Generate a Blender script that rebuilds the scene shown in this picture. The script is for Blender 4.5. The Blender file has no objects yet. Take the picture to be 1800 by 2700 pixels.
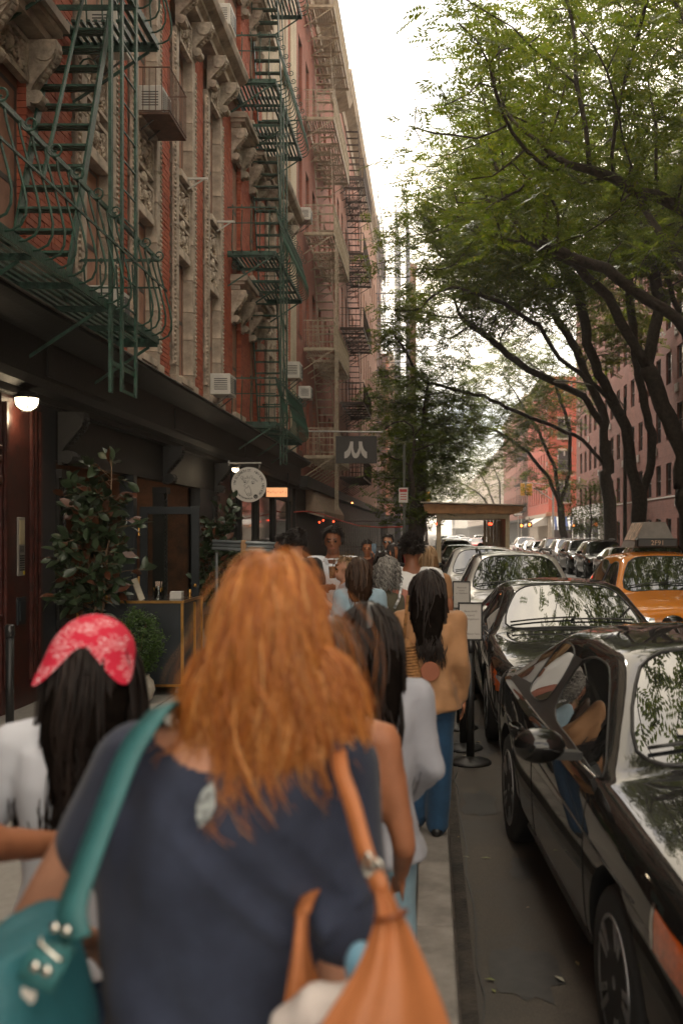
import bpy, bmesh, math, random
import numpy as np
from mathutils import Vector, Matrix, Euler
random.seed(7); RS = np.random.RandomState(7)
SC = bpy.context.scene
COL = SC.collection
R = math.radians
PI = math.pi

# ------------------------------------------------------------ camera
CAM_H = 1.8
cam = bpy.data.cameras.new('camera')
camo = bpy.data.objects.new('camera', cam); COL.objects.link(camo)
camo.location = (0, 0, CAM_H); camo.rotation_euler = (R(90), 0, 0)
cam.sensor_fit = 'VERTICAL'; cam.sensor_height = 36.0; cam.lens = 36.0     # F = 2700 px of 2700
cam.shift_x = -232 / 2700.0; cam.shift_y = 55 / 2700.0
cam.clip_start = 0.05; cam.clip_end = 2000
cam.dof.use_dof = True; cam.dof.focus_distance = 13.0; cam.dof.aperture_fstop = 2.7
SC.camera = camo

# ------------------------------------------------------------ sky, sun, exposure
SUN_EL, SUN_AZ = R(47), R(-20)          # azimuth from +Y (down the street) towards +X
w = bpy.data.worlds.new('World'); SC.world = w; w.use_nodes = True
nt = w.node_tree; nt.nodes.clear()
out = nt.nodes.new('ShaderNodeOutputWorld'); bg = nt.nodes.new('ShaderNodeBackground')
sky = nt.nodes.new('ShaderNodeTexSky'); sky.sky_type = 'NISHITA'; sky.sun_disc = False
sky.sun_elevation = SUN_EL; sky.sun_rotation = SUN_AZ
sky.air_density = 1.0; sky.dust_density = 2.0; sky.ozone_density = 1.0
tc = nt.nodes.new('ShaderNodeTexCoord'); mp = nt.nodes.new('ShaderNodeMapping'); mp.inputs['Scale'].default_value = (1, 1, 2.2)
nz = nt.nodes.new('ShaderNodeTexNoise'); nz.inputs['Scale'].default_value = 2.1; nz.inputs['Detail'].default_value = 7; nz.inputs['Roughness'].default_value = 0.58
rp = nt.nodes.new('ShaderNodeValToRGB'); rp.color_ramp.elements[0].position = 0.36; rp.color_ramp.elements[1].position = 0.56
mx = nt.nodes.new('ShaderNodeMix'); mx.data_type = 'RGBA'
mx.inputs['B'].default_value = (18.0, 15.6, 12.2, 1)        # sunlit cloud, in the Nishita sky's own units
nt.links.new(tc.outputs['Generated'], mp.inputs['Vector']); nt.links.new(mp.outputs['Vector'], nz.inputs['Vector'])
nt.links.new(nz.outputs['Fac'], rp.inputs['Fac']); nt.links.new(rp.outputs['Color'], mx.inputs['Factor'])
nt.links.new(sky.outputs['Color'], mx.inputs['A']); nt.links.new(mx.outputs['Result'], bg.inputs['Color'])
bg.inputs['Strength'].default_value = 0.12
nt.links.new(bg.outputs['Background'], out.inputs['Surface'])
sun = bpy.data.lights.new('sun', 'SUN'); sun.energy = 2.2; sun.angle = R(10); sun.color = (1.0, 0.93, 0.82)
suno = bpy.data.objects.new('sun', sun); COL.objects.link(suno)
sd = Vector((math.sin(SUN_AZ) * math.cos(SUN_EL), math.cos(SUN_AZ) * math.cos(SUN_EL), math.sin(SUN_EL)))
suno.rotation_euler = sd.to_track_quat('Z', 'Y').to_euler(); suno.location = (0, 20, 60)
SC.view_settings.view_transform = 'Standard'; SC.view_settings.look = 'None'
SC.view_settings.gamma = 1.0; SC.view_settings.use_curve_mapping = False
SC.view_settings.exposure = 1.08
SC.render.engine = 'CYCLES'
SC.cycles.use_denoising = True; SC.cycles.max_bounces = 8; SC.cycles.diffuse_bounces = 4; SC.cycles.glossy_bounces = 4
SC.cycles.transparent_max_bounces = 16; SC.cycles.sample_clamp_indirect = 6.0; SC.cycles.caustics_reflective = False; SC.cycles.caustics_refractive = False

# ------------------------------------------------------------ helpers
def PX(x, y, Y):                         # photograph pixel (1800x2700) at street distance Y -> world point
    return Vector(((x - 1132) * Y / 2700.0, Y, CAM_H + (1405 - y) * Y / 2700.0))
def V(*a): return Vector(a)
def link(o): COL.objects.link(o); return o
def tag(o, label, cat, group=None):
    o['label'] = label; o['category'] = cat
    if group: o['group'] = group
    return o
def thing(name, label, cat, loc=(0, 0, 0), rz=0.0, group=None):
    o = link(bpy.data.objects.new(name, None)); o.location = loc; o.rotation_euler = (0, 0, rz); o.empty_display_size = 0.2
    return tag(o, label, cat, group)
def child(o, parent):
    o.parent = parent; return o
def mesh_obj(name, verts, faces, mat=None, parent=None, smooth=False, mats=None, midx=None):
    me = bpy.data.meshes.new(name); me.from_pydata([tuple(v) for v in verts], [], faces); me.update()
    if smooth: me.shade_smooth()
    for m in (mats or ([mat] if mat else [])): me.materials.append(m)
    if midx is not None: me.polygons.foreach_set('material_index', midx)
    o = link(bpy.data.objects.new(name, me))
    if parent: o.parent = parent
    return o
def copy_tree(o, parent=None):
    c = link(o.copy()); c.parent = parent
    for ch in list(o.children): copy_tree(ch, c)
    return c

TMP = bpy.data.scenes.new('tmp')
def eval_mesh(o):
    """mesh of an object with its modifiers applied, evaluated in a small side scene"""
    for c in list(o.users_collection): c.objects.unlink(o)
    TMP.collection.objects.link(o)
    for m in o.modifiers:
        if m.type == 'BOOLEAN' and m.object and m.object.name not in TMP.collection.objects:
            for c in list(m.object.users_collection): c.objects.unlink(m.object)
            TMP.collection.objects.link(m.object)
    with bpy.context.temp_override(scene=TMP, view_layer=TMP.view_layers[0]):
        dg = bpy.context.evaluated_depsgraph_get(); dg.update()
        return bpy.data.meshes.new_from_object(o.evaluated_get(dg), depsgraph=dg)

class MB:
    """collects shapes into one mesh"""
    def __init__(s): s.v = []; s.f = []; s.m = []; s.cm = 0
    def add(s, vs, fs):
        n = len(s.v); s.v += [tuple(v) for v in vs]; s.f += [tuple(i + n for i in f) for f in fs]; s.m += [s.cm] * len(fs); return s
    def box(s, c, d, M=None):
        x, y, z = d[0] / 2, d[1] / 2, d[2] / 2; c = Vector(c)
        vs = [Vector((a * x, b * y, e * z)) for e in (-1, 1) for b in (-1, 1) for a in (-1, 1)]
        if M is not None: vs = [M @ v for v in vs]
        return s.add([v + c for v in vs], [(0, 2, 3, 1), (4, 5, 7, 6), (0, 1, 5, 4), (2, 6, 7, 3), (0, 4, 6, 2), (1, 3, 7, 5)])
    def bb(s, x0, x1, y0, y1, z0, z1):
        return s.box(((x0 + x1) / 2, (y0 + y1) / 2, (z0 + z1) / 2), (abs(x1 - x0), abs(y1 - y0), abs(z1 - z0)))
    def bar(s, p0, p1, wx, wy=None, up=(0, 0, 1)):
        p0, p1 = Vector(p0), Vector(p1); d = p1 - p0; L = d.length
        if L < 1e-6: return s
        d.normalize(); u = Vector(up)
        if abs(d.dot(u)) > 0.98: u = Vector((1, 0, 0))
        a = d.cross(u).normalized(); b = a.cross(d).normalized()
        M = Matrix((a, d, b)).transposed()
        return s.box((p0 + p1) / 2, (wx, L, wy or wx), M)
    def tube(s, path, r, n=6, cap=True, closed=False):
        path = [Vector(p) for p in path]; k = len(path); rr = r if hasattr(r, '__len__') else [r] * k
        t = (path[1] - path[0]).normalized(); u = t.orthogonal().normalized(); base = len(s.v); vs = []; fs = []
        for i in range(k):
            if closed: tt = (path[(i + 1) % k] - path[i - 1])
            else: tt = path[min(i + 1, k - 1)] - path[max(i - 1, 0)]
            if tt.length < 1e-9: tt = t
            tt.normalize(); u = (u - tt * u.dot(tt))
            u = u.normalized() if u.length > 1e-6 else tt.orthogonal().normalized()
            b = tt.cross(u)
            for j in range(n):
                a = 2 * PI * j / n; vs.append(path[i] + (u * math.cos(a) + b * math.sin(a)) * rr[i])
        for i in range(k if closed else k - 1):
            i2 = (i + 1) % k
            for j in range(n):
                j2 = (j + 1) % n; fs.append((i * n + j, i * n + j2, i2 * n + j2, i2 * n + j))
        if cap and not closed: fs.append(tuple(range(n - 1, -1, -1))); fs.append(tuple((k - 1) * n + j for j in range(n)))
        return s.add(vs, fs)
    def lathe(s, prof, c=(0, 0, 0), n=24, M=None):
        c = Vector(c); vs = []; fs = []; k = len(prof)
        for (r, z) in prof:
            for j in range(n):
                a = 2 * PI * j / n; p = Vector((r * math.cos(a), r * math.sin(a), z)); p = M @ p if M is not None else p
                vs.append(p + c)
        for i in range(k - 1):
            for j in range(n):
                j2 = (j + 1) % n; fs.append((i * n + j, i * n + j2, (i + 1) * n + j2, (i + 1) * n + j))
        fs.append(tuple(range(n - 1, -1, -1))); fs.append(tuple((k - 1) * n + j for j in range(n)))
        return s.add(vs, fs)
    def prism(s, poly, o, U, W, D):
        """2D outline poly in plane (o,U,W), extruded along vector D"""
        o, U, W, D = Vector(o), Vector(U), Vector(W), Vector(D); n = len(poly)
        a = [o + U * p[0] + W * p[1] for p in poly]; b = [p + D for p in a]
        return s.add(a + b, [tuple(range(n - 1, -1, -1)), tuple(range(n, 2 * n))] + [(i, (i + 1) % n, n + (i + 1) % n, n + i) for i in range(n)])
    def grid(s, pts, nu, nv, closeu=False):
        fs = []
        for i in range(nu if closeu else nu - 1):
            for j in range(nv - 1):
                i2 = (i + 1) % nu; fs.append((i * nv + j, i2 * nv + j, i2 * nv + j + 1, i * nv + j + 1))
        return s.add(pts, fs)
    def sphere(s, c, r, n=12, m=8, M=None):
        r = r if hasattr(r, '__len__') else (r, r, r); c = Vector(c); vs = []; fs = []
        for i in range(m + 1):
            th = PI * i / m
            for j in range(n):
                a = 2 * PI * j / n; p = Vector((r[0] * math.sin(th) * math.cos(a), r[1] * math.sin(th) * math.sin(a), r[2] * math.cos(th)))
                if M is not None: p = M @ p
                vs.append(c + p)
        for i in range(m):
            for j in range(n):
                j2 = (j + 1) % n; fs.append((i * n + j, (i + 1) * n + j, (i + 1) * n + j2, i * n + j2))
        return s.add(vs, fs)
    def build(s, name, mat, parent=None, smooth=False, mats=None, bevel=0, fix=True):
        o = mesh_obj(name, s.v, s.f, mat, parent, smooth, mats, s.m if mats else None)
        if bevel:
            bm = bmesh.new(); bm.from_mesh(o.data)
            bmesh.ops.bevel(bm, geom=list(bm.edges), offset=bevel, segments=1, affect='EDGES'); bm.to_mesh(o.data); bm.free()
        return o

# ------------------------------------------------------------ materials
MATS = {}
def mat(name, col, rough=0.6, metal=0.0, var=0.12, scale=6.0, bump=0.0, bscale=40.0, spec=0.5, coat=0.0, emit=None, estr=0.0, trans=0.0, alpha=1.0, sheen=0.0, var2=None, coord='Object'):
    if name in MATS: return MATS[name]
    m = bpy.data.materials.new(name); m.use_nodes = True; t = m.node_tree; b = t.nodes['Principled BSDF']
    b.inputs['Roughness'].default_value = rough; b.inputs['Metallic'].default_value = metal
    b.inputs['Specular IOR Level'].default_value = spec; b.inputs['Coat Weight'].default_value = coat; b.inputs['Coat Roughness'].default_value = 0.02
    b.inputs['Transmission Weight'].default_value = trans; b.inputs['Alpha'].default_value = alpha
    if sheen: b.inputs['Sheen Weight'].default_value = sheen
    co = t.nodes.new('ShaderNodeTexCoord')
    c = (*col, 1)
    if var > 0:
        n = t.nodes.new('ShaderNodeTexNoise'); n.inputs['Scale'].default_value = scale; n.inputs['Detail'].default_value = 8; n.inputs['Roughness'].default_value = 0.65
        t.links.new(co.outputs[coord], n.inputs['Vector'])
        r = t.nodes.new('ShaderNodeValToRGB'); r.color_ramp.elements[0].position = 0.3; r.color_ramp.elements[1].position = 0.7
        lo = [max(0, x * (1 - var * 1.6)) for x in col]; hi = [min(1, x * (1 + var * 1.4)) for x in (var2 or col)]
        r.color_ramp.elements[0].color = (*lo, 1); r.color_ramp.elements[1].color = (*hi, 1)
        t.links.new(n.outputs['Fac'], r.inputs['Fac']); t.links.new(r.outputs['Color'], b.inputs['Base Color'])
        rr = t.nodes.new('ShaderNodeMapRange'); rr.inputs['To Min'].default_value = max(0, rough - 0.08); rr.inputs['To Max'].default_value = min(1, rough + 0.08)
        t.links.new(n.outputs['Fac'], rr.inputs['Value'])
        if rough > 0.15: t.links.new(rr.outputs['Result'], b.inputs['Roughness'])
    else: b.inputs['Base Color'].default_value = c
    if bump > 0:
        n2 = t.nodes.new('ShaderNodeTexNoise'); n2.inputs['Scale'].default_value = bscale; n2.inputs['Detail'].default_value = 6
        t.links.new(co.outputs[coord], n2.inputs['Vector'])
        bp = t.nodes.new('ShaderNodeBump'); bp.inputs['Strength'].default_value = bump; bp.inputs['Distance'].default_value = 0.02
        t.links.new(n2.outputs['Fac'], bp.inputs['Height']); t.links.new(bp.outputs['Normal'], b.inputs['Normal'])
    if emit: b.inputs['Emission Color'].default_value = (*emit, 1); b.inputs['Emission Strength'].default_value = estr
    MATS[name] = m
    return m
def N(m, typ, **kw):
    n = m.node_tree.nodes.new(typ)
    for k, v in kw.items():
        if k in n.inputs: n.inputs[k].default_value = v
        else: setattr(n, k, v)
    return n
def brick_mat(name, c1, c2, mortar, bw=0.21, bh=0.075, axis='YZ', stain=0.25, patch=None):
    m = bpy.data.materials.new(name); m.use_nodes = True; t = m.node_tree; b = t.nodes['Principled BSDF']; L = t.links.new
    co = N(m, 'ShaderNodeTexCoord'); sx = N(m, 'ShaderNodeSeparateXYZ'); cx = N(m, 'ShaderNodeCombineXYZ'); L(co.outputs['Object'], sx.inputs[0])
    L(sx.outputs['Y' if axis[0] == 'Y' else 'X'], cx.inputs['X']); L(sx.outputs['Z'], cx.inputs['Y'])
    br = N(m, 'ShaderNodeTexBrick', Scale=1.0); br.inputs['Brick Width'].default_value = bw; br.inputs['Row Height'].default_value = bh
    br.inputs['Mortar Size'].default_value = 0.006; br.inputs['Mortar Smooth'].default_value = 0.3
    br.inputs['Color1'].default_value = (*c1, 1); br.inputs['Color2'].default_value = (*c2, 1); br.inputs['Mortar'].default_value = (*mortar, 1)
    L(cx.outputs[0], br.inputs['Vector'])
    n = N(m, 'ShaderNodeTexNoise', Scale=0.9, Detail=8.0, Roughness=0.7); L(co.outputs['Object'], n.inputs['Vector'])
    mp = N(m, 'ShaderNodeMapRange'); mp.inputs['From Min'].default_value = 0.3; mp.inputs['From Max'].default_value = 0.7; mp.inputs['To Min'].default_value = 1 - stain; mp.inputs['To Max'].default_value = 1 + stain * 0.6
    L(n.outputs['Fac'], mp.inputs['Value'])
    mu = N(m, 'ShaderNodeMix'); mu.data_type = 'RGBA'; mu.blend_type = 'MULTIPLY'; mu.inputs['Factor'].default_value = 1.0
    L(br.outputs['Color'], mu.inputs['A']); L(mp.outputs['Result'], mu.inputs['B'])
    last = mu.outputs['Result']
    if patch:
        n3 = N(m, 'ShaderNodeTexNoise', Scale=0.35, Detail=3.0); L(co.outputs['Object'], n3.inputs['Vector'])
        mp3 = N(m, 'ShaderNodeMapRange'); mp3.inputs['From Min'].default_value = 0.52; mp3.inputs['From Max'].default_value = 0.6; L(n3.outputs['Fac'], mp3.inputs['Value'])
        mu3 = N(m, 'ShaderNodeMix'); mu3.data_type = 'RGBA'; L(mp3.outputs['Result'], mu3.inputs['Factor']); L(last, mu3.inputs['A']); mu3.inputs['B'].default_value = (*patch, 1); last = mu3.outputs['Result']
    L(last, b.inputs['Base Color']); b.inputs['Roughness'].default_value = 0.85
    bp = N(m, 'ShaderNodeBump'); bp.inputs['Strength'].default_value = 0.5; bp.inputs['Distance'].default_value = 0.01; bp.invert = True
    L(br.outputs['Fac'], bp.inputs['Height']); L(bp.outputs['Normal'], b.inputs['Normal'])
    return m
def rand_mat(name, cols, rough=0.8, bump=0.2):
    """colour picked per object / per island, with grain"""
    m = bpy.data.materials.new(name); m.use_nodes = True; t = m.node_tree; b = t.nodes['Principled BSDF']; L = t.links.new
    g = N(m, 'ShaderNodeNewGeometry'); oi = N(m, 'ShaderNodeObjectInfo'); ad = N(m, 'ShaderNodeMath', operation='ADD'); fr = N(m, 'ShaderNodeMath', operation='FRACT')
    L(g.outputs['Random Per Island'], ad.inputs[0]); L(oi.outputs['Random'], ad.inputs[1]); L(ad.outputs[0], fr.inputs[0])
    r = N(m, 'ShaderNodeValToRGB'); r.color_ramp.interpolation = 'LINEAR'
    while len(r.color_ramp.elements) < len(cols): r.color_ramp.elements.new(0.5)
    for i, c in enumerate(cols): r.color_ramp.elements[i].position = i / max(1, len(cols) - 1); r.color_ramp.elements[i].color = (*c, 1)
    L(fr.outputs[0], r.inputs['Fac'])
    co = N(m, 'ShaderNodeTexCoord'); n = N(m, 'ShaderNodeTexNoise', Scale=14.0, Detail=6.0); L(co.outputs['Object'], n.inputs['Vector'])
    mp = N(m, 'ShaderNodeMapRange'); mp.inputs['To Min'].default_value = 0.75; mp.inputs['To Max'].default_value = 1.2; L(n.outputs['Fac'], mp.inputs['Value'])
    mu = N(m, 'ShaderNodeMix'); mu.data_type = 'RGBA'; mu.blend_type = 'MULTIPLY'; mu.inputs['Factor'].default_value = 1.0
    L(r.outputs['Color'], mu.inputs['A']); L(mp.outputs['Result'], mu.inputs['B']); L(mu.outputs['Result'], b.inputs['Base Color']); b.inputs['Roughness'].default_value = rough
    if bump:
        bp = N(m, 'ShaderNodeBump'); bp.inputs['Strength'].default_value = bump; bp.inputs['Distance'].default_value = 0.01; L(n.outputs['Fac'], bp.inputs['Height']); L(bp.outputs['Normal'], b.inputs['Normal'])
    MATS[name] = m
    return m
# ============================================================ GROUND
KX = 0.12          # road-side face of the near kerb
RX = 8.35          # road-side face of the far kerb
RZ = -0.13         # road level (pavement is 0)
FX = -4.2          # left facade plane
GX = 12.3          # right facade plane
def asphalt():
    m = bpy.data.materials.new('asphalt'); m.use_nodes = True; t = m.node_tree; b = t.nodes['Principled BSDF']; L = t.links.new
    co = N(m, 'ShaderNodeTexCoord')
    n1 = N(m, 'ShaderNodeTexNoise', Scale=1.3, Detail=9.0, Roughness=0.7); n2 = N(m, 'ShaderNodeTexNoise', Scale=130.0, Detail=3.0); n3 = N(m, 'ShaderNodeTexVoronoi', Scale=95.0)
    for n in (n1, n2, n3): L(co.outputs['Object'], n.inputs['Vector'])
    r = N(m, 'ShaderNodeValToRGB'); e = r.color_ramp.elements; e[0].position = 0.32; e[0].color = (0.022, 0.019, 0.016, 1); e[1].position = 0.68; e[1].color = (0.105, 0.091, 0.076, 1)
    L(n1.outputs['Fac'], r.inputs['Fac'])
    r2 = N(m, 'ShaderNodeValToRGB'); e = r2.color_ramp.elements; e[0].position = 0.05; e[0].color = (1.5, 1.45, 1.35, 1); e[1].position = 0.45; e[1].color = (0.85, 0.85, 0.85, 1)
    L(n3.outputs['Distance'], r2.inputs['Fac'])
    mu = N(m, 'ShaderNodeMix'); mu.data_type = 'RGBA'; mu.blend_type = 'MULTIPLY'; mu.inputs['Factor'].default_value = 1
    L(r.outputs['Color'], mu.inputs['A']); L(r2.outputs['Color'], mu.inputs['B']); L(mu.outputs['Result'], b.inputs['Base Color'])
    rr = N(m, 'ShaderNodeMapRange'); rr.inputs['From Min'].default_value = 0.3; rr.inputs['From Max'].default_value = 0.6; rr.inputs['To Min'].default_value = 0.45; rr.inputs['To Max'].default_value = 0.85
    L(n1.outputs['Fac'], rr.inputs['Value']); L(rr.outputs['Result'], b.inputs['Roughness'])
    bp = N(m, 'ShaderNodeBump'); bp.inputs['Strength'].default_value = 0.6; bp.inputs['Distance'].default_value = 0.006; L(n2.outputs['Fac'], bp.inputs['Height']); L(bp.outputs['Normal'], b.inputs['Normal'])
    return m
M_ASPH = asphalt()
M_CONC = mat('concrete', (0.30, 0.275, 0.245), 0.85, var=0.28, scale=1.7, bump=0.35, bscale=160)
M_SLAB = rand_mat('pavement_slab', [(0.25, 0.23, 0.205), (0.31, 0.285, 0.255), (0.28, 0.262, 0.24)], 0.85, 0.3)
M_KERB = mat('kerb_stone', (0.235, 0.215, 0.195), 0.75, var=0.3, scale=3.5, bump=0.4, bscale=120)
M_STEEL = mat('kerb_steel', (0.07, 0.058, 0.05), 0.6, 0.5, var=0.5, scale=9, bump=0.4, bscale=60)
def struct(o): o['kind'] = 'structure'; return o
def sheet(name, x0, x1, y0, y1, z, m):
    return struct(mesh_obj(name, [(x0, y0, z), (x1, y0, z), (x1, y1, z), (x0, y1, z)], [(0, 1, 2, 3)], m))
sheet('ground', -700, 700, -300, 1500, -0.35, M_ASPH)
sheet('road', KX - 0.05, RX + 0.05, -12, 700, RZ, M_ASPH)
sheet('cross_street', -200, 200, 89, 103, RZ + 0.004, M_ASPH)
for (n, x0, x1, y0, y1) in (('pavement', -8.0, -0.07, -12, 89), ('pavement_far_side', RX + 0.2, 16, -12, 89), ('pavement_beyond', -8, -0.07, 103, 600), ('pavement_beyond_far_side', RX + 0.2, 20, 103, 600)):
    o = struct(MB().bb(x0, x1, y0, y1, -0.33, -0.012).build(n, M_CONC))
    if n == 'pavement': PAVE = o
    if n == 'pavement_far_side': PAVE2 = o
# pavement slabs the picture lets one tell apart
sl = MB().bb(-0.742, 0.742, -0.742, 0.742, -0.04, 0.0).build('slab', M_SLAB, PAVE, bevel=0.006)
first = True
for j in range(13):
    for i in range(3):
        o = sl if first else link(sl.copy()); first = False; o.parent = PAVE
        o.location = (-0.07 - 0.69 - i * 1.375, 1.0 + j * 1.5, 0.002 * ((i * 7 + j * 3) % 3)); o.scale = (0.92, 1.0, 1)
# kerbs
for (nm, x0, x1, xs, lab) in (('kerb', -0.062, KX - 0.012, KX, 1), ('kerb_far_side', RX + 0.012, RX + 0.19, RX, -1)):
    for (a, b) in ((-12, 89), (103, 600)):
        k = struct(MB().bb(x0 + 0.01, x1 - 0.004, a, b, -0.34, -0.02).build(nm, M_CONC))
        if a < 0:
            ks = None; y = 0.2 if lab > 0 else 40.0
            for q in range(22):
                if ks is None: ks = MB().bb(x0, x1, -0.893, 0.893, -0.16, 0.001).build('kerb_stone', M_KERB, k, bevel=0.008); o = ks
                else: o = link(ks.copy()); o.parent = k
                o.location = (0, y + q * 1.8, 0)
            MB().bb(min(xs, x1), max(xs, x1), -12, 89, -0.15, -0.006).build('kerb_edge', M_STEEL, k, bevel=0.003)
# leaves and litter in the gutter
m_l = rand_mat('litter', [(0.30, 0.22, 0.07), (0.42, 0.38, 0.20), (0.25, 0.13, 0.05), (0.5, 0.48, 0.42), (0.16, 0.18, 0.05)], 0.7, 0)
lm = MB(); rnd = random.Random(3)
for q in range(34):
    y = 3.2 + 12 * rnd.random() ** 1.6; x = rnd.choice([KX + 0.03 + abs(rnd.gauss(0, 0.12)), rnd.uniform(KX, 0.75), rnd.uniform(-1.2, 0)])
    z = (RZ if x > KX else 0.006) + 0.006; s = rnd.uniform(0.008, 0.028); a = rnd.random() * PI; c, d = math.cos(a), math.sin(a)
    p = [(-1.3, 0, 0), (0, -0.5, 0.25), (1.4, 0, 0.1), (0, 0.55, 0.35)]
    lm.add([(x + s * (u * c - v * d), y + s * (u * d + v * c), z + s * h) for u, v, h in p], [(0, 1, 2, 3)])
o = lm.build('fallen_leaves', m_l); o['kind'] = 'stuff'; tag(o, 'small dry leaves and litter along the gutter', 'leaves')
# zebra bars at the crossing
m_z = mat('road_paint', (0.62, 0.6, 0.56), 0.7, var=0.3, scale=4)
for i in range(7):
    sheet('crossing_bar', 0.8 + i * 1.1, 1.35 + i * 1.1, 86.5, 89.5, RZ + 0.009, m_z)

# tar patches, stains and a cracked seam in the road
m_tar = mat('tar_patch', (0.030, 0.028, 0.026), 0.65, var=0.5, scale=9); m_st = mat('oil_stain', (0.018, 0.016, 0.015), 0.5, var=0.6, scale=14)
rp_ = random.Random(12)
for (cx, cy, rx, ry, mm) in ((0.42, 4.5, 0.16, 0.32, m_st), (0.36, 7.3, 0.13, 0.4, m_st), (0.55, 5.9, 0.1, 0.2, m_st), (0.30, 3.6, 0.1, 0.25, m_tar), (0.5, 9.6, 0.25, 0.8, m_tar), (4.8, 30, 1.2, 3.0, m_tar), (3.8, 48, 1.0, 5.0, m_tar)):
    pts = []
    for k in range(18):
        a = 2 * PI * k / 18; q = rp_.uniform(0.7, 1.2); pts.append((cx + rx * q * math.cos(a), cy + ry * q * math.sin(a), RZ + 0.004))
    struct(mesh_obj('road_patch', pts, [tuple(range(18))], mm))
pts = []; y = 3.0
while y < 14: pts.append((0.21 + rp_.uniform(-0.02, 0.02), y, RZ + 0.003)); y += 0.25
struct(MB().tube(pts, 0.007, 4).build('road_crack', m_st))
gut = MB(); gut.bb(KX + 0.001, KX + 0.075, 0, 40, RZ + 0.001, RZ + 0.006); struct(gut.build('gutter_dirt', mat('gutter_grime', (0.035, 0.028, 0.022), 0.85, var=0.7, scale=6, bump=0.8, bscale=50)))
# ============================================================ LEFT SIDE: the carved tenement
M_STONE = mat('brownstone_trim', (0.43, 0.355, 0.285), 0.85, var=0.38, scale=2.2, bump=0.5, bscale=55)
M_CARVE = mat('carved_terracotta', (0.46, 0.385, 0.31), 0.85, var=0.42, scale=5, bump=0.6, bscale=70)
M_BRICK = rand_mat('red_brick', [(0.36, 0.085, 0.044), (0.42, 0.11, 0.057), (0.385, 0.095, 0.05), (0.30, 0.072, 0.042), (0.44, 0.125, 0.066)], 0.85, 0.3)
M_MORT = mat('mortar', (0.34, 0.18, 0.125), 0.95, var=0.2, scale=3)
M_BRICKT = brick_mat('red_brick_wall', (0.34, 0.085, 0.05), (0.28, 0.068, 0.042), (0.24, 0.14, 0.105))
M_BLACKP = mat('black_shop_paint', (0.0095, 0.009, 0.0088), 0.6, var=0.35, scale=3, bump=0.2, bscale=25)
M_BLUEP = mat('ink_blue_paint', (0.016, 0.021, 0.026), 0.45, var=0.2, scale=4)
M_MAHOG = mat('mahogany', (0.055, 0.014, 0.010), 0.4, var=0.4, scale=8, bump=0.1)
M_SASH = mat('window_sash', (0.085, 0.075, 0.068), 0.6, var=0.2)
M_GLASSD = mat('window_glass', (0.028, 0.028, 0.030), 0.06, var=0.3, scale=0.7, spec=0.7)
M_BLIND = mat('window_blind', (0.40, 0.37, 0.32), 0.8, var=0.12)
M_CREAM = brick_mat('cream_brick', (0.56, 0.47, 0.34), (0.48, 0.40, 0.29), (0.36, 0.30, 0.22))
M_BRASS = mat('brass', (0.55, 0.30, 0.09), 0.3, 1.0, var=0.2)
M_GREEN = mat('green_iron', (0.021, 0.064, 0.044), 0.5, 0.0, var=0.5, scale=7, bump=0.5, bscale=45)
M_TANIRON = mat('tan_iron', (0.40, 0.33, 0.24), 0.6, var=0.25, scale=6)
M_BROWNIRON = mat('brown_iron', (0.05, 0.03, 0.024), 0.6, var=0.25)
M_WHITE = mat('white_enamel', (0.55, 0.53, 0.49), 0.45, var=0.12, scale=3)
M_GRILL = mat('grille_dark', (0.08, 0.08, 0.08), 0.7, var=0.1)

tenement = thing('tenement_building', 'red brick tenement with carved stone window bays above black shopfronts', 'building', (0, 0, 0))
T = tenement
AY0, AY1, AZ1 = -10.0, 32.3, 21.5
MB().bb(FX - 8, FX - 0.10, AY0, AY1, 3.4, AZ1).build('wall', M_MORT, T)
# --- window bays: (centre, framed?)
FRAMED = [6.0, 8.3 - 0.05, 12.85, 15.05, 17.4, 19.8, 26.9, 29.2]
HOODED = [10.3, 22.35, 24.5]
FRAMED = [12.85, 15.05, 17.4, 19.8, 26.9, 29.2]
HOODED = [7.9, 10.2, 22.35, 24.5]
ZF = [4.38, 7.82, 11.45, 14.95, 18.4]
HW = 0.43          # half window width
def spiral(cx, cz, r, turns=1.6, n=18, sgn=1, a0=0.0):
    return [(cx + sgn * r * (1 - 0.78 * i / n) * math.cos(a0 + turns * 2 * PI * i / n), cz + r * (1 - 0.78 * i / n) * math.sin(a0 + turns * 2 * PI * i / n)) for i in range(n + 1)]
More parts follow.
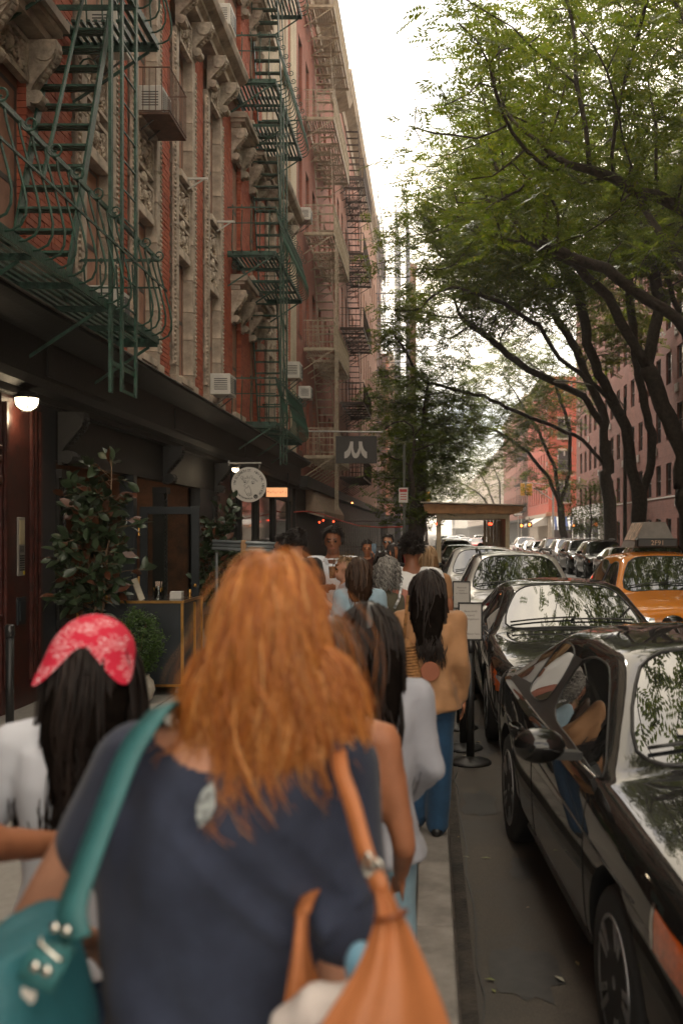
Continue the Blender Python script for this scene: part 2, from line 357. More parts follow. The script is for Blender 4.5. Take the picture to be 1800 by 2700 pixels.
# shared carved pieces ---------------------------------------------
def relief(wy, wz, seed, crest=False):
    rnd = random.Random(seed); b = MB()
    b.bb(-0.03, 0.0, -wy / 2, wy / 2, 0, wz)
    for (u0, u1, v0, v1) in ((-wy / 2, wy / 2, 0, 0.05), (-wy / 2, wy / 2, wz - 0.05, wz), (-wy / 2, -wy / 2 + 0.05, 0.05, wz - 0.05), (wy / 2 - 0.05, wy / 2, 0.05, wz - 0.05)):
        b.bb(0, 0.055, u0, u1, v0, v1)
    for s in (-1, 1):
        for (cy, cz, r) in ((0.2 * wy, wz * 0.5, wz * 0.27), (0.36 * wy, wz * 0.34, wz * 0.16), (0.34 * wy, wz * 0.72, wz * 0.14)):
            b.tube([(0.03, s * cy + s * (p - cy) if False else s * p, q) for p, q in spiral(cy, cz, r, 1.5, 14)], 0.02, 5)
        for k in range(16):
            y = s * rnd.uniform(0.03, wy / 2 - 0.07); z = rnd.uniform(0.08, wz - 0.08); a = rnd.uniform(0, PI)
            M = Matrix.Rotation(a, 3, 'X'); b.sphere((0.015, y, z), (rnd.uniform(0.02, 0.05), rnd.uniform(0.025, 0.06), 0.018), 6, 4, M)
    b.sphere((0.02, 0, wz * 0.5), (0.07, 0.07, 0.085), 8, 6); b.sphere((0.02, 0, wz * 0.75), (0.05, 0.05, 0.05), 7, 5)
    if crest: b.sphere((0.02, 0, wz + 0.02), (0.06, 0.11, 0.11), 8, 6)
    return b
RELIEF = [relief(2 * HW + 0.02, 0.55, 3), relief(2 * HW + 0.02, 0.45, 9, True)]
def leafstrip(L, seed):
    b = MB(); rnd = random.Random(seed); b.bb(-0.02, 0.012, -0.055, 0.055, 0, L)
    n = int(L / 0.075)
    for i in range(n):
        z = (i + 0.5) * L / n
        for s in (-1, 1): b.sphere((0.014, s * 0.022, z), (0.026, 0.026, 0.030), 5, 3, Matrix.Rotation(s * 0.6, 3, 'X'))
    return b
def console(h=0.62, d=0.30, w=0.2):
    """S-scroll bracket; projects +X from 0, hangs down from z=0"""
    b = MB(); n = 14; prof = []
    for i in range(n + 1):
        t = i / n; prof.append((d * (0.5 + 0.5 * math.cos(t * PI)) * (1 - 0.25 * t) + 0.05 + 0.03 * math.sin(t * 2 * PI), -h * t))
    poly = [(0, 0)] + prof + [(0, -h)]
    b.prism(poly, (0, -w / 2, 0), (1, 0, 0), (0, 0, 1), (0, w, 0))
    for s in (-1, 1):
        b.tube([(p, s * (w / 2 + 0.005), q) for p, q in spiral(d * 0.72, -0.12, 0.115, 1.7, 18)], 0.018, 5)
        b.tube([(p, s * (w / 2 + 0.005), q) for p, q in spiral(0.10, -h + 0.09, 0.075, 1.5, 14)], 0.014, 5)
    b.tube([(d * 0.72, -w / 2 - 0.02, -0.12), (d * 0.72, w / 2 + 0.02, -0.12)], 0.115, 12)
    b.tube([(0.10, -w / 2 - 0.02, -h + 0.09), (0.10, w / 2 + 0.02, -h + 0.09)], 0.075, 10)
    for k in range(7): b.sphere((prof[2 + k][0] + 0.0, 0, prof[2 + k][1]), (0.04, 0.055, 0.035), 6, 4)
    return b
proto = {}
def put(key, name, build, mt, parent, loc, smooth=False):
    if key not in proto:
        o = build().build(name, mt, parent, smooth); proto[key] = o
    else:
        o = link(proto[key].copy()); o.parent = parent
        o.name = name
    o.location = loc; return o
def window(parent, yc, z0, h, w=2 * HW, x=FX - 0.13, blind=0.0, key=''):
    k = f'{h:.2f}_{w:.2f}'
    def fr():
        b = MB(); t = 0.05
        b.bb(-0.04, 0.03, -w / 2, -w / 2 + t, 0, h); b.bb(-0.04, 0.03, w / 2 - t, w / 2, 0, h); b.bb(-0.04, 0.03, -w / 2 + t, w / 2 - t, h - t, h); b.bb(-0.04, 0.03, -w / 2 + t, w / 2 - t, 0, t)
        b.bb(-0.02, 0.035, -w / 2 + t, w / 2 - t, h * 0.5 - 0.03, h * 0.5 + 0.03); return b
    f = put('winf' + k, 'window', fr, M_SASH, parent, (x, yc, z0))
    for (n, a, c) in (('a', 0.055, h * 0.5 - 0.035), ('b', h * 0.5 + 0.035, h - 0.055)):
        put('pane' + n + k, 'pane', lambda: MB().bb(-0.01, -0.003, -w / 2 + 0.055, w / 2 - 0.055, a, c), M_GLASSD, f, (0, 0, 0))
    if blind > 0:
        put('blind' + k + f'{blind:.1f}', 'blind', lambda: MB().bb(0.0, 0.004, -w / 2 + 0.06, w / 2 - 0.06, h - 0.055 - blind * h * 0.42, h - 0.056), M_BLIND, f, (0, 0, 0))
    return f
def flatbox(key, name, x0, x1, wy, h, mt, parent, loc, bevel=0.0):
    if key not in proto: proto[key] = MB().bb(x0, x1, -wy / 2, wy / 2, 0, h).build(name, mt, parent, bevel=bevel); o = proto[key]
    else: o = link(proto[key].copy()); o.parent = parent
    o.name = name; o.location = loc; return o
rw = random.Random(5)
for yc in FRAMED:
    # two-storey carved frame
    for s in (-1, 1):
        yp = yc + s * (HW + 0.145)
        z = 4.0; i = 0
        while z < 10.05:                                  # pilaster blocks with open joints
            hgt = (0.55, 0.62, 0.48)[i % 3]; hgt = min(hgt, 10.1 - z)
            flatbox(f'pb{hgt:.3f}', 'pilaster_block', -0.12, 0.07, 0.19, hgt - 0.008, M_STONE, T, (FX, yp, z), 0.006); z += hgt; i += 1
        put('strip', 'carved_strip', lambda: leafstrip(5.4, 1), M_CARVE, T, (FX + 0.05, yc + s * (HW + 0.30), 4.55))
        put('volute', 'console_bracket', console, M_CARVE, T, (FX + 0.05, yp, 10.72))
        flatbox('pbase', 'pilaster_base', -0.12, 0.11, 0.34, 0.42, M_STONE, T, (FX, yp + s * 0.04, 3.95), 0.01)
    window(T, yc, 4.42, 2.0, blind=rw.choice([0, 0, 0.5, 1.0])); window(T, yc, 7.86, 2.02, blind=rw.choice([0, 0, 0.6]))
    flatbox('sillA', 'sill', -0.12, 0.10, 2 * HW + 0.0, 0.11, M_STONE, T, (FX, yc, 4.3), 0.006)
    flatbox('sillA', 'sill', -0.12, 0.10, 2 * HW + 0.0, 0.11, M_STONE, T, (FX, yc, 7.73), 0.006)
    flatbox('lintel', 'lintel', -0.12, 0.05, 2 * HW, 0.1, M_STONE, T, (FX, yc, 6.43), 0.006)
    put('rel1', 'relief_panel', lambda: RELIEF[1], M_CARVE, T, (FX - 0.02, yc, 6.54)); put('rel0', 'relief_panel', lambda: RELIEF[0], M_CARVE, T, (FX - 0.02, yc, 7.12))
    put('relh', 'relief_panel', lambda: relief(2 * HW, 0.6, 21), M_CARVE, T, (FX + 0.02, yc, 9.98))
    # upper storeys: plain stone jambs, cream brick between
    for zi in (11.45, 14.95, 18.4):
        window(T, yc, zi, 2.0, blind=rw.choice([0, 0.5]))
        for s in (-1, 1): flatbox('jamb2', 'jamb', -0.12, 0.05, 0.14, 2.3, M_STONE, T, (FX, yc + s * (HW + 0.075), zi - 0.1), 0.006)
        flatbox('sill2', 'sill', -0.12, 0.12, 2 * HW + 0.4, 0.12, M_STONE, T, (FX, yc, zi - 0.225), 0.006)
        flatbox('lint2', 'lintel', -0.12, 0.08, 2 * HW + 0.4, 0.3, M_STONE, T, (FX, yc, zi + 2.21), 0.006)
def hood(wy):
    b = MB()
    for (d, z0, z1, e) in ((0.20, 0.0, 0.1, 0.0), (0.30, 0.1, 0.17, 0.05), (0.36, 0.17, 0.27, 0.09), (0.30, 0.27, 0.31, 0.05)):
        b.bb(-0.12, d, -wy / 2 - e, wy / 2 + e, z0, z1)
    return b
for yc in HOODED:
    for zi, zf in enumerate(ZF):
        window(T, yc, zf, 2.05, w=0.92, blind=rw.choice([0, 0, 0.6]))
        flatbox('sillH', 'sill', -0.12, 0.1, 1.16, 0.12, M_STONE, T, (FX, yc, zf - 0.125), 0.006)
        for s in (-1, 1): put('cons2', 'console_bracket', lambda: console(0.7, 0.26, 0.17), M_CARVE, T, (FX, yc + s * 0.56, zf + 2.57))
        put('relHd', 'relief_panel', lambda: relief(0.92, 0.45, 33), M_CARVE, T, (FX - 0.02, yc, zf + 2.1))
        put('hood', 'window_hood', lambda: hood(1.32), M_STONE, T, (FX, yc, zf + 2.58))
# entablature over the framed bays
def extrude_profile(name, prof, y0, y1, mt, parent, x=FX):
    return MB().prism([(p[0], p[1]) for p in prof], (x, y0, 0), (1, 0, 0), (0, 0, 1), (0, y1 - y0, 0)).build(name, mt, parent)
for (a, b) in ((11.75, 21.1), (25.6, 30.5)):
    extrude_profile('entablature', [(-0.12, 10.74), (0.22, 10.74), (0.22, 10.86), (0.30, 10.9), (0.30, 10.98), (0.44, 11.06), (0.48, 11.16), (0.48, 11.2), (-0.12, 11.22)], a, b, M_STONE, T)
    MB().bb(FX - 0.1, FX + 0.004, a + 0.1, b - 0.1, 11.23, AZ1 - 0.6).build('cream_brick_wall', M_CREAM, T)
for (a, b) in ((30.9, 32.2),): MB().bb(FX - 0.1, FX + 0.02, a, b, 4.0, AZ1 - 1).build('corner_pier', M_CREAM, T)
extrude_profile('roof_cornice', [(-0.2, 20.4), (0.1, 20.4), (0.2, 20.8), (0.7, 21.1), (0.85, 21.5), (-0.2, 21.6)], AY0, AY1, M_STONE, T)
# --- bricks: every brick its own block; the 300 largest in view are objects, the rest one part
def occupied():
    occ = []
    for yc in FRAMED: occ.append((yc - HW - 0.36, yc + HW + 0.36))
    for yc in HOODED: occ.append((yc - 0.47, yc + 0.47))
    return sorted(occ)
strips = []; y = 6.5
for (a, b) in occupied() + [(30.9, 99)]:
    if a > y: strips.append((y, a))
    y = max(y, b)
bw, bh = 0.2, 0.066; px, pz = 0.208, 0.0745
bricks = []
for (a, b) in strips:
    for r in range(int((15.0 - 4.0) / pz)):
        z = 4.0 + r * pz
        in_fr = (11.65 < a < 21.2 or 25.5 < a < 30.5)
        if in_fr and z > 10.7: break
        y = a - (0.104 if r % 2 else 0)
        while y < b:
            y0, y1 = max(y, a + 0.002), min(y + bw, b - 0.002)
            if y1 - y0 > 0.05:
                vis = 1132 + FX * 2700 / y0
                zpx = 1405 - (z - 1.8) * 2700 / y0
                if vis > -40 and zpx > -60: bricks.append((y0, y1, z))
            y += px
full = [q for q in bricks if q[1] - q[0] > 0.195]
full.sort(key=lambda q: (abs(q[0] - 16.3) > 0.33 and abs(q[0] - 13.9) > 0.35, q[0]))
objs = set(full[:300])
bp = None
for q in full[:300]:
    if bp is None: bp = MB().bb(-0.099, 0.0, -bw / 2, bw / 2, 0, bh).build('brick', M_BRICK, T, bevel=0.004); o = bp
    else: o = link(bp.copy()); o.parent = T
    o.location = (FX + 0.002 * ((hash(q) % 5) - 2), (q[0] + q[1]) / 2, q[2])
rb = MB(); rnd = random.Random(8)
for q in bricks:
    if q in objs: continue
    j = rnd.uniform(-0.004, 0.004); rb.bb(FX - 0.095, FX + j, q[0], q[1], q[2], q[2] + bh)
o = rb.build('brickwork', M_BRICK, T); o['kind'] = 'stuff'
# wall above/behind where bricks are not laid
for (a, b) in strips:
    MB().bb(FX - 0.12, FX - 0.012, a, b, 15.0, AZ1 - 1.2).build('upper_brick_wall', M_BRICKT, T)
MB().bb(FX - 0.12, FX - 0.012, AY0, 6.5, 4.0, AZ1 - 1.2).build('side_brick_wall', M_BRICKT, T)
for yc in (-7, -4.5, -2, 0.5, 3.0, 5.2):
    for zf in ZF[:4]: window(T, yc, zf, 2.05, w=0.92, x=FX - 0.0); 
# --- shopfront cornice and storefront ------------------------------
extrude_profile('shop_cornice', [(-0.2, 3.18), (0.06, 3.18), (0.10, 3.26), (0.20, 3.30), (0.24, 3.38), (0.24, 3.78), (0.34, 3.82), (0.46, 3.88), (0.54, 3.93), (0.54, 3.965), (-0.2, 4.02)], AY0, 31.6, M_BLACKP, T)
extrude_profile('cornice_flashing', [(-0.0, 4.03), (0.55, 3.975), (0.56, 3.975), (0.56, 3.99), (0.0, 4.045)], AY0, 31.6, mat('lead_flashing', (0.20, 0.18, 0.165), 0.7, 0.2, var=0.35, scale=4), T)
for (a, b) in ((10.6, 12.6), (15.9, 18.6), (22.0, 25.5)):
    MB().bb(FX + 0.241, FX + 0.262, a, b, 3.42, 3.74).build('fascia_panel', M_BLACKP, T, bevel=0.004)
DEEP = FX - 3.2
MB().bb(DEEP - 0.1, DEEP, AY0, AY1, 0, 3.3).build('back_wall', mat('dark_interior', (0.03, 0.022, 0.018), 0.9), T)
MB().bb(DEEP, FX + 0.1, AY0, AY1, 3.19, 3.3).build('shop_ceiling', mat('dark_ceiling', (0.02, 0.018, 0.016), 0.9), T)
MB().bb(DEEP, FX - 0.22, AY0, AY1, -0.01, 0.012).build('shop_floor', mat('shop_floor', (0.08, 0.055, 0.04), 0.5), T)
# solid stretches of shop wall (near->far)
def wallpiece(name, a, b, z0, z1, mt, x0=FX - 0.2, x1=FX): return MB().bb(x0, x1, a, b, z0, z1).build(name, mt, T)
wallpiece('shop_wall', AY0, 8.3, 0, 3.18, M_BLACKP)
wallpiece('door_pier', 10.06, 11.08, 0, 3.18, M_MAHOG)
for k, (a, b) in enumerate(((10.10, 10.16), (10.75, 10.80), (10.86, 10.9), (10.98, 11.05))): MB().bb(FX, FX + 0.035, a, b, 0.25, 3.1).build('moulding', M_MAHOG, T, bevel=0.008)
wallpiece('blue_pier', 11.08, 11.52, 0, 3.18, M_BLUEP)
wallpiece('shop_beam', 11.52, 20.3, 2.62, 3.18, M_BLACKP, FX - 0.18, FX - 0.02)
wallpiece('shop_wall', 18.9, 20.3, 0, 2.62, M_BLUEP, FX - 0.2, FX - 0.03)
wallpiece('red_pier', 20.3, 21.6, 0, 3.18, M_MAHOG)
wallpiece('shop_beam', 21.6, 31.6, 2.75, 3.18, M_BLACKP, FX - 0.18, FX - 0.02)
for (a, b) in ((22.9, 23.1), (25.2, 25.45), (28.0, 28.2), (31.2, 31.6)): wallpiece('shop_mullion', a, b, 0, 2.75, M_BLACKP, FX - 0.2, FX - 0.02)
wallpiece('stall_riser', 21.6, 31.2, 0, 0.5, M_BLACKP, FX - 0.2, FX - 0.03)
wallpiece('shop_glass', 21.62, 31.19, 0.51, 2.74, M_GLASSD, FX - 0.12, FX - 0.10)
# street door at the left edge
d = MB()
for (a, b, z0, z1) in ((8.3, 8.55, 0, 3.18), (9.78, 10.06, 0, 3.18), (8.55, 9.78, 2.35, 3.18), (8.55, 9.78, 0, 0.95)): d.bb(FX - 0.2, FX - 0.02, a, b, z0, z1)
d.build('street_door', M_MAHOG, T)
for (z0, z1) in ((0.95, 1.0), (2.28, 2.36), (2.5, 2.56), (2.62, 2.66)): MB().bb(FX - 0.02, FX + 0.03, 8.5, 10.03, z0, z1).build('door_moulding', M_MAHOG, T, bevel=0.008)
wallpiece('door_glass', 8.55, 9.78, 1.0, 2.28, mat('frosted_teal_glass', (0.22, 0.33, 0.31), 0.25, var=0.08), FX - 0.12, FX - 0.08)
# carved iron columns with scroll capitals
def column():
    b = MB(); b.bb(-0.16, 0.02, -0.11, 0.11, 0, 2.5)
    b.bb(-0.16, 0.05, -0.135, 0.135, 0, 0.35); b.bb(-0.16, 0.06, -0.13, 0.13, 2.42, 2.52); b.bb(-0.16, 0.045, -0.125, 0.125, 0.75, 0.81)
    rnd = random.Random(4)
    for i in range(44):
        z = 0.9 + i * 0.034; s = (-1) ** i
        b.sphere((0.02, s * 0.035 + rnd.uniform(-.01, .01), z), (0.022, 0.04, 0.022), 6, 3, Matrix.Rotation(s * 0.8, 3, 'X'))
    return b
for yc in (11.68, 16.25, 20.15, 21.75):
    put('ironcol', 'iron_column', column, M_BLACKP, T, (FX, yc, 0))
    put('ironcap', 'scroll_capital', lambda: console(0.60, 0.24, 0.20), M_BLACKP, T, (FX, yc, 3.17))
# folded blue shop doors, brass hinges, warm interior beyond the glass
def doorleaf(w, h, t=0.045, rail=0.11, lock=0.0):
    b = MB(); b.bb(0, rail, 0, t, 0, h); b.bb(w - rail, w, 0, t, 0, h); b.bb(rail, w - rail, 0, t, h - rail, h); b.bb(rail, w - rail, 0, t, 0, 0.25)
    if lock: b.bb(rail, w - rail, 0, t, lock, lock + 0.1)
    return b
M_CLEAR = bpy.data.materials.new('clear_glass'); M_CLEAR.use_nodes = True
_t = M_CLEAR.node_tree; _t.nodes.clear(); _o = _t.nodes.new('ShaderNodeOutputMaterial'); _m = _t.nodes.new('ShaderNodeMixShader'); _g = _t.nodes.new('ShaderNodeBsdfGlossy'); _r = _t.nodes.new('ShaderNodeBsdfTransparent'); _f = _t.nodes.new('ShaderNodeFresnel')
_g.inputs['Roughness'].default_value = 0.02; _r.inputs['Color'].default_value = (0.86, 0.9, 0.88, 1); _f.inputs['IOR'].default_value = 1.5
_t.links.new(_f.outputs[0], _m.inputs[0]); _t.links.new(_r.outputs[0], _m.inputs[1]); _t.links.new(_g.outputs[0], _m.inputs[2]); _t.links.new(_m.outputs[0], _o.inputs[0])
def leaf(name, loc, rz, w, h, knob=True):
    e = doorleaf(w, h).build(name, M_BLUEP, T, bevel=0.004); e.location = loc; e.rotation_euler = (0, 0, rz)
    MB().bb(0.11, w - 0.11, 0.018, 0.024, 0.25, h - 0.11).build('pane', M_CLEAR, e)
    for z in (0.35, h * 0.5, h - 0.35): MB().tube([(-0.012, 0.0, z - 0.07), (-0.012, 0.0, z + 0.07)], 0.016, 8).build('hinge', M_BRASS, e)
    if knob: MB().sphere((w - 0.05, -0.035, 1.02), 0.028, 10, 8).build('knob', M_BRASS, e, True)
    return e
leaf('glazed_door', (FX, 14.85, 0.02), 0, 0.86, 2.16)
leaf('folded_door', (FX - 0.05, 14.62, 0.02), R(100), 0.6, 2.5, False)
leaf('folded_door', (FX - 0.05, 12.0, 0.02), R(165), 0.6, 2.5, False)
wallpiece('shop_jamb', 14.55, 14.72, 0, 2.62, M_BLUEP, FX - 0.2, FX)
M_WARM = mat('warm_wood_lining', (0.13, 0.05, 0.022), 0.45, var=0.4, scale=5)
MB().bb(FX - 2.6, FX - 2.5, 15.4, 20.2, 0, 3.18).build('wood_lining', M_WARM, T)
for i in range(9): MB().bb(FX - 2.5, FX - 2.46, 15.5 + i * 0.52, 15.94 + i * 0.52, 0.12, 2.4).build('lining_panel', M_WARM, T, bevel=0.006)
MB().bb(FX - 2.5, FX - 0.3, 19.1, 19.2, 0, 3.18).build('side_lining', M_WARM, T)
# warm lamp inside the bar (its glow shows through the door)
def pendant(loc, label):
    t = thing('pendant_lamp', label, 'lamp', loc)
    MB().tube([(0, 0, 0.1), (0, 0, 0.62)], 0.006, 6).build('cord', M_BLACKP, t)
    MB().lathe([(0.03, 0.1), (0.09, 0.02), (0.1, -0.06), (0.09, -0.06)], n=16).build('lamp_shade', M_BRASS, t, True)
    MB().sphere((0, 0, -0.02), 0.05, 10, 8).build('bulb', mat('bulb_glow', (1, 0.7, 0.4), 0.5, var=0, emit=(1, 0.55, 0.22), estr=12), t, True)
    l = bpy.data.lights.new('lamp_light', 'POINT'); l.energy = 4; l.color = (1, 0.55, 0.25); l.shadow_soft_size = 0.06
    lo = link(bpy.data.objects.new('lamp_light', l)); lo.parent = t; lo.location = (0, 0, -0.1)
pendant((FX - 1.4, 17.4, 2.55), 'small brass pendant lamp glowing inside the bar behind the glazed door')
# ============================================================ fire escapes
def shared(key, name, fn, mt, parent, loc=(0, 0, 0), rot=(0, 0, 0), scale=(1, 1, 1), smooth=False):
    if key not in proto: proto[key] = fn().build(name, mt, parent, smooth); o = proto[key]
    else: o = link(proto[key].copy()); o.parent = parent; o.name = name
    o.location = loc; o.rotation_euler = rot; o.scale = scale; return o
def belly_bar(scroll=True, straight=False):
    b = MB()
    if straight: b.tube([(0, 0, 0), (0, 0, 1.0)], 0.009, 5); return b
    p = [(-0.03, 0), (0.06, 0.01), (0.13, 0.05), (0.165, 0.13), (0.17, 0.24), (0.145, 0.38), (0.105, 0.54), (0.06, 0.72), (0.02, 0.88), (0.0, 1.0)]
    b.tube([(x, 0, z) for x, z in p], 0.0115, 5)
    if scroll: b.tube([(x, 0.0, z) for x, z in spiral(0.09, 0.97, 0.075, 1.4, 14, 1, PI * 0.9)], 0.009, 5)
    return b
def scroll_panel():
    b = MB()
    for s in (-1, 1):
        for (cz, a) in ((0.2, 0), (0.5, 0), (0.8, 0)):
            b.tube([(0, p, q) for p, q in spiral(s * 0.07, cz, 0.065, 1.3, 10, s, PI)], 0.007, 4)
    b.tube([(0, 0, 0), (0, 0, 1)], 0.008, 4); b.tube([(0, 0.14, 0), (0, 0.14, 1)], 0.008, 4); b.tube([(0, -0.14, 0), (0, -0.14, 1)], 0.008, 4)
    return b
def fire_escape(key, label, y0, y1, levels, mt, style='belly', ladder=None, stair=(None, None), xo=-3.2, side=1, drop=3.2, fx=None, rail_h=0.95, endrails=True, top_stub=True):
    fx = FX if fx is None else fx
    t = thing('fire_escape', label, 'fire escape', (fx, (y0 + y1) / 2, levels[0]), 0, 'fire escapes on the facades')
    o0 = Vector((fx, (y0 + y1) / 2, levels[0]))
    W = xo - fx; L = y1 - y0; yl0, yl1 = -L / 2, L / 2
    ladr = (ladder - o0.y) if ladder else None
    for li, zl in enumerate(levels):
        z = zl - levels[0]
        fr = MB()
        for x in (0.06, W): fr.bar((x, yl0, z), (x, yl1, z), 0.02, 0.09)
        for y in (yl0, yl1): fr.bar((0.0, y, z), (W, y, z), 0.02, 0.09)
        fr.build('platform_frame', mt, t)
        ny = max(2, int(L / 0.95))
        for i in range(ny + 1):                                   # bearers + diagonal brackets under the platform
            y = yl0 + 0.03 + (L - 0.06) * i / ny
            shared(key + 'bear', 'bearer', lambda: MB().bar((0.0, 0, 0), (W, 0, 0), 0.018, 0.06), mt, t, (0, y, z - 0.05))
            if i % 2 == 0 or style != 'belly':
                shared(key + 'brk', 'bracket', lambda: MB().bar((0.0, 0, -0.62), (W * 0.9, 0, -0.02), 0.02, 0.03).tube([(p, 0, q) for p, q in spiral(0.17, -0.2, 0.12, 1.3, 12)], 0.01, 4), mt, t, (0, y, z - 0.06))
        ns = int(W / 0.085)
        for i in range(ns):                                       # slats, with a hole where the stair comes up
            x = 0.1 + (W - 0.16) * i / (ns - 1)
            a, b = yl0, yl1
            if li > 0 and stair[0] and 0.08 < x < 0.72:
                hole = stair[1] - o0.y if stair[1] else 0
                shared(key + f'slA{li > 0}', 'slat', lambda: MB().bb(-0.022, 0.022, 0, hole - 0.75 - yl0, -0.012, 0.012), mt, t, (x, yl0, z + 0.03))
                if yl1 - hole - 0.2 > 0.2: shared(key + f'slB', 'slat', lambda: MB().bb(-0.022, 0.022, 0, yl1 - hole - 0.2, -0.012, 0.012), mt, t, (x, hole + 0.2, z + 0.03))
            else:
                shared(key + 'sl', 'slat', lambda: MB().bb(-0.022, 0.022, yl0, yl1, -0.012, 0.012), mt, t, (x, 0, z + 0.03))
        # railings: outer side and two ends
        h = rail_h
        rl = MB(); rl.bar((W, yl0, z + h), (W, yl1, z + h), 0.03, 0.045); rl.bar((W + (0.1 if style == 'belly' else 0), yl0, z + h * 0.62), (W + (0.1 if style == 'belly' else 0), yl1, z + h * 0.62), 0.012, 0.022)
        rl.build('rail', mt, t)
        if endrails:
            for y in (yl0, yl1):
                shared(key + 'er', 'end_rail', lambda: MB().bar((0, 0, h), (W, 0, h), 0.022, 0.03), mt, t, (0, y, z)); shared(key + 'er2', 'end_rail', lambda: MB().bar((0, 0, h * 0.66), (W, 0, h * 0.66), 0.014, 0.02), mt, t, (0, y, z))
            for y, sg in ((yl0, -1), (yl1, 1)):
                for i in range(5):
                    x = W * (0.12 + 0.19 * i)
                    if style == 'belly': shared(key + 'be', 'baluster', lambda: MB().tube([(0, 0, 0), (0, 0.10, 0.06), (0, 0.14, 0.2), (0, 0.07, 0.55), (0, 0, 0.9)], 0.011, 5).tube([(0, p, q) for p, q in spiral(0.05, 0.95, 0.05, 1.2, 10)], 0.009, 4), mt, t, (x, y, z), (0, 0, PI if sg < 0 else 0))
                    elif style == 'scroll': shared(key + ('sp' if i in (1, 2) else 'st'), 'scroll_panel' if i in (1, 2) else 'baluster', scroll_panel if i in (1, 2) else (lambda: belly_bar(straight=True)), mt, t, (x, y, z), (0, 0, PI / 2), (1, 1, h))
                    else: shared(key + 'st', 'baluster', lambda: belly_bar(straight=True), mt, t, (x, y, z), scale=(1, 1, h))
        step = 0.27 if key == 'fa' else (0.2 if style == 'belly' else 0.15)
        n = int(L / step)
        for i in range(n + 1):
            y = yl0 + 0.05 + (L - 0.1) * i / n
            if ladr is not None and li == 0 and ladr - 0.32 < y < ladr + 0.32: continue
            if style == 'belly': shared(key + 'bl' + str(i % 2), 'baluster', lambda: belly_bar(i % 2 == 0), mt, t, (W, y, z), scale=(1, 1, h))
            elif style == 'scroll' and i % 4 == 2: shared(key + 'sp', 'scroll_panel', scroll_panel, mt, t, (W, y, z), scale=(1, 1, h))
            else: shared(key + 'st', 'baluster', lambda: belly_bar(straight=True), mt, t, (W, y, z), scale=(1, 1, h))
        # steep stair to the next level
        if stair[0] and li < len(levels) - (0 if top_stub else 1):
            z2 = (levels[li + 1] - levels[0]) if li + 1 < len(levels) else z + (levels[-1] - levels[-2])
            s0, s1 = stair[0] - o0.y, stair[1] - o0.y
            xa, xb = 0.07, 0.66
            st = MB()
            for x in (xa, xb): st.bar((x, s0, z), (x, s1, z2), 0.022, 0.115)
            st.build('stringer', mt, t)
            hr = MB(); hr.bar((xb, s0 - 0.55 * (1 if s1 > s0 else -1), z + 1.0), (xb, s1 - 0.45 * (1 if s1 > s0 else -1), z2 + 0.6), 0.018, 0.05); hr.build('handrail', mt, t)
            nt_ = int((z2 - z) / 0.245)
            for i in range(1, nt_):
                f = i / nt_
                shared(key + 'tr', 'tread', lambda: MB().bb(xa, xb, -0.075, -0.04, -0.012, 0.012).bb(xa, xb, -0.018, 0.018, -0.012, 0.012).bb(xa, xb, 0.04, 0.075, -0.012, 0.012), mt, t, (0, s0 + (s1 - s0) * f, z + (z2 - z) * f))
    if ladr is not None:
        zt = levels[min(2, len(levels) - 1)] - levels[0]; zb = drop - levels[0]
        ld = MB()
        for y in (ladr - 0.25, ladr + 0.25): ld.bar((W + 0.04, y, zb), (W + 0.04, y, zt), 0.062, 0.025)
        ld.build('ladder_rail', mt, t)
        MB().bar((W + 0.02, ladr - 0.55, zb - 0.05), (W + 0.02, ladr - 0.55, zt), 0.068, 0.03).build('guide_post', mt, t)
        MB().bar((W + 0.03, ladr - 0.56, zb + 0.25), (W + 0.03, ladr + 0.27, zb + 0.25), 0.02, 0.05).bar((W + 0.03, ladr - 0.25, zb + 0.02), (W + 0.03, ladr + 0.27, zb + 0.02), 0.02, 0.03).build('ladder_tie', mt, t)
        nr = int((zt - zb) / 0.3)
        for i in range(1, nr): shared(key + 'rg', 'rung', lambda: MB().tube([(W + 0.04, -0.25, 0), (W + 0.04, 0.25, 0)], 0.011, 5), mt, t, (0, ladr, zb + i * 0.3))
    return t
fire_escape('fa', 'dark green iron fire escape with scrolled bulging rail, nearest the camera', 6.3, 12.1, [4.07, 7.55, 11.05], M_GREEN, 'belly', ladder=10.78, stair=(9.95, 11.35), drop=3.25)
fire_escape('fb', 'dark green iron fire escape beyond the carved stone bays', 21.3, 25.7, [4.07, 7.62, 11.2, 14.75, 18.3], M_GREEN, 'belly', ladder=22.45, stair=(24.9, 23.6), drop=3.3)
fire_escape('fc', 'cream painted iron fire escape with scrollwork panels above the hanging dark sign', 34.2, 40.6, [4.35, 7.95, 11.8, 15.65, 19.4], M_TANIRON, 'scroll', ladder=35.2, stair=(39.2, 36.4), drop=2.6)
fire_escape('fd', 'dark brown iron fire escape further along, past the cream one', 48.0, 54.5, [4.4, 7.9, 11.4, 14.9, 18.4], M_BROWNIRON, 'plain', stair=(53.2, 50.5), xo=-3.1)

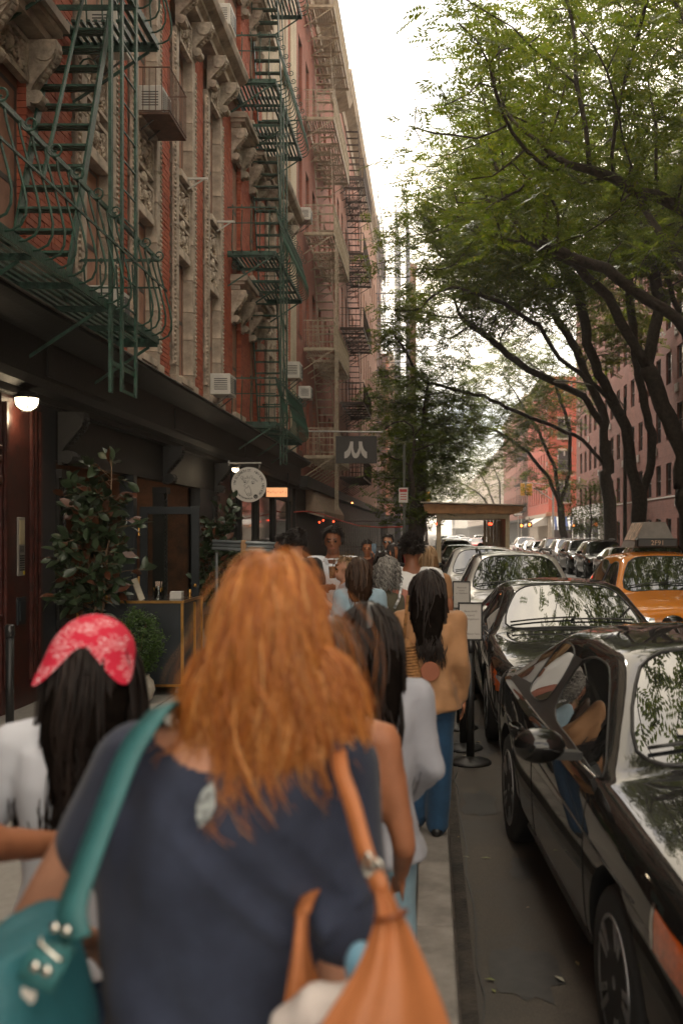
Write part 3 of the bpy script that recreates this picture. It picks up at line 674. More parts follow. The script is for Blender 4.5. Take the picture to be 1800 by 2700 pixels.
# ============================================================ plain neighbouring buildings
def pwindow(parent, loc, rz, w, h, key, sillm=None, frame=M_SASH, pane=M_GLASSD):
    def fr():
        b = MB(); t = 0.06
        b.bb(-0.05, 0.03, -w / 2, -w / 2 + t, 0, h); b.bb(-0.05, 0.03, w / 2 - t, w / 2, 0, h); b.bb(-0.05, 0.03, -w / 2 + t, w / 2 - t, h - t, h); b.bb(-0.05, 0.03, -w / 2 + t, w / 2 - t, 0, t); b.bb(-0.05, 0.035, -w / 2 + t, w / 2 - t, h * 0.5 - 0.03, h * 0.5 + 0.03); return b
    f = shared(key + 'pw', 'window', fr, frame, parent, loc, (0, 0, rz))
    shared(key + 'pp', 'pane', lambda: MB().bb(-0.02, 0.0, -w / 2 + 0.06, w / 2 - 0.06, 0.06, h - 0.06), pane, f)
    if sillm: shared(key + 'ps', 'sill', lambda: MB().bb(-0.06, 0.13, -w / 2 - 0.1, w / 2 + 0.1, -0.14, -0.003), sillm, f); shared(key + 'pl', 'lintel', lambda: MB().bb(-0.06, 0.07, -w / 2 - 0.1, w / 2 + 0.1, h + 0.003, h + 0.22), sillm, f)
    return f
def holed_wall(x, thick, y0, y1, z0, z1, holes, axis='x'):
    """wall slab with rectangular openings: split into strips by the openings' rows"""
    b = MB(); rows = sorted(set([z0, z1] + [h[2] for h in holes] + [h[3] for h in holes]))
    for a, c in zip(rows[:-1], rows[1:]):
        if c - a < 1e-4: continue
        hs = sorted([(h[0], h[1]) for h in holes if h[2] <= a + 1e-5 and h[3] >= c - 1e-5]); y = y0
        for (p, q) in hs + [(y1, y1)]:
            if p - y > 1e-4: b.bb(x - thick, x, y, p, a, c) if axis == 'x' else b.bb(y, p, x, x + thick, a, c)
            y = max(y, q)
    return b
def plain_building(name, label, key, side, x, y0, y1, h, mt, w=1.0, wh=1.9, z0=4.4, dz=3.5, first=1.2, step=2.3, trim=M_STONE, rows=99, cornice=0.5, skip=None, ground=3.6, gm=M_BLACKP, depth=10, frame=M_SASH, pane=M_GLASSD):
    t = thing(name, label, 'building', (x, (y0 + y1) / 2, 0)); o = Vector((x, (y0 + y1) / 2, 0))
    ys = []; y = y0 + first
    while y < y1 - 0.7: ys.append(y); y += step
    zs = [z for z in [z0 + dz * i for i in range(rows)] if z + wh < h - 0.8]
    holes = [(y - w / 2 - o.y, y + w / 2 - o.y, z, z + wh) for y in ys for z in zs]
    b = holed_wall(0, 0.25, y0 - o.y, y1 - o.y, ground, h, holes)
    b.bb(-depth, -0.25, y0 - o.y, y1 - o.y, ground, h)
    wl = b.build('wall', mt, t); wl.rotation_euler = (0, 0, 0)
    if side > 0: wl.scale = (-1, 1, 1)
    for y in ys:
        for z in zs: pwindow(t, (-side * -0.0 + side * 0.14 * 1 if False else (-0.13 if side < 0 else 0.13), y - o.y, z), 0 if side < 0 else PI, w, wh, key, trim, frame, pane)
    sg = -1 if side < 0 else 1
    xx = lambda a: a if side < 0 else -a
    if cornice:
        pr = [(-0.2, h - 0.7), (0.05, h - 0.7), (0.12, h - 0.4), (cornice * 0.8, h - 0.15), (cornice, h + 0.15), (-0.2, h + 0.2)]
        MB().prism([(xx(p), q) for p, q in pr], (0, y0 - o.y, 0), (1, 0, 0), (0, 0, 1), (0, y1 - y0, 0)).build('cornice', trim or mt, t)
    if gm:
        MB().bb(xx(-depth), xx(-0.02), y0 - o.y, y1 - o.y, 0, ground).build('ground_floor', gm, t)
        MB().bb(xx(-0.05), xx(0.35), y0 - o.y, y1 - o.y, ground - 0.35, ground).build('shop_cornice', gm, t)
    return t
M_BRB = brick_mat('brown_red_brick', (0.33, 0.10, 0.065), (0.27, 0.085, 0.055), (0.24, 0.15, 0.11))
M_BRC = brick_mat('rose_brick', (0.36, 0.15, 0.10), (0.30, 0.12, 0.085), (0.28, 0.19, 0.15))
M_BRD = brick_mat('tan_brick', (0.38, 0.20, 0.14), (0.33, 0.17, 0.115), (0.3, 0.22, 0.17))
M_TRIMT = mat('tan_trim', (0.40, 0.32, 0.25), 0.85, var=0.25, scale=2)
bB = plain_building('brick_house', 'brownish red brick house behind the cream fire escape', 'bB', -1, FX, 32.3, 46, 21.0, M_BRB, 0.95, 2.1, 4.5, 3.75, 1.0, 1.95, M_TRIMT, cornice=0.75)
bC = plain_building('brick_house', 'rose brick house behind the dark brown fire escape', 'bC', -1, FX, 46, 62, 22.5, M_BRC, 1.0, 2.0, 4.6, 3.5, 1.1, 2.2, M_TRIMT, cornice=0.7)
bD = plain_building('brick_house', 'tan brick house next to the tall pipe scaffold', 'bD', -1, FX, 62, 88.5, 24, M_BRD, 1.0, 2.0, 4.6, 3.5, 1.1, 2.4, M_TRIMT, cornice=0.5)
bE = plain_building('brick_house', 'far brown building across the side street on the left', 'bE', -1, FX, 104, 170, 20, M_BRC, 1.1, 2.0, 4.6, 3.5, 1.4, 2.8, M_TRIMT)
bF = plain_building('brick_house', 'pale distant building far down the left side', 'bF', -1, FX, 171, 330, 17, mat('pale_render', (0.45, 0.38, 0.31), 0.9, var=0.2), 1.3, 2.0, 4.6, 3.5, 2, 4.5, None)
# awning over the far shop, pleated brown canvas
aw = thing('shop_awning', 'brown striped canvas awning sloping over a dark shop entrance', 'awning', (FX, 38.5, 2.5))
ml = [mat('awning_brown', (0.30, 0.22, 0.165), 0.85, var=0.15), mat('awning_tan', (0.44, 0.34, 0.26), 0.85, var=0.15)]
n = 26
cloth = MB()
for i in range(n):
    a, b = -3.9 + 7.8 * i / n, -3.9 + 7.8 * (i + 1) / n; m_ = (a + b) / 2; cloth.cm = i % 2
    pts = [(0.02, a, 1.1), (0.66, a, 0.02), (0.66, a, -0.22), (0.02, b, 1.1), (0.66, b, 0.02), (0.66, b, -0.22)]
    cloth.add(pts, [(0, 1, 4, 3), (1, 2, 5, 4)])
cloth.build('canopy', None, aw, mats=ml)
for s in (-3.9, 3.9):
    MB().prism([(0.02, 1.1), (0.66, 0.02), (0.66, -0.2), (0.02, 0.0)], (0, s - 0.005, 0), (1, 0, 0), (0, 0, 1), (0, 0.01, 0)).build('side_panel', ml[0], aw)
    MB().tube([(0.0, s, 0.0), (0.66, s, 0.0)], 0.015, 6).build('arm', M_BROWNIRON, aw)
# a sidewalk shed and scaffold tower of pipes further on
scf = thing('pipe_scaffold', 'tall bluish pipe scaffold standing against the sky beside the tan house', 'scaffold', (-2.6, 76, 0))
M_PIPE = mat('scaffold_pipe', (0.17, 0.18, 0.21), 0.5, 0.4, var=0.2)
for x in (-0.95, 0.25, 1.0):
    for y in (-6, -3.6, -1.2, 1.2, 3.6, 6):
        shared('scp', 'post', lambda: MB().tube([(0, 0, 0), (0, 0, 25)], 0.035, 6), M_PIPE, scf, (x, y, 0))
for k in range(14):
    z = 2.4 + k * 1.75
    for x in (-0.95, 1.0): shared('scl', 'ledger', lambda: MB().tube([(0, -6.3, 0), (0, 6.3, 0)], 0.03, 6), M_PIPE, scf, (x, 0, z))
    for y in (-6, -3.6, -1.2, 1.2, 3.6, 6): shared('sct', 'transom', lambda: MB().tube([(-1.1, 0, 0), (1.15, 0, 0)], 0.03, 6), M_PIPE, scf, (0, y, z))
    if k % 2 == 0:
        shared('scd', 'brace', lambda: MB().tube([(1.0, -6, 0), (1.0, 6, 1.75)], 0.025, 5), M_PIPE, scf, (0, 0, z))
        if k in (0, 6): shared('sck', 'plank', lambda: MB().bb(-0.95, -0.3, -6, 6, -0.03, 0.03), mat('scaffold_plank', (0.14, 0.10, 0.075), 0.8), scf, (0, 0, z + 0.08))
hoist = tag(MB().bb(-0.25, 0.25, -0.3, 0.3, 0, 23.5).bb(-0.35, 0.35, -0.4, 0.4, 23.5, 23.8).build('chimney_stack', mat('brown_duct', (0.22, 0.125, 0.085), 0.8, var=0.2)), 'slim brown shaft rising at the right of the scaffold', 'shaft')
hoist.location = (-1.35, 84, 0)
# roof ladder and parapet railings against the sky
gl = thing('roof_ladder', 'pale iron ladder hooked over the roof edge against the bright sky', 'ladder', (FX, 37.6, 19.4))
for s in (-0.25, 0.25): MB().tube([(0.75, s, 0), (0.75, s, 3.4), (0.6, s, 3.8), (0.2, s, 3.8), (-0.4, s, 3.4)], 0.025, 6).build('ladder_rail', M_TANIRON, gl)
for i in range(12): shared('glr', 'rung', lambda: MB().tube([(0.75, -0.25, 0), (0.75, 0.25, 0)], 0.016, 5), M_TANIRON, gl, (0, 0, 0.2 + i * 0.29))

# ============================================================ air conditioners and window guards
def aircon(loc, label, s=1.0, side=-1):
    t = thing('air_conditioner', label, 'air conditioner', loc, 0 if side < 0 else PI, 'window air conditioners')
    MB().bb(-0.1, 0.36, -0.29, 0.29, 0, 0.40).build('casing', M_WHITE, t, bevel=0.012)
    g = MB(); g.bb(0.355, 0.366, -0.25, 0.02, 0.05, 0.35); g.build('grille', M_GRILL, t)
    for i in range(9): shared('acl', 'louvre', lambda: MB().bb(0.362, 0.372, -0.25, 0.02, -0.006, 0.006), M_WHITE, t, (0, 0, 0.07 + i * 0.033))
    MB().bb(0.36, 0.37, 0.05, 0.26, 0.06, 0.34).build('vent', M_GRILL, t)
    for i in range(6): shared('acv', 'side_slot', lambda: MB().bb(0.05, 0.3, -0.294, -0.288, -0.008, 0.008), M_GRILL, t, (0, 0, 0.1 + i * 0.04))
    for y in (-0.2, 0.2): shared('acb', 'bracket', lambda: MB().bar((0.0, 0, -0.25), (0.3, 0, -0.01), 0.02), M_GRILL, t, (0, y, 0))
    t.scale = (s, s, s); return t
aircon((FX, 12.9, 7.88), 'white air conditioner high behind the nearest green fire escape rails')
aircon((FX, 12.85, 4.44), 'white air conditioner behind the lowest bulging rail of the near fire escape')
aircon((FX + 0.05, 19.8, 4.44), 'white air conditioner low in the last carved bay before the second fire escape')
aircon((FX + 0.05, 19.8, 11.5), 'white air conditioner above the stone entablature, near the top of the photo')
aircon((FX, 30.1, 6.3), 'white air conditioner at second floor level just left of the cream fire escape', 1.2)
aircon((FX, 33.4, 6.15), 'small white air conditioner set just behind the larger one by the cream fire escape')
aircon((FX, 33.3, 11.9), 'small white air conditioner above the upper cream platform')
wg = thing('window_guard', 'rusty iron window guard basket holding a pale box on a carved bay', 'window guard', (FX, 15.1, 7.82))
MB().bb(0.06, 0.5, -0.5, 0.5, -0.05, -0.02).build('base_plate', mat('rusty_iron', (0.11, 0.055, 0.035), 0.75, var=0.4, scale=9), wg)
M_RUST = MATS['rusty_iron']
for z in (0.0, 0.62): MB().tube([(0.06, -0.5, z), (0.5, -0.5, z), (0.5, 0.5, z), (0.06, 0.5, z)], 0.012, 5).build('rail', M_RUST, wg)
for i in range(13): shared('wgb', 'bar', lambda: MB().tube([(0.5, 0, 0), (0.5, 0, 0.62)], 0.007, 4), M_RUST, wg, (0, -0.48 + 0.08 * i, 0))
for i in range(5): shared('wgb2', 'side_bar', lambda: MB().tube([(0, -0.5, 0), (0, -0.5, 0.62)], 0.007, 4), M_RUST, wg, (0.12 + 0.09 * i, 0, 0))
aircon((FX + 0.02, 15.0, 7.86), 'grey white air conditioner inside the rusty window guard', 0.95)
for (yc, z, l) in ((17.4, 7.8, 'thin white shelf bracket fixed under the third carved bay window'), (19.8, 7.8, 'thin white shelf bracket fixed under the fourth carved bay window')):
    sb = thing('shelf_bracket', l, 'bracket', (FX + 0.1, yc, z))
    MB().bb(0, 0.34, -0.02, 0.02, 0, 0.035).build('arm', M_WHITE, sb); MB().bar((0, 0, -0.16), (0.26, 0, 0), 0.02).build('strut', M_WHITE, sb)
# ============================================================ RIGHT SIDE buildings
M_BRG = brick_mat('apartment_brick', (0.15, 0.036, 0.021), (0.19, 0.055, 0.034), (0.17, 0.095, 0.066), bw=0.42, bh=0.13, stain=0.3)
M_GRAY = mat('grey_parapet', (0.34, 0.33, 0.30), 0.85, var=0.2, scale=1.5)
M_GLASSR = mat('clear_pane_dark', (0.05, 0.05, 0.055), 0.04, var=0.2, scale=0.6, spec=0.8)
bG = plain_building('apartment_block', 'long dark red brick apartment block behind the row of street trees', 'bG', 1, GX, -12, 86, 20.0, M_BRG, 1.15, 1.65, 0.9, 2.85, 1.3, 2.35, None, cornice=0, ground=0.0, gm=None, depth=12, frame=mat('dark_frame', (0.06, 0.05, 0.045), 0.5), pane=M_GLASSR)
MB().bb(-0.06, 12, -49, 49, 20.0, 22.3).build('parapet', M_GRAY, bG)
MB().bb(-0.03, -0.003, -49, 49, 3.62, 3.7).build('conduit', mat('pale_conduit', (0.5, 0.46, 0.42), 0.7), bG)
rg = random.Random(2)
for i in range(17):
    for k in range(6):
        if rg.random() < 0.75:
            shared('sleeve', 'wall_sleeve', lambda: MB().bb(-0.06, -0.002, -0.33, 0.33, 0, 0.42).bb(-0.07, -0.06, -0.29, 0.29, 0.04, 0.38), mat('wall_sleeve', (0.30, 0.25, 0.22), 0.7), bG, (0, -10.7 - 37 + 37 + 2.35 * i * 2 - 0.0 + 10.6, 0.9 + 2.85 * k - 0.62))
            if False: pass
# white shop front at the far end of the block
ws = thing('white_shop', 'white painted shop front at the foot of the brick block, behind a small tree', 'shop', (GX, 79, 0))
MB().bb(-0.35, 0.0, -7, 7, 0, 3.9).build('white_wall', mat('white_paint', (0.72, 0.71, 0.68), 0.7, var=0.1, scale=2), ws)
for y in (-5, -1.6, 1.8, 5.2): shared('wsg', 'shop_window', lambda: MB().bb(-0.37, -0.352, -1.2, 1.2, 0.6, 2.9), M_GLASSR, ws, (0, y, 0))
# the red corner building across the side street
M_REDP = brick_mat('red_painted_brick', (0.46, 0.085, 0.045), (0.42, 0.075, 0.042), (0.36, 0.07, 0.045), stain=0.2)
bH = plain_building('corner_building', 'bright red painted corner building with striped awning across the side street', 'bH', 1, GX, 106, 128, 18.0, M_REDP, 1.1, 2.0, 5.0, 3.3, 1.6, 2.6, M_TRIMT, ground=3.8, gm=mat('cream_shop', (0.42, 0.36, 0.30), 0.7, var=0.1), cornice=0.7)
for z in (5.0, 8.3, 11.6):
    for x in (1.6, 4.6, 7.6): pwindow(bH, (x, -11.06, z), -PI / 2, 1.3, 2.0, 'bHs', M_TRIMT)
MB().bb(0.2, 9.5, -11.15, -11.0, 0.5, 2.9).build('shop_window', M_GLASSR, bH)
for x in (0.15, 2.4, 4.6): MB().bb(x, x + 0.2, -11.25, -11.0, 0, 3.5).build('shop_post', MATS['cream_shop'], bH)
MB().bb(-0.3, 10, -11.6, -11.0, 3.55, 3.95).build('shop_cornice', mat('rust_cornice', (0.36, 0.16, 0.09), 0.7), bH)
sa = thing('striped_awning', 'blue and white striped awning on the red corner building', 'awning', (GX + 2.6, 104.9, 2.1))
st = MB(); nst = 18
for i in range(nst):
    st.cm = i % 2; a, b = -2.5 + 5 * i / nst, -2.5 + 5 * (i + 1) / nst
    st.add([(a, 0.05, 1.35), (b, 0.05, 1.35), (b, -0.9, 0.35), (a, -0.9, 0.35), (a, -0.9, 0), (b, -0.9, 0)], [(0, 3, 2, 1), (3, 4, 5, 2)])
st.build('canopy', None, sa, mats=[mat('awning_white', (0.78, 0.78, 0.76), 0.8, var=0.05), mat('awning_blue', (0.05, 0.09, 0.24), 0.8, var=0.05)])
for x in (-2.5, 2.5): MB().tube([(x, 0.05, 0.3), (x, -0.9, 0.3)], 0.02, 6).build('arm', M_PIPE, sa)
ga = thing('grey_awning', 'plain grey awning sloping over the street side of the red corner building', 'awning', (GX, 112, 2.4))
MB().add([(0, -5, 1.2), (0, 5, 1.2), (-1.6, 5, 0.25), (-1.6, -5, 0.25), (-1.6, 5, 0), (-1.6, -5, 0)], [(0, 1, 2, 3), (3, 2, 4, 5)]).build('canopy', mat('awning_grey', (0.5, 0.48, 0.45), 0.8, var=0.05), ga)
for y in (-5, 5): MB().prism([(0, 1.2), (-1.6, 0.25), (-1.6, 0.0), (0, 0.2)], (0, y, 0), (1, 0, 0), (0, 0, 1), (0, 0.02, 0)).build('side_panel', MATS['awning_grey'], ga)
bI = plain_building('brick_house', 'dark tenement with fire escapes beyond the red corner building', 'bI', 1, GX, 128, 170, 19, M_BRB, 1.0, 2.0, 5, 3.4, 1.6, 2.7, M_TRIMT)
bJ = plain_building('brick_house', 'pale distant building far down the right side', 'bJ', 1, GX, 171, 330, 16, mat('pale_plaster', (0.5, 0.42, 0.36), 0.9, var=0.2), 1.3, 2.0, 4.6, 3.5, 2, 4.5, None)
fire_escape('fe', 'dark brown iron fire escape far off past the red corner building', 129, 136, [4.6, 8.0, 11.4, 14.8], M_BROWNIRON, 'plain', stair=(134.5, 131.5), fx=GX - 1.15, xo=GX - 0.05, endrails=True)
bK = plain_building('brick_house', 'rose coloured building closing the view at the street end', 'bK', -1, -3.0, 400, 460, 26, M_BRC, 2, 2.4, 5, 4, 2, 5, None, depth=60)
bL = plain_building('brick_house', 'white building closing the view at the street end', 'bL', 1, 10.0, 400, 460, 23, mat('white_render', (0.6, 0.58, 0.55), 0.9, var=0.1), 2, 2.4, 5, 4, 2, 5, None, depth=60)

# ============================================================ TREES (branches grown into the crown, leaf sprays at the ends)
def leaf_mat(name, cols, tr=0.45):
    m = bpy.data.materials.new(name); m.use_nodes = True; t = m.node_tree; t.nodes.clear(); L = t.links.new
    o = N(m, 'ShaderNodeOutputMaterial'); g = N(m, 'ShaderNodeNewGeometry'); r = N(m, 'ShaderNodeValToRGB')
    while len(r.color_ramp.elements) < len(cols): r.color_ramp.elements.new(0.5)
    for i, c in enumerate(cols): r.color_ramp.elements[i].position = i / (len(cols) - 1); r.color_ramp.elements[i].color = (*c, 1)
    L(g.outputs['Random Per Island'], r.inputs['Fac'])
    d = N(m, 'ShaderNodeBsdfPrincipled'); d.inputs['Roughness'].default_value = 0.5; L(r.outputs['Color'], d.inputs['Base Color'])
    tl = N(m, 'ShaderNodeBsdfTranslucent'); br = N(m, 'ShaderNodeMix'); br.data_type = 'RGBA'; br.blend_type = 'MULTIPLY'; br.inputs['Factor'].default_value = 1; br.inputs['B'].default_value = (1.7, 1.6, 0.75, 1)
    L(r.outputs['Color'], br.inputs['A']); L(br.outputs['Result'], tl.inputs['Color'])
    mi = N(m, 'ShaderNodeMixShader'); mi.inputs[0].default_value = tr; L(d.outputs[0], mi.inputs[1]); L(tl.outputs[0], mi.inputs[2]); L(mi.outputs[0], o.inputs['Surface'])
    return m
M_LEAF = leaf_mat('locust_leaf', [(0.045, 0.072, 0.009), (0.066, 0.098, 0.011), (0.095, 0.126, 0.014), (0.054, 0.082, 0.009), (0.135, 0.15, 0.02)], 0.55)
M_LEAFD = leaf_mat('dark_leaf', [(0.045, 0.080, 0.014), (0.07, 0.108, 0.017), (0.10, 0.138, 0.02), (0.055, 0.088, 0.016)], 0.5)
M_BARK = mat('bark', (0.058, 0.045, 0.036), 0.9, var=0.4, scale=9, bump=0.9, bscale=30)
from mathutils import kdtree
def leaf_mesh(pts, dirs, per, spread, size, rs, droop=0.25, spray=0):
    """leaves round each point; with spray > 0 they sit in pairs along drooping leaf stalks (pinnate sprays)"""
    if spray:
        k = max(1, per // spray); n = len(pts) * k
        C = np.repeat(np.array(pts), k, 0) + rs.normal(0, 1, (n, 3)) * spread * np.array([1, 1, 0.5])
        a = rs.uniform(0, 2 * PI, n); ax = np.stack([np.cos(a), np.sin(a), rs.uniform(-0.55, 0.15, n)], 1); ax /= np.linalg.norm(ax, axis=1, keepdims=True)
        up = np.array([0, 0, 1.0]) + rs.normal(0, 0.35, (n, 3)); sd = np.cross(ax, up); sd /= np.linalg.norm(sd, axis=1, keepdims=True) + 1e-9; nm = np.cross(sd, ax)
        h = spray // 2; s = size * rs.uniform(0.75, 1.25, n); out = []
        for i in range(h):
            f = (i + 0.5) / h
            for sg in (-1, 1):
                b0 = C + ax * (s * 0.62 * i)[:, None] - nm * (s * 1.6 * f * f * droop * h / 7)[:, None]; d = sd * sg * 0.86 + ax * 0.5 - nm * 0.18 + rs.normal(0, 0.13, (n, 3))
                L = (s * (0.75 + 0.5 * math.sin(PI * (0.15 + 0.75 * f))))[:, None]; w = ax * L * 0.25
                out.append(np.stack([b0, b0 + d * L * 0.45 + w, b0 + d * L, b0 + d * L * 0.45 - w], 1))
        v = np.stack(out, 1).reshape(-1, 3); return v, np.arange(len(v)).reshape(-1, 4)
    n = len(pts) * per
    P = np.repeat(np.array(pts), per, 0); D = np.repeat(np.array(dirs), per, 0)
    off = rs.normal(0, 1, (n, 3)) * spread * np.array([1, 1, 0.55]) + D * rs.uniform(-0.2, 0.5, (n, 1)) * spread * 2
    C = P + off
    ax = rs.normal(0, 1, (n, 3)); ax[:, 2] *= 0.6; ax /= np.linalg.norm(ax, axis=1, keepdims=True) + 1e-9
    nrm = rs.normal(0, 1, (n, 3)) + np.array([0, 0, 0.9]); bx = np.cross(ax, nrm); bx /= np.linalg.norm(bx, axis=1, keepdims=True) + 1e-9
    s = (size * rs.uniform(0.6, 1.3, n))[:, None]
    cn = np.cross(ax, bx)
    v = np.stack([C - ax * s, C + bx * s * 0.36 + cn * s * 0.12, C + ax * s, C - bx * s * 0.36 + cn * s * 0.12], 1).reshape(-1, 3)
    return v, np.arange(n * 4).reshape(n, 4)
def fast_mesh(name, v, quads, m, parent):
    me = bpy.data.meshes.new(name); me.vertices.add(len(v)); me.vertices.foreach_set('co', np.asarray(v, np.float32).ravel())
    k = quads.shape[1]; nq = len(quads)
    me.loops.add(nq * k); me.loops.foreach_set('vertex_index', quads.astype(np.int32).ravel()); me.polygons.add(nq)
    me.polygons.foreach_set('loop_start', np.arange(0, nq * k, k, dtype=np.int32)); me.polygons.foreach_set('loop_total', np.full(nq, k, np.int32))
    me.update(calc_edges=True); me.materials.append(m); o = link(bpy.data.objects.new(name, me)); o.parent = parent; return o
def tree(label, base, seeds, lobes, seed, npts=800, per=42, spread=0.33, lsize=0.085, name='locust_tree', lm=None, r0=0.03, step=0.42, kill=0.75, infl=6.0, group='street trees', trunk_r=0.25, tip=0.011, gap=-1.5):
    rs = np.random.RandomState(seed); base = Vector(base)
    t = thing(name, label, 'tree', base, 0, group)
    vol = np.array([l[3] * l[4] * l[5] for l in lobes], float); cnt = np.maximum(8, (vol / vol.sum() * npts)).astype(int)
    pts = []
    for l, c in zip(lobes, cnt):
        d = rs.normal(0, 1, (c, 3)); d /= np.linalg.norm(d, axis=1, keepdims=True); rr = rs.uniform(0.08, 1, (c, 1)) ** (1 / 2.2)
        pts.append(d * rr * np.array(l[3:6]) + np.array(l[0:3]))
    pts = np.concatenate(pts)
    # gaps: clumpy thinning
    fq = rs.normal(0, 1, (5, 3)) * 0.75; ph = rs.uniform(0, 6, 5); f = sum(np.sin(pts @ fq[i] + ph[i]) for i in range(5)); pts = pts[f > gap]
    nodes = []; par = []
    for path in seeds:
        pi = -1
        if nodes:
            q = np.array(path[0]); dd = [np.linalg.norm(np.array(nn) - q) for nn in nodes]; pi = int(np.argmin(dd))
        p = [Vector(a) for a in path]
        dense = []
        for a, b in zip(p[:-1], p[1:]):
            k = max(1, int((b - a).length / step)); dense += [a.lerp(b, i / k) for i in range(k)]
        dense.append(p[-1])
        for q in dense:
            jit = Vector(rs.normal(0, 0.03, 3)) if pi >= 0 else Vector()
            nodes.append(tuple(q + jit)); par.append(pi); pi = len(nodes) - 1
    nseed = len(nodes)
    P = pts.copy(); alive = np.ones(len(P), bool)
    near = np.full(len(P), -1); nd = np.full(len(P), 1e9); done = 0
    for it in range(70):
        A = np.array(nodes[done:])
        if len(A):
            d = np.linalg.norm(P[:, None, :] - A[None], axis=2); m = d.argmin(1); dm = d[np.arange(len(P)), m]; up = dm < nd; nd[up] = dm[up]; near[up] = m[up] + done
        done = len(nodes); alive &= nd > kill
        act = alive & (nd < infl)
        if not act.any(): break
        newn = {}
        for i in np.where(act)[0]: newn.setdefault(near[i], []).append(i)
        for k, ii in newn.items():
            b = np.array(nodes[k]); dr = (P[ii] - b); dr /= np.linalg.norm(dr, axis=1, keepdims=True); dv = dr.mean(0); ln = np.linalg.norm(dv)
            if ln < 0.1: dv = dr[0]; ln = 1
            dv = dv / ln
            if par[k] >= 0:
                pd = b - np.array(nodes[par[k]]); pd /= np.linalg.norm(pd) + 1e-9; dv = dv + pd * 0.55
            dv = dv + rs.normal(0, 0.12, 3); dv /= np.linalg.norm(dv)
            nodes.append(tuple(b + dv * step)); par.append(k)
    n = len(nodes); nodesA = np.array(nodes); kids = [[] for _ in range(n)]
    for i, p in enumerate(par):
        if p >= 0: kids[p].append(i)
    rad = np.zeros(n)
    for i in range(n - 1, -1, -1):
        rad[i] = tip if not kids[i] else sum(rad[c] ** 2.25 for c in kids[i]) ** (1 / 2.25)
    sc = trunk_r / max(rad[0], 1e-6); rad = np.maximum(tip * 0.8, rad * (1 + (sc - 1) * (rad / rad[0]) ** 0.6))
    mb = MB(); lb = MB(); stack = [(0, [])]
    roots = [i for i, p in enumerate(par) if p < 0]
    todo = [(r, None) for r in roots]
    while todo:
        s, fr = todo.pop(); ch = ([fr] if fr is not None else []) + [s]; cur = s
        while kids[cur]:
            ks = sorted(kids[cur], key=lambda c: -rad[c]); 
            for c in ks[1:]: todo.append((c, cur))
            cur = ks[0]; ch.append(cur)
        if len(ch) > 1:
            rr = [min(rad[i], rad[ch[1]] * 1.05) if (fr is not None and j == 0) else rad[i] for j, i in enumerate(ch)]
            mb.tube([nodesA[i] for i in ch], rr, 9 if rr[0] > 0.1 else (6 if rr[0] > 0.03 else 4), cap=True)
    # root flare
    for i in range(len(mb.v)):
        x, y, z = mb.v[i]
        if z < 0.5:
            f = 1 + 0.7 * (1 - max(z, 0) / 0.5) ** 2; mb.v[i] = (nodesA[0][0] + (x - nodesA[0][0]) * f, nodesA[0][1] + (y - nodesA[0][1]) * f, z)
    mb.build('trunk', M_BARK, t, True)
    tips = [i for i in range(n) if i >= nseed and rad[i] < 0.05]
    lp = np.concatenate([P, nodesA[tips]]) if tips else P
    keep = rs.uniform(0, 1, len(lp)) < 0.92; lp = lp[keep]
    dirs = rs.normal(0, 1, (len(lp), 3)); dirs[:, 2] -= 0.4; dirs /= np.linalg.norm(dirs, axis=1, keepdims=True)
    v, q = leaf_mesh(lp, dirs, per, spread, lsize, rs, spray=14 if name == 'locust_tree' else (12 if name == 'maple_tree' else 0))
    c = fast_mesh('crown', v, q, lm or M_LEAF, t); c['kind'] = 'stuff'
    return t
def C4(cx, cy, Y): return PX(900 + cx / 1.742, 900 + cy / 1.742, Y)
def rel(base, pts): return [tuple(Vector(p) - Vector(base)) for p in pts]
TX = 9.1
def std_lobes(k=0.0, big=1.0): return [(-3.4 + k, 0, 13.0, 5.6 * big, 4.8, 4.2), (-6.4 + k, -0.5, 10.2, 3.6 * big, 3.8, 2.6), (0.5, 0.5, 11.5, 3.2, 4, 3.4), (-4.5 + k, 1, 8.3, 3.4, 3.2, 1.6)]
def std_seeds(rs, lean=-1.0): 
    r = random.Random(rs); z0 = 3.0 + r.random()
    s = [[(0, 0, -0.1), (0.05, 0, 1.5), (-0.15, 0.1, z0)], [(-0.15, 0.1, z0), (-0.9, 0.2, z0 + 1.8), (-2.4, -0.3, z0 + 3.6), (-4.4, -0.6, z0 + 4.9), (-6.5, -0.8, z0 + 5.6)],
         [(-0.15, 0.1, z0), (-0.4, 0.8, z0 + 2.4), (-1.4, 1.6, z0 + 5), (-2.8, 2.2, z0 + 7.5)], [(-0.15, 0.1, z0), (0.4, -0.4, z0 + 2.2), (0.3, -1.2, z0 + 5), (-0.8, -1.8, z0 + 8)]]
    return s
tree('street tree on the right behind the camera line, seen only in reflections', (TX, 3.5, 0), std_seeds(4), std_lobes(0.8, 0.95), 31, 420, per=42, spread=0.42, lsize=0.15)
tree('street tree on the right beside the near cars, seen in their windscreens', (TX, 11.5, 0), std_seeds(6), [(-3.4, 0, 13.0, 5.4, 4.8, 3.6), (-4.4, 0.5, 11.4, 3.4, 3.8, 2.2), (-1.2, 0.5, 8.6, 3.6, 4.5, 2.2)], 32, 700, per=42, spread=0.36, lsize=0.14)
tree('overhanging street tree on the right, closest to the camera, trunk out of view', (TX, 20, 0), std_seeds(1), std_lobes(-0.2, 0.95) + [(0.3, 0, 8.6, 2.6, 4, 2.0)], 11, 1050, gap=-1.1, per=56, spread=0.32, lsize=0.100)
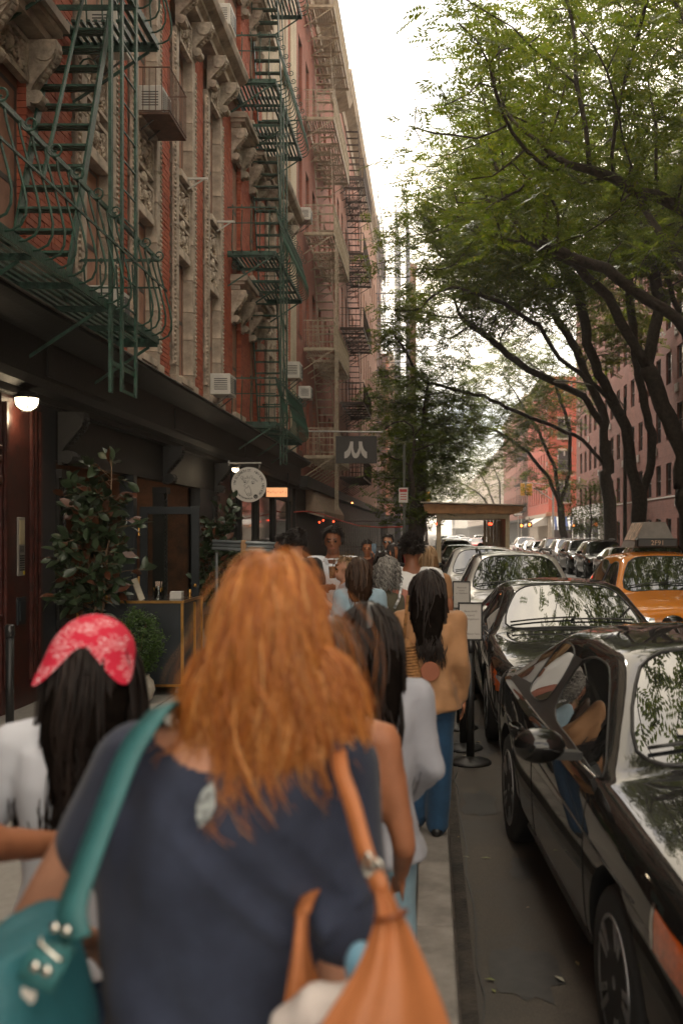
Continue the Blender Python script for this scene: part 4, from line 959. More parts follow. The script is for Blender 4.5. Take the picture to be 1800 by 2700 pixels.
tree('street tree on the right whose limbs enter the frame at the top right', (TX, 28, 0), std_seeds(2), [(-3.3, 0, 13.4, 5.8, 4.8, 4.0), (-7.0, -0.5, 12.0, 3.6, 3.6, 2.6), (0.5, 0.5, 12, 3.2, 4, 3.2)], 12, 1150, gap=-1.1, trunk_r=0.30, per=56, spread=0.32, lsize=0.115)
b3 = (TX, 36, 0)
s3 = [[(0, 0, -0.1), (0, 0, 2.0), (-0.2, 0, 3.4)], [(-0.2, 0, 3.4)] + rel(b3, [C4(1568, 530, 36), C4(1500, 350, 36), C4(1400, 120, 35.7), C4(1330, 0, 35.5), PX(1600, 780, 35), PX(1520, 700, 34.5), PX(1400, 640, 34), PX(1280, 610, 34)]),
      [(-0.2, 0, 3.4), (0.3, 0.5, 6), (0.1, 1, 9), (-0.8, 1.2, 12)], rel(b3, [C4(1400, 120, 35.7), PX(1740, 800, 36), PX(1700, 600, 36), PX(1680, 420, 36), PX(1600, 340, 36)])]
tree('leaning street tree on the right, its dark trunk rising at the right edge', b3, s3, [(-3.6, 0, 14.2, 6.0, 4.8, 4.2), (-7.2, -0.5, 12.6, 3.6, 3.6, 2.4), (0.5, 0.5, 12.5, 3.2, 4, 3.4)], 13, 1150, gap=-1.1, trunk_r=0.33, per=56, spread=0.34, lsize=0.13)
b2 = (TX, 44.2, 0)
s2 = [[(0, 0, -0.1), (-0.1, 0, 1.5)] + rel(b2, [C4(1365, 700, 44.2), C4(1330, 590, 44.2), C4(1310, 400, 44.1), C4(1250, 280, 44), C4(1180, 150, 43.8), C4(1130, 10, 43.6), PX(1530, 780, 43.4), PX(1480, 700, 43), PX(1400, 620, 42.5), PX(1290, 600, 42), PX(1180, 610, 42)]),
      rel(b2, [C4(1380, 690, 44.2), C4(1425, 560, 44.4), C4(1425, 430, 44.6), C4(1370, 210, 44.8), C4(1345, 80, 45), PX(1660, 800, 45), PX(1650, 640, 45), PX(1590, 480, 45)]),
      rel(b2, [C4(1250, 280, 44), C4(1160, 200, 43), C4(1000, 80, 42.5), PX(1420, 860, 42), PX(1330, 800, 41.6), PX(1240, 770, 41.4)])]
tree('street tree with two sinuous dark trunks left of the lamp post pole', b2, s2, [(-3.8, -1, 15.4, 5.8, 4.4, 4.4), (-7.8, -1.5, 13.4, 3.8, 3.6, 2.8), (0, 0, 14.5, 3, 3.5, 3.2), (-9.4, -1, 11.0, 2.0, 2.4, 1.4)], 14, 1100, gap=-1.2, trunk_r=0.34, per=56, spread=0.36, lsize=0.143)
b1 = (TX, 52, 0)
s1 = [[(0, 0, -0.1), (0.1, 0, 1.4)] + rel(b1, [C4(1225, 700, 52), C4(1200, 560, 52), C4(1105, 450, 51.8), C4(950, 382, 51.4), C4(800, 322, 51), C4(650, 252, 50.6), C4(530, 225, 50.4), PX(1130, 1010, 50)]),
      rel(b1, [C4(1228, 600, 52), C4(1195, 380, 52), C4(1110, 250, 51.6), C4(990, 195, 51.2), C4(860, 130, 51), C4(760, 60, 50.5), PX(1290, 890, 50), PX(1220, 840, 50)]),
      rel(b1, [C4(1205, 450, 52), C4(1205, 330, 52), C4(1130, 180, 52.2), C4(1080, 40, 52.5), PX(1480, 860, 53), PX(1420, 760, 53)])]
tree('street tree with a long limb arching left across the street', b1, s1, [(-4.2, -0.5, 15.5, 5.2, 4.4, 3.8), (-8.6, -1, 12.0, 3.4, 3.4, 2.0), (-8.0, -1, 7.4, 2.0, 2.2, 1.0), (0.2, 0.5, 12.5, 2.4, 3, 2.6)], 15, 1050, gap=-1.2, trunk_r=0.34, per=56, spread=0.38, lsize=0.152)
tree('further street tree on the right in front of the red corner building', (8.9, 68.5, 0), std_seeds(5), [(-2.5, 0, 11, 5, 4.5, 4.2), (-5.2, 0, 7.5, 3, 3, 2.0), (-1, 0, 5.6, 2.5, 2.5, 1.3)], 16, 700, per=56, spread=0.4, lsize=0.14)
tree('small young tree with dense dark leaves between two right hand trunks', (9.4, 60, 0), [[(0, 0, -0.1), (0, 0, 1.2), (0.1, 0, 2.5)]], [(0, 0, 3.4, 1.5, 1.5, 1.6), (0, 0, 2.0, 1.1, 1.1, 0.7)], 17, 150, per=40, spread=0.25, lsize=0.075, lm=M_LEAFD, name='young_tree', trunk_r=0.07)
def left_tree(label, x, y, h, seed, r=3.0, lm=M_LEAFD, n=520, lean=0.6):
    tree(label, (x, y, 0), [[(0, 0, -0.1), (0.1, 0, 1.6), (0.15, 0.1, 3.0), (lean * 0.5, 0, h * 0.55), (lean, 0, h * 0.8)]], [(lean * 0.7, 0, h * 0.66, r, r, h * 0.26), (0.1, 0, h * 0.42, r * 0.85, r * 0.85, h * 0.14)], seed, n, per=36, spread=0.38, lsize=0.135, lm=lm, gap=-1.0, trunk_r=0.15, name='maple_tree')
left_tree('young leafy tree on the left pavement behind the parking sign', -0.75, 37.0, 6.6, 21, 1.7, n=200, lean=0.2)
left_tree('dark leafy tree on the left pavement behind the hanging dark sign', -0.7, 50.0, 11.5, 22, 3.1, n=600)
left_tree('tall dark tree on the left pavement beyond the timber shelter', -0.6, 62.0, 14, 23, 3.8, n=640)
left_tree('dark tree on the left kerb close to the side street', -0.6, 76.0, 12.5, 24, 3.8)
tree('distant forked tree standing beyond the traffic lights', (1.6 - 3, 118, 0), std_seeds(8), [(1.5, 0, 11, 6, 5, 5), (3.5, 0, 7, 4, 4, 2.0)], 25, 420, per=34, spread=0.5, lsize=0.13, lm=M_LEAFD, name='maple_tree')
tree('distant tree at the far right corner beyond the crossing', (9.2, 140, 0), std_seeds(9), [(-2.5, 0, 9, 5, 5, 4)], 26, 320, per=34, spread=0.5, lsize=0.14, name='maple_tree')
tree('distant tree down the left side of the far block', (-0.5, 150, 0), std_seeds(3), [(0, 0, 9.5, 5, 5, 4.5)], 27, 320, per=34, spread=0.5, lsize=0.14, lm=M_LEAFD, name='maple_tree')
# ============================================================ CARS
from mathutils.bvhtree import BVHTree
def paint(name, col, metal=0.0, rough=0.28):
    return mat(name, col, rough if metal else 0.5, metal, var=0.04, scale=3, spec=0.5 if metal else 0.05, coat=1.0)
P_BLACK = paint('black_car_paint', (0.0065, 0.0062, 0.006)); P_SILVER = paint('silver_car_paint', (0.52, 0.51, 0.49), 0.6, 0.35); P_GREY = paint('grey_car_paint', (0.22, 0.21, 0.20), 0.6, 0.35)
P_WHITE = paint('white_car_paint', (0.75, 0.75, 0.74)); P_TAXI = paint('taxi_orange_paint', (0.62, 0.20, 0.012)); P_RED = paint('red_car_paint', (0.35, 0.02, 0.02)); P_DARK = paint('charcoal_car_paint', (0.03, 0.03, 0.032), 0.3)
M_CGLASS = mat('car_glass', (0.012, 0.014, 0.015), 0.015, var=0.0, spec=0.9, coat=1.0)
M_RUBBER = mat('tyre_rubber', (0.014, 0.014, 0.014), 0.8, var=0.25, scale=20, bump=0.2, bscale=90)
M_RIM = mat('alloy_rim', (0.36, 0.36, 0.37), 0.3, 0.9, var=0.1)
M_CHROME = mat('chrome_trim', (0.72, 0.70, 0.67), 0.12, 1.0, var=0.0)
M_TRIM = mat('black_trim', (0.012, 0.012, 0.012), 0.45, var=0.1)
M_ARCH = mat('wheel_well', (0.006, 0.006, 0.006), 0.95, var=0)
M_LAMP = mat('lamp_lens', (0.5, 0.5, 0.5), 0.08, 0.5, var=0.25, scale=18, coat=1.0)
M_AMBER = mat('amber_lens', (0.55, 0.10, 0.015), 0.15, var=0.25, scale=25, coat=1.0)
M_HEAD = mat('headlamp_lit', (1, 1, 1), 0.3, var=0, emit=(1.0, 0.97, 0.9), estr=5)
SED = dict(L=4.85, axle=(0.98, 3.78), r=0.335, wr=0.60, st=[
    # y, half width, low, belt, centre top, kind, roof edge z
    (0.00, 0.66, 0.28, 0.66, 0.71, 'h', 0), (0.05, 0.78, 0.23, 0.72, 0.78, 'h', 0), (0.22, 0.875, 0.19, 0.79, 0.86, 'h', 0), (0.60, 0.90, 0.18, 0.85, 0.925, 'h', 0), (1.00, 0.908, 0.18, 0.88, 0.96, 'h', 0), (1.38, 0.912, 0.18, 0.91, 0.99, 'h', 0),
    (1.44, 0.912, 0.18, 0.915, 1.0, 'c', 0), (2.14, 0.915, 0.18, 0.935, 1.405, 'r', 1.335), (2.22, 0.915, 0.18, 0.938, 1.42, 'r', 1.35), (2.72, 0.915, 0.18, 0.945, 1.44, 'r', 1.365), (2.80, 0.915, 0.18, 0.946, 1.44, 'r', 1.365), (3.30, 0.915, 0.18, 0.96, 1.415, 'r', 1.335), (3.42, 0.912, 0.18, 0.965, 1.40, 'r', 1.315),
    (4.12, 0.905, 0.19, 0.99, 1.075, 'c', 0), (4.2, 0.90, 0.2, 0.99, 1.07, 'h', 0), (4.62, 0.87, 0.24, 0.97, 1.04, 'h', 0), (4.80, 0.80, 0.28, 0.90, 0.95, 'h', 0), (4.85, 0.70, 0.34, 0.80, 0.84, 'h', 0)])
SUV = dict(L=4.55, axle=(0.92, 3.62), r=0.36, wr=0.62, st=[
    (0.00, 0.62, 0.34, 0.74, 0.80, 'h', 0), (0.05, 0.75, 0.28, 0.80, 0.88, 'h', 0), (0.20, 0.86, 0.24, 0.86, 0.95, 'h', 0), (0.55, 0.905, 0.22, 0.92, 1.02, 'h', 0), (0.92, 0.915, 0.22, 0.96, 1.06, 'h', 0), (1.22, 0.92, 0.22, 1.0, 1.095, 'h', 0),
    (1.28, 0.92, 0.22, 1.005, 1.105, 'c', 0), (1.92, 0.925, 0.22, 1.03, 1.60, 'r', 1.53), (2.00, 0.925, 0.22, 1.03, 1.615, 'r', 1.545), (2.55, 0.925, 0.22, 1.04, 1.65, 'r', 1.57), (2.63, 0.925, 0.22, 1.04, 1.65, 'r', 1.57), (3.45, 0.92, 0.22, 1.06, 1.63, 'r', 1.55), (3.75, 0.91, 0.22, 1.07, 1.61, 'r', 1.53),
    (4.28, 0.89, 0.24, 1.10, 1.20, 'c', 0), (4.34, 0.88, 0.25, 1.09, 1.17, 'h', 0), (4.45, 0.85, 0.28, 1.0, 1.06, 'h', 0), (4.52, 0.80, 0.32, 0.92, 0.96, 'h', 0), (4.55, 0.70, 0.36, 0.80, 0.84, 'h', 0)])
def ring(stn, wr):
    y, w, zl, belt, top, kind, zr = stn
    mid = min(0.70, belt - 0.06); low = (zl + mid) / 2
    p = [(0, zl), (w - 0.14, zl), (w - 0.035, zl + 0.07), (w - 0.004, low + 0.02), (w + 0.004, mid), (w - 0.012, belt - 0.045), (w - 0.06, belt + 0.004)]
    e = w - 0.06
    if kind == 'r':
        def L(f): return (e + (wr - e) * f, belt + 0.004 + (zr - belt) * f)
        p += [L(0.07), L(0.90), (wr, zr), (wr - 0.085, zr + 0.042), (wr * 0.5, top - 0.012), (0, top)]
    else:
        fx = (0.985, 0.965, 0.94, 0.89, 0.5, 0) if kind == 'c' else (0.94, 0.87, 0.78, 0.64, 0.34, 0)
        fz = (0.10, 0.2, 0.3, 0.45, 0.9, 1) if kind == 'c' else (0.30, 0.48, 0.63, 0.78, 0.95, 1)
        p += [(e * a, belt + 0.004 + (top - belt) * b) for a, b in zip(fx, fz)]
    return [(x, y, z) for x, z in p] + [(-x, y, z) for x, z in p[11:0:-1]]
CARCACHE = {}
def car_shell(key, D):
    if key in CARCACHE: return CARCACHE[key]
    st = D['st']; vs = []; fs = []; mi = []
    n = 24
    for s in st: vs += ring(s, D['wr'])
    kinds = [s[5] for s in st]
    for i in range(len(st) - 1):
        a, b = kinds[i], kinds[i + 1]; front = i < len(st) // 2
        for k in range(n):
            k2 = (k + 1) % n; fs.append((i * n + k, i * n + k2, (i + 1) * n + k2, (i + 1) * n + k))
            h = k if k < 12 else 23 - k          # half-ring face index
            m = 0
            if (a, b) == ('c', 'r') and h >= 10: m = 1
            elif (a, b) == ('r', 'c') and h >= 10: m = 3
            elif h == 7 and a == 'r' and b == 'r':
                m = 2 if abs(st[i + 1][0] - st[i][0]) > 0.15 or i != [j for j in range(len(st) - 1) if kinds[j] == 'r' and st[j + 1][0] - st[j][0] < 0.09 and j > 8][0] else 4
            elif h == 7 and 'r' in (a, b) and 'c' in (a, b) and (a, b) == ('c', 'r'): m = 2
            elif h == 7 and (a, b) == ('r', 'c') and D is SUV: m = 2
            elif h == 6 and 'r' in (a, b): m = 4
            elif h in (0, 1): m = 4
            mi.append(m)
    fs.append(tuple(range(n - 1, -1, -1))); fs.append(tuple((len(st) - 1) * n + k for k in range(n))); mi += [0, 0]
    mats_ = [P_BLACK, M_CGLASS, M_CGLASS, M_CGLASS, M_TRIM, M_ARCH]
    o = mesh_obj('car_tmp', vs, fs, mats=mats_, midx=mi, smooth=True)
    me = o.data
    cr = me.attributes.new('crease_edge', 'FLOAT', 'EDGE')
    emat = {}
    for p in me.polygons:
        for ek in p.edge_keys: emat.setdefault(ek, set()).add(p.material_index)
    for e in me.edges:
        s_ = emat.get(tuple(sorted(e.vertices)), emat.get(e.key, set()))
        if len(s_) > 1 and s_ & {1, 2, 3}: cr.data[e.index].value = 0.95
    sub = o.modifiers.new('s', 'SUBSURF'); sub.levels = 2; sub.render_levels = 2
    cb = MB()
    for ya in D['axle']:
        for sx in (-1, 1): cb.cm = 5; cb.tube([(sx * 0.62, ya, D['r']), (sx * 1.2, ya, D['r'])], D['r'] + 0.065, 28)
    cut = cb.build('cut_tmp', None, mats=mats_)
    bo = o.modifiers.new('b', 'BOOLEAN'); bo.operation = 'DIFFERENCE'; bo.object = cut; bo.solver = 'EXACT'; bo.material_mode = 'INDEX'
    ev = eval_mesh(o)
    bpy.data.objects.remove(cut); bpy.data.objects.remove(o)
    co = np.zeros(len(ev.vertices) * 3); ev.vertices.foreach_get('co', co); co = co.reshape(-1, 3)
    parts = {}
    for p in ev.polygons:
        c = p.center
        kk = p.material_index
        key2 = (kk, (c.x > 0) if kk in (2, 5) else 0, (c.y > 2.7) if kk in (2, 5) else 0)
        parts.setdefault(key2, []).append(tuple(p.vertices))
    res = {}
    for kk, pf in parts.items():
        used = sorted({i for f in pf for i in f}); mp_ = {a: i for i, a in enumerate(used)}
        m = bpy.data.meshes.new('car_part'); m.from_pydata([tuple(co[i]) for i in used], [], [tuple(mp_[i] for i in f) for f in pf]); m.update(); m.shade_smooth()
        res[kk] = m
    bvh = BVHTree.FromPolygons([Vector(c) for c in co], [tuple(p.vertices) for p in ev.polygons])
    CARCACHE[key] = (res, bvh); return CARCACHE[key]
def loop_tube(me, r, mt, parent, name='window_trim'):
    bm = bmesh.new(); bm.from_mesh(me); be = [e for e in bm.edges if e.is_boundary]
    adj = {}
    for e in be:
        a, b = e.verts; adj.setdefault(a, []).append(b); adj.setdefault(b, []).append(a)
    seen = set(); mb = MB()
    for s in adj:
        if s in seen: continue
        path = [s]; seen.add(s); cur = s
        while True:
            nx = [v for v in adj[cur] if v not in seen]
            if not nx: break
            cur = nx[0]; seen.add(cur); path.append(cur)
        if len(path) > 6: mb.tube([v.co.copy() for v in path], r, 6, closed=True)
    bm.free()
    return mb.build(name, mt, parent, True)
def ray_patch(bvh, dirv, org, U, W, quad, nu=8, nv=6, off=0.006):
    """grid patch projected on the shell along dirv; quad = 4 (u,v) corners"""
    dirv = Vector(dirv).normalized(); U = Vector(U); W = Vector(W); org = Vector(org); pts = []
    for i in range(nu):
        for j in range(nv):
            a, b = i / (nu - 1), j / (nv - 1)
            u = (1 - a) * (1 - b) * quad[0][0] + a * (1 - b) * quad[1][0] + a * b * quad[2][0] + (1 - a) * b * quad[3][0]
            v = (1 - a) * (1 - b) * quad[0][1] + a * (1 - b) * quad[1][1] + a * b * quad[2][1] + (1 - a) * b * quad[3][1]
            q = org + U * u + W * v; hit = bvh.ray_cast(q - dirv * 3, dirv)
            pts.append((hit[0] if hit[0] is not None else q) - dirv * off)
    back = [p + dirv * (off + 0.01) for p in pts]; b = MB(); b.grid(pts, nu, nv); b.grid(back, nu, nv); return b
def side_line(bvh, sx, yz, r, name, mt, parent, off=0.0):
    path = []
    for (a, b) in zip(yz[:-1], yz[1:]):
        for i in range(6):
            y = a[0] + (b[0] - a[0]) * i / 6; z = a[1] + (b[1] - a[1]) * i / 6; h = bvh.ray_cast(Vector((sx * 3, y, z)), Vector((-sx, 0, 0)))
            if h[0] is not None: path.append(h[0] + Vector((sx * off, 0, 0)))
    if len(path) > 2: MB().tube(path, r, 5).build(name, mt, parent, True)
def wheel_parts(t, D, detail):
    r = D['r']
    for ya in D['axle']:
        for sx in (-1, 1):
            def tyre():
                return MB().lathe([(r * 0.64, -0.105), (r * 0.92, -0.11), (r * 0.985, -0.09), (r, -0.05), (r, 0.05), (r * 0.985, 0.09), (r * 0.92, 0.11), (r * 0.64, 0.105)], n=32, M=Matrix.Rotation(PI / 2, 3, 'Y'))
            w = shared(f'tyre{r}', 'wheel', tyre, M_RUBBER, t, (sx * 0.79, ya, r), (0, 0, 0 if sx > 0 else PI), smooth=True)
            def rim():
                b = MB(); M = Matrix.Rotation(PI / 2, 3, 'Y')
                b.lathe([(r * 0.66, 0.10), (r * 0.70, 0.108), (r * 0.66, 0.112), (r * 0.62, 0.07), (r * 0.6, 0.02)], n=32, M=M)
                for k in range(5):
                    for dd in (-0.16, 0.16):
                        a = 2 * PI * k / 5 + dd; a2 = 2 * PI * k / 5 + dd * 0.6
                        b.bar((0.085, 0.05 * math.cos(a2), 0.05 * math.sin(a2)), (0.1, r * 0.66 * math.cos(a), r * 0.66 * math.sin(a)), 0.028, 0.028, up=(1, 0, 0))
                b.lathe([(0.0, 0.06), (0.07, 0.06), (0.065, 0.1), (0.0, 0.108)], n=14, M=M)
                return b
            shared(f'rim{r}', 'rim', rim, M_RIM, w, smooth=True)
            shared(f'disc{r}', 'brake_disc', lambda: MB().lathe([(0, 0.0), (r * 0.55, 0.0), (r * 0.55, 0.015), (0, 0.015)], n=24, M=Matrix.Rotation(PI / 2, 3, 'Y')), M_ARCH, w)
def car(name, label, key, D, pnt, loc, rz=0, detail=1, cat='car', group=None, trim=None, lit=False, rails=False, plate=True, amber=False):
    """front of the car is at local y=0, facing -y; loc = point on the road under the front bumper's middle"""
    res, bvh = car_shell(key, D)
    t = thing(name, label, cat, loc, rz, group)
    nm = {0: 'body', 1: 'windscreen', 2: 'side_window', 3: 'rear_window', 4: 'lower_trim', 5: 'wheel_well'}
    for kk, me in res.items():
        ck = (key, kk, pnt.name if kk[0] == 0 else '')
        if ck not in CARCACHE: m2 = me.copy(); m2.materials.clear(); m2.materials.append({0: pnt, 1: M_CGLASS, 2: M_CGLASS, 3: M_CGLASS, 4: M_TRIM, 5: M_ARCH}[kk[0]]); CARCACHE[ck] = m2
        m2 = CARCACHE[ck]
        o = link(bpy.data.objects.new(nm[kk[0]], m2)); o.parent = t
        if kk[0] in (1, 2) and detail: loop_tube(me, 0.0055 if kk[0] == 2 else 0.009, (trim or M_TRIM), o)
    wheel_parts(t, D, detail)
    w, hz = 0.91, D['st'][4][3]
    nose = D['st'][1][3]
    suv = D is SUV
    # lamps, grille, mirrors
    zc = 0.70 if suv else 0.60
    for sx in (-1, 1):
        dv = Vector((-sx * 0.55, 1, -0.12)).normalized(); U = Vector((sx * 1, 0.55, 0)).normalized(); W = Vector((0, 0, 1))
        zt = nose - 0.10 if not suv else nose - 0.01
        pc = ray_patch(bvh, dv, (sx * 0.58, 0.12, zt), U, W, [(-0.14, -0.07), (0.28, -0.04), (0.30, 0.085), (-0.12, 0.02)], 12, 6, 0.008)
        lp = pc.build('headlight', M_LAMP, t, True)
        ray_patch(bvh, dv, (sx * 0.58, 0.12, zt), U, W, [(-0.05, -0.03), (0.05, -0.02), (0.05, 0.02), (-0.05, 0.01)], 6, 5, 0.012).build('bulb', M_HEAD if lit else M_CHROME, lp, True)
        ray_patch(bvh, dv, (sx * 0.58, 0.12, zt), U, W, [(0.17, -0.06), (0.30, -0.05), (0.305, 0.07), (0.24, 0.03)], 6, 5, 0.0115).build('marker', M_AMBER, lp, True)
        if not suv:
            sl_ = ray_patch(bvh, (-sx, 0, 0), (0, 0, 0), (0, 1, 0), (0, 0, 1), [(0.10, 0.585), (0.47, 0.655), (0.50, 0.775), (0.24, 0.735)], 8, 6, 0.004).build('side_marker', M_AMBER, t, True)
            ray_patch(bvh, (-sx, 0, 0), (0, 0, 0), (0, 1, 0), (0, 0, 1), [(0.475, 0.655), (0.495, 0.655), (0.525, 0.785), (0.505, 0.785)], 3, 6, 0.006).build('marker_bezel', M_CHROME, sl_, True)
        my = D['st'][7][0] - 0.42; mz = D['st'][7][3] + 0.09
        mr = MB(); mr.sphere((sx * 1.04, my, mz), (0.115, 0.085, 0.075), 16, 10)
        mm = mr.build('mirror', pnt if not amber else M_TRIM, t, True)
        MB().bar((sx * 0.86, my + 0.03, mz - 0.05), (sx * 0.98, my + 0.01, mz - 0.04), 0.07, 0.035).build('stalk', M_TRIM, mm)
        MB().sphere((sx * 1.04, my + 0.03, mz), (0.1, 0.062, 0.062), 14, 8).build('mirror_glass', M_CHROME, mm, True)
        if detail:
            B, S1 = D['st'][7][3] - 0.03, D['st']
            yA, yB, yC = S1[6][0] + 0.02, S1[9][0] + 0.04, S1[12][0] + 0.15
            for yy in (yA, yB): side_line(bvh, sx, [(yy + (0.0 if yy == yA else 0), B), (yy - 0.02, 0.6), (yy - 0.0, 0.28)], 0.0035, 'door_seam', M_ARCH, t)
            side_line(bvh, sx, [(yC, B), (yC - 0.05, 0.7), (yC - 0.28, 0.5), (yC - 0.32, 0.3)], 0.0035, 'door_seam', M_ARCH, t)
            side_line(bvh, sx, [(S1[6][0] + 0.1, B + 0.028), (yB, B + 0.042), (S1[12][0] + 0.1, B + 0.062)], 0.0065, 'belt_trim', M_CHROME, t, 0.004)
            side_line(bvh, sx, [(0.7, hz - 0.16), (yB, B - 0.13), (D['L'] - 0.4, B - 0.1)], 0.004, 'crease', pnt, t, 0.002)
            side_line(bvh, sx, [(D['axle'][0] + D['r'] + 0.12, 0.30), (D['axle'][1] - D['r'] - 0.12, 0.32)], 0.012, 'sill_moulding', M_TRIM, t)
            for yh in (yB - 0.22, yC - 0.25):
                h = bvh.ray_cast(Vector((sx * 3, yh, B - 0.1)), Vector((-sx, 0, 0)))
                if h[0] is not None: MB().tube([h[0] + Vector((0, -0.1, 0)), h[0] + Vector((sx * 0.035, -0.06, 0)), h[0] + Vector((sx * 0.035, 0.06, 0)), h[0] + Vector((0, 0.1, 0))], 0.013, 8).build('door_handle', pnt, t, True)
    gz = nose - 0.2
    ray_patch(bvh, (0, 1, 0), (0, 0.1, gz), (1, 0, 0), (0, 0, 1), [(-0.36, -0.07), (0.36, -0.07), (0.45, 0.08), (-0.45, 0.08)], 12, 4, 0.006).build('grille', M_TRIM, t)
    ray_patch(bvh, (0, 1, 0), (0, 0.1, 0.34 if suv else 0.29), (1, 0, 0), (0, 0, 1), [(-0.5, -0.04), (0.5, -0.04), (0.46, 0.09), (-0.46, 0.09)], 12, 4, 0.006).build('lower_grille', M_TRIM, t)
    if detail:
        for k in range(4): 
            zz = gz - 0.05 + 0.035 * k
            pth = []
            for i in range(13):
                x = -0.36 + 0.06 * i; h = bvh.ray_cast(Vector((x, -2, zz)), Vector((0, 1, 0)))
                if h[0] is not None: pth.append(h[0] + Vector((0, -0.008, 0)))
            if len(pth) > 3: MB().tube(pth, 0.006, 5).build('grille_bar', M_CHROME, t, True)
        h = bvh.ray_cast(Vector((0, -2, 0.42)), Vector((0, 1, 0)))
        if plate and h[0] is not None: MB().box(h[0] + Vector((0, -0.012, 0)), (0.31, 0.012, 0.155)).build('number_plate', mat('plate_yellow', (0.6, 0.42, 0.08), 0.5, var=0.1), t)
        yb = D['st'][6][0]; zb = D['st'][6][4]
        for (x0, x1) in ((-0.62, 0.02), (-0.02, 0.6)):
            pth = []
            for i in range(8):
                x = x0 + (x1 - x0) * i / 7; h = bvh.ray_cast(Vector((x, yb + 0.10 + 0.03 * i / 7, 3)), Vector((0, 0, -1)))
                if h[0] is not None: pth.append(h[0] + Vector((0, -0.008, 0.02)))
            if len(pth) > 3:
                wp = MB().tube(pth, 0.009, 6).build('wiper', M_TRIM, t, True)
    # tail lamps
    for sx in (-1, 1):
        ray_patch(bvh, Vector((-sx * 0.5, -1, 0)), (sx * 0.62, D['L'] - 0.1, 0.82 if not suv else 0.98), Vector((sx, -0.5, 0)).normalized(), (0, 0, 1), [(-0.16, -0.06), (0.16, -0.05), (0.16, 0.07), (-0.16, 0.05)], 8, 4, 0.006).build('tail_lamp', mat('red_lens', (0.35, 0.01, 0.01), 0.15, var=0.1, coat=1.0), t, True)
    if rails:
        for sx in (-1, 1):
            z0 = D['st'][9][6] + 0.09; MB().tube([(sx * 0.54, 1.95, z0 - 0.05), (sx * 0.55, 2.1, z0), (sx * 0.55, 3.5, z0), (sx * 0.53, 3.7, z0 - 0.06)], 0.018, 8).build('roof_rail', M_CHROME if rails == 1 else M_TRIM, t, True)
    return t
# --- the cars by the near kerb
cn = car('parked_sedan', 'black sedan parked nearest the camera, bonnet cut off by the right edge', 'sed', SED, P_BLACK, (1.600, 2.70, RZ), R(3.2), 1, group='cars parked along the near kerb')
stk = MB().box((0, 0, 0), (0.11, 0.004, 0.035)).build('windscreen_sticker', M_WHITE, cn); _h = CARCACHE['sed'][1].ray_cast(Vector((-0.42, 1.62, 3)), Vector((0, 0, -1)))[0]
stk.location = _h + Vector((0, -0.004, 0.006)); stk.rotation_euler = (R(-58), 0, 0)
c2 = car('parked_sedan', 'second black sedan along the near kerb, windscreen full of tree reflections', 'sed', SED, P_BLACK, (1.43, 8.60, RZ), R(0.5), 1, group='cars parked along the near kerb', plate=True)
c3 = car('parked_crossover', 'silver crossover with roof rails parked third along the near kerb', 'suv', SUV, P_SILVER, (1.30, 13.75, RZ), R(-0.5), 1, group='cars parked along the near kerb', rails=2)
car('parked_crossover', 'white crossover mostly hidden behind the silver one, before the timber shelter', 'suv', SUV, P_WHITE, (1.15, 19.6, RZ), 0, 1, group='cars parked along the near kerb')
car('parked_sedan', 'charcoal sedan parked just before the timber shelter', 'sed', SED, P_DARK, (1.3, 27.0, RZ), 0, 1, group='cars parked along the near kerb')
for i, (y, D, k, p, l) in enumerate(((40.5, SED, 'sed', P_BLACK, 'black sedan seen through the timber shelter, first behind it'), (46.5, SUV, 'suv', P_DARK, 'charcoal car parked second behind the timber shelter'), (52.5, SED, 'sed', P_GREY, 'grey sedan parked third behind the timber shelter'), (58.5, SUV, 'suv', P_WHITE, 'white car on the left kerb far beyond the timber shelter'), (64.5, SED, 'sed', P_BLACK, 'last dark sedan on the left before the crossing'))):
    car('parked_car', l, k, D, p, (1.3, y, RZ), 0, 0, group='cars parked along the near kerb')
# --- the taxi in the driving lane
taxi = car('taxi', 'orange taxi with a roof advertising box and lit headlamp, driving towards the camera', 'suv', SUV, P_TAXI, (3.42, 13.3, RZ), R(-1.5), 1, 'taxi', lit=True, amber=True)
rs_ = Matrix.Rotation(0, 3, 'Z')
ab = MB().prism([(-0.34, 0), (0.34, 0), (0.30, 0.10), (0.16, 0.40), (-0.16, 0.40), (-0.30, 0.10)], (0, 2.55, 1.70), (1, 0, 0), (0, 0, 1), (0, 1.15, 0)).build('roof_sign', mat('taxi_sign_grey', (0.22, 0.20, 0.18), 0.5, var=0.15), taxi)
MB().box((0, 2.48, 1.775), (0.62, 0.24, 0.14)).build('sign_base', M_TRIM, ab, bevel=0.02)
def text(s, loc, size, m, parent, rot=(R(90), 0, 0), name='lettering', extr=0.001, align='CENTER', shear=0.0, sx=1.0):
    c = bpy.data.curves.new(name, 'FONT'); c.body = s; c.size = size; c.extrude = extr; c.align_x = align; c.align_y = 'CENTER'; c.resolution_u = 2; c.shear = shear
    o = bpy.data.objects.new(name, c); me = eval_mesh(o)
    bpy.data.objects.remove(o); me.materials.clear(); me.materials.append(m); o = link(bpy.data.objects.new(name, me)); o.parent = parent; o.location = loc; o.rotation_euler = rot; o.scale = (sx, 1, 1); return o
text('2F91', (0, 2.355, 1.775), 0.105, mat('taxi_number', (0.42, 0.30, 0.2), 0.5, var=0), ab)
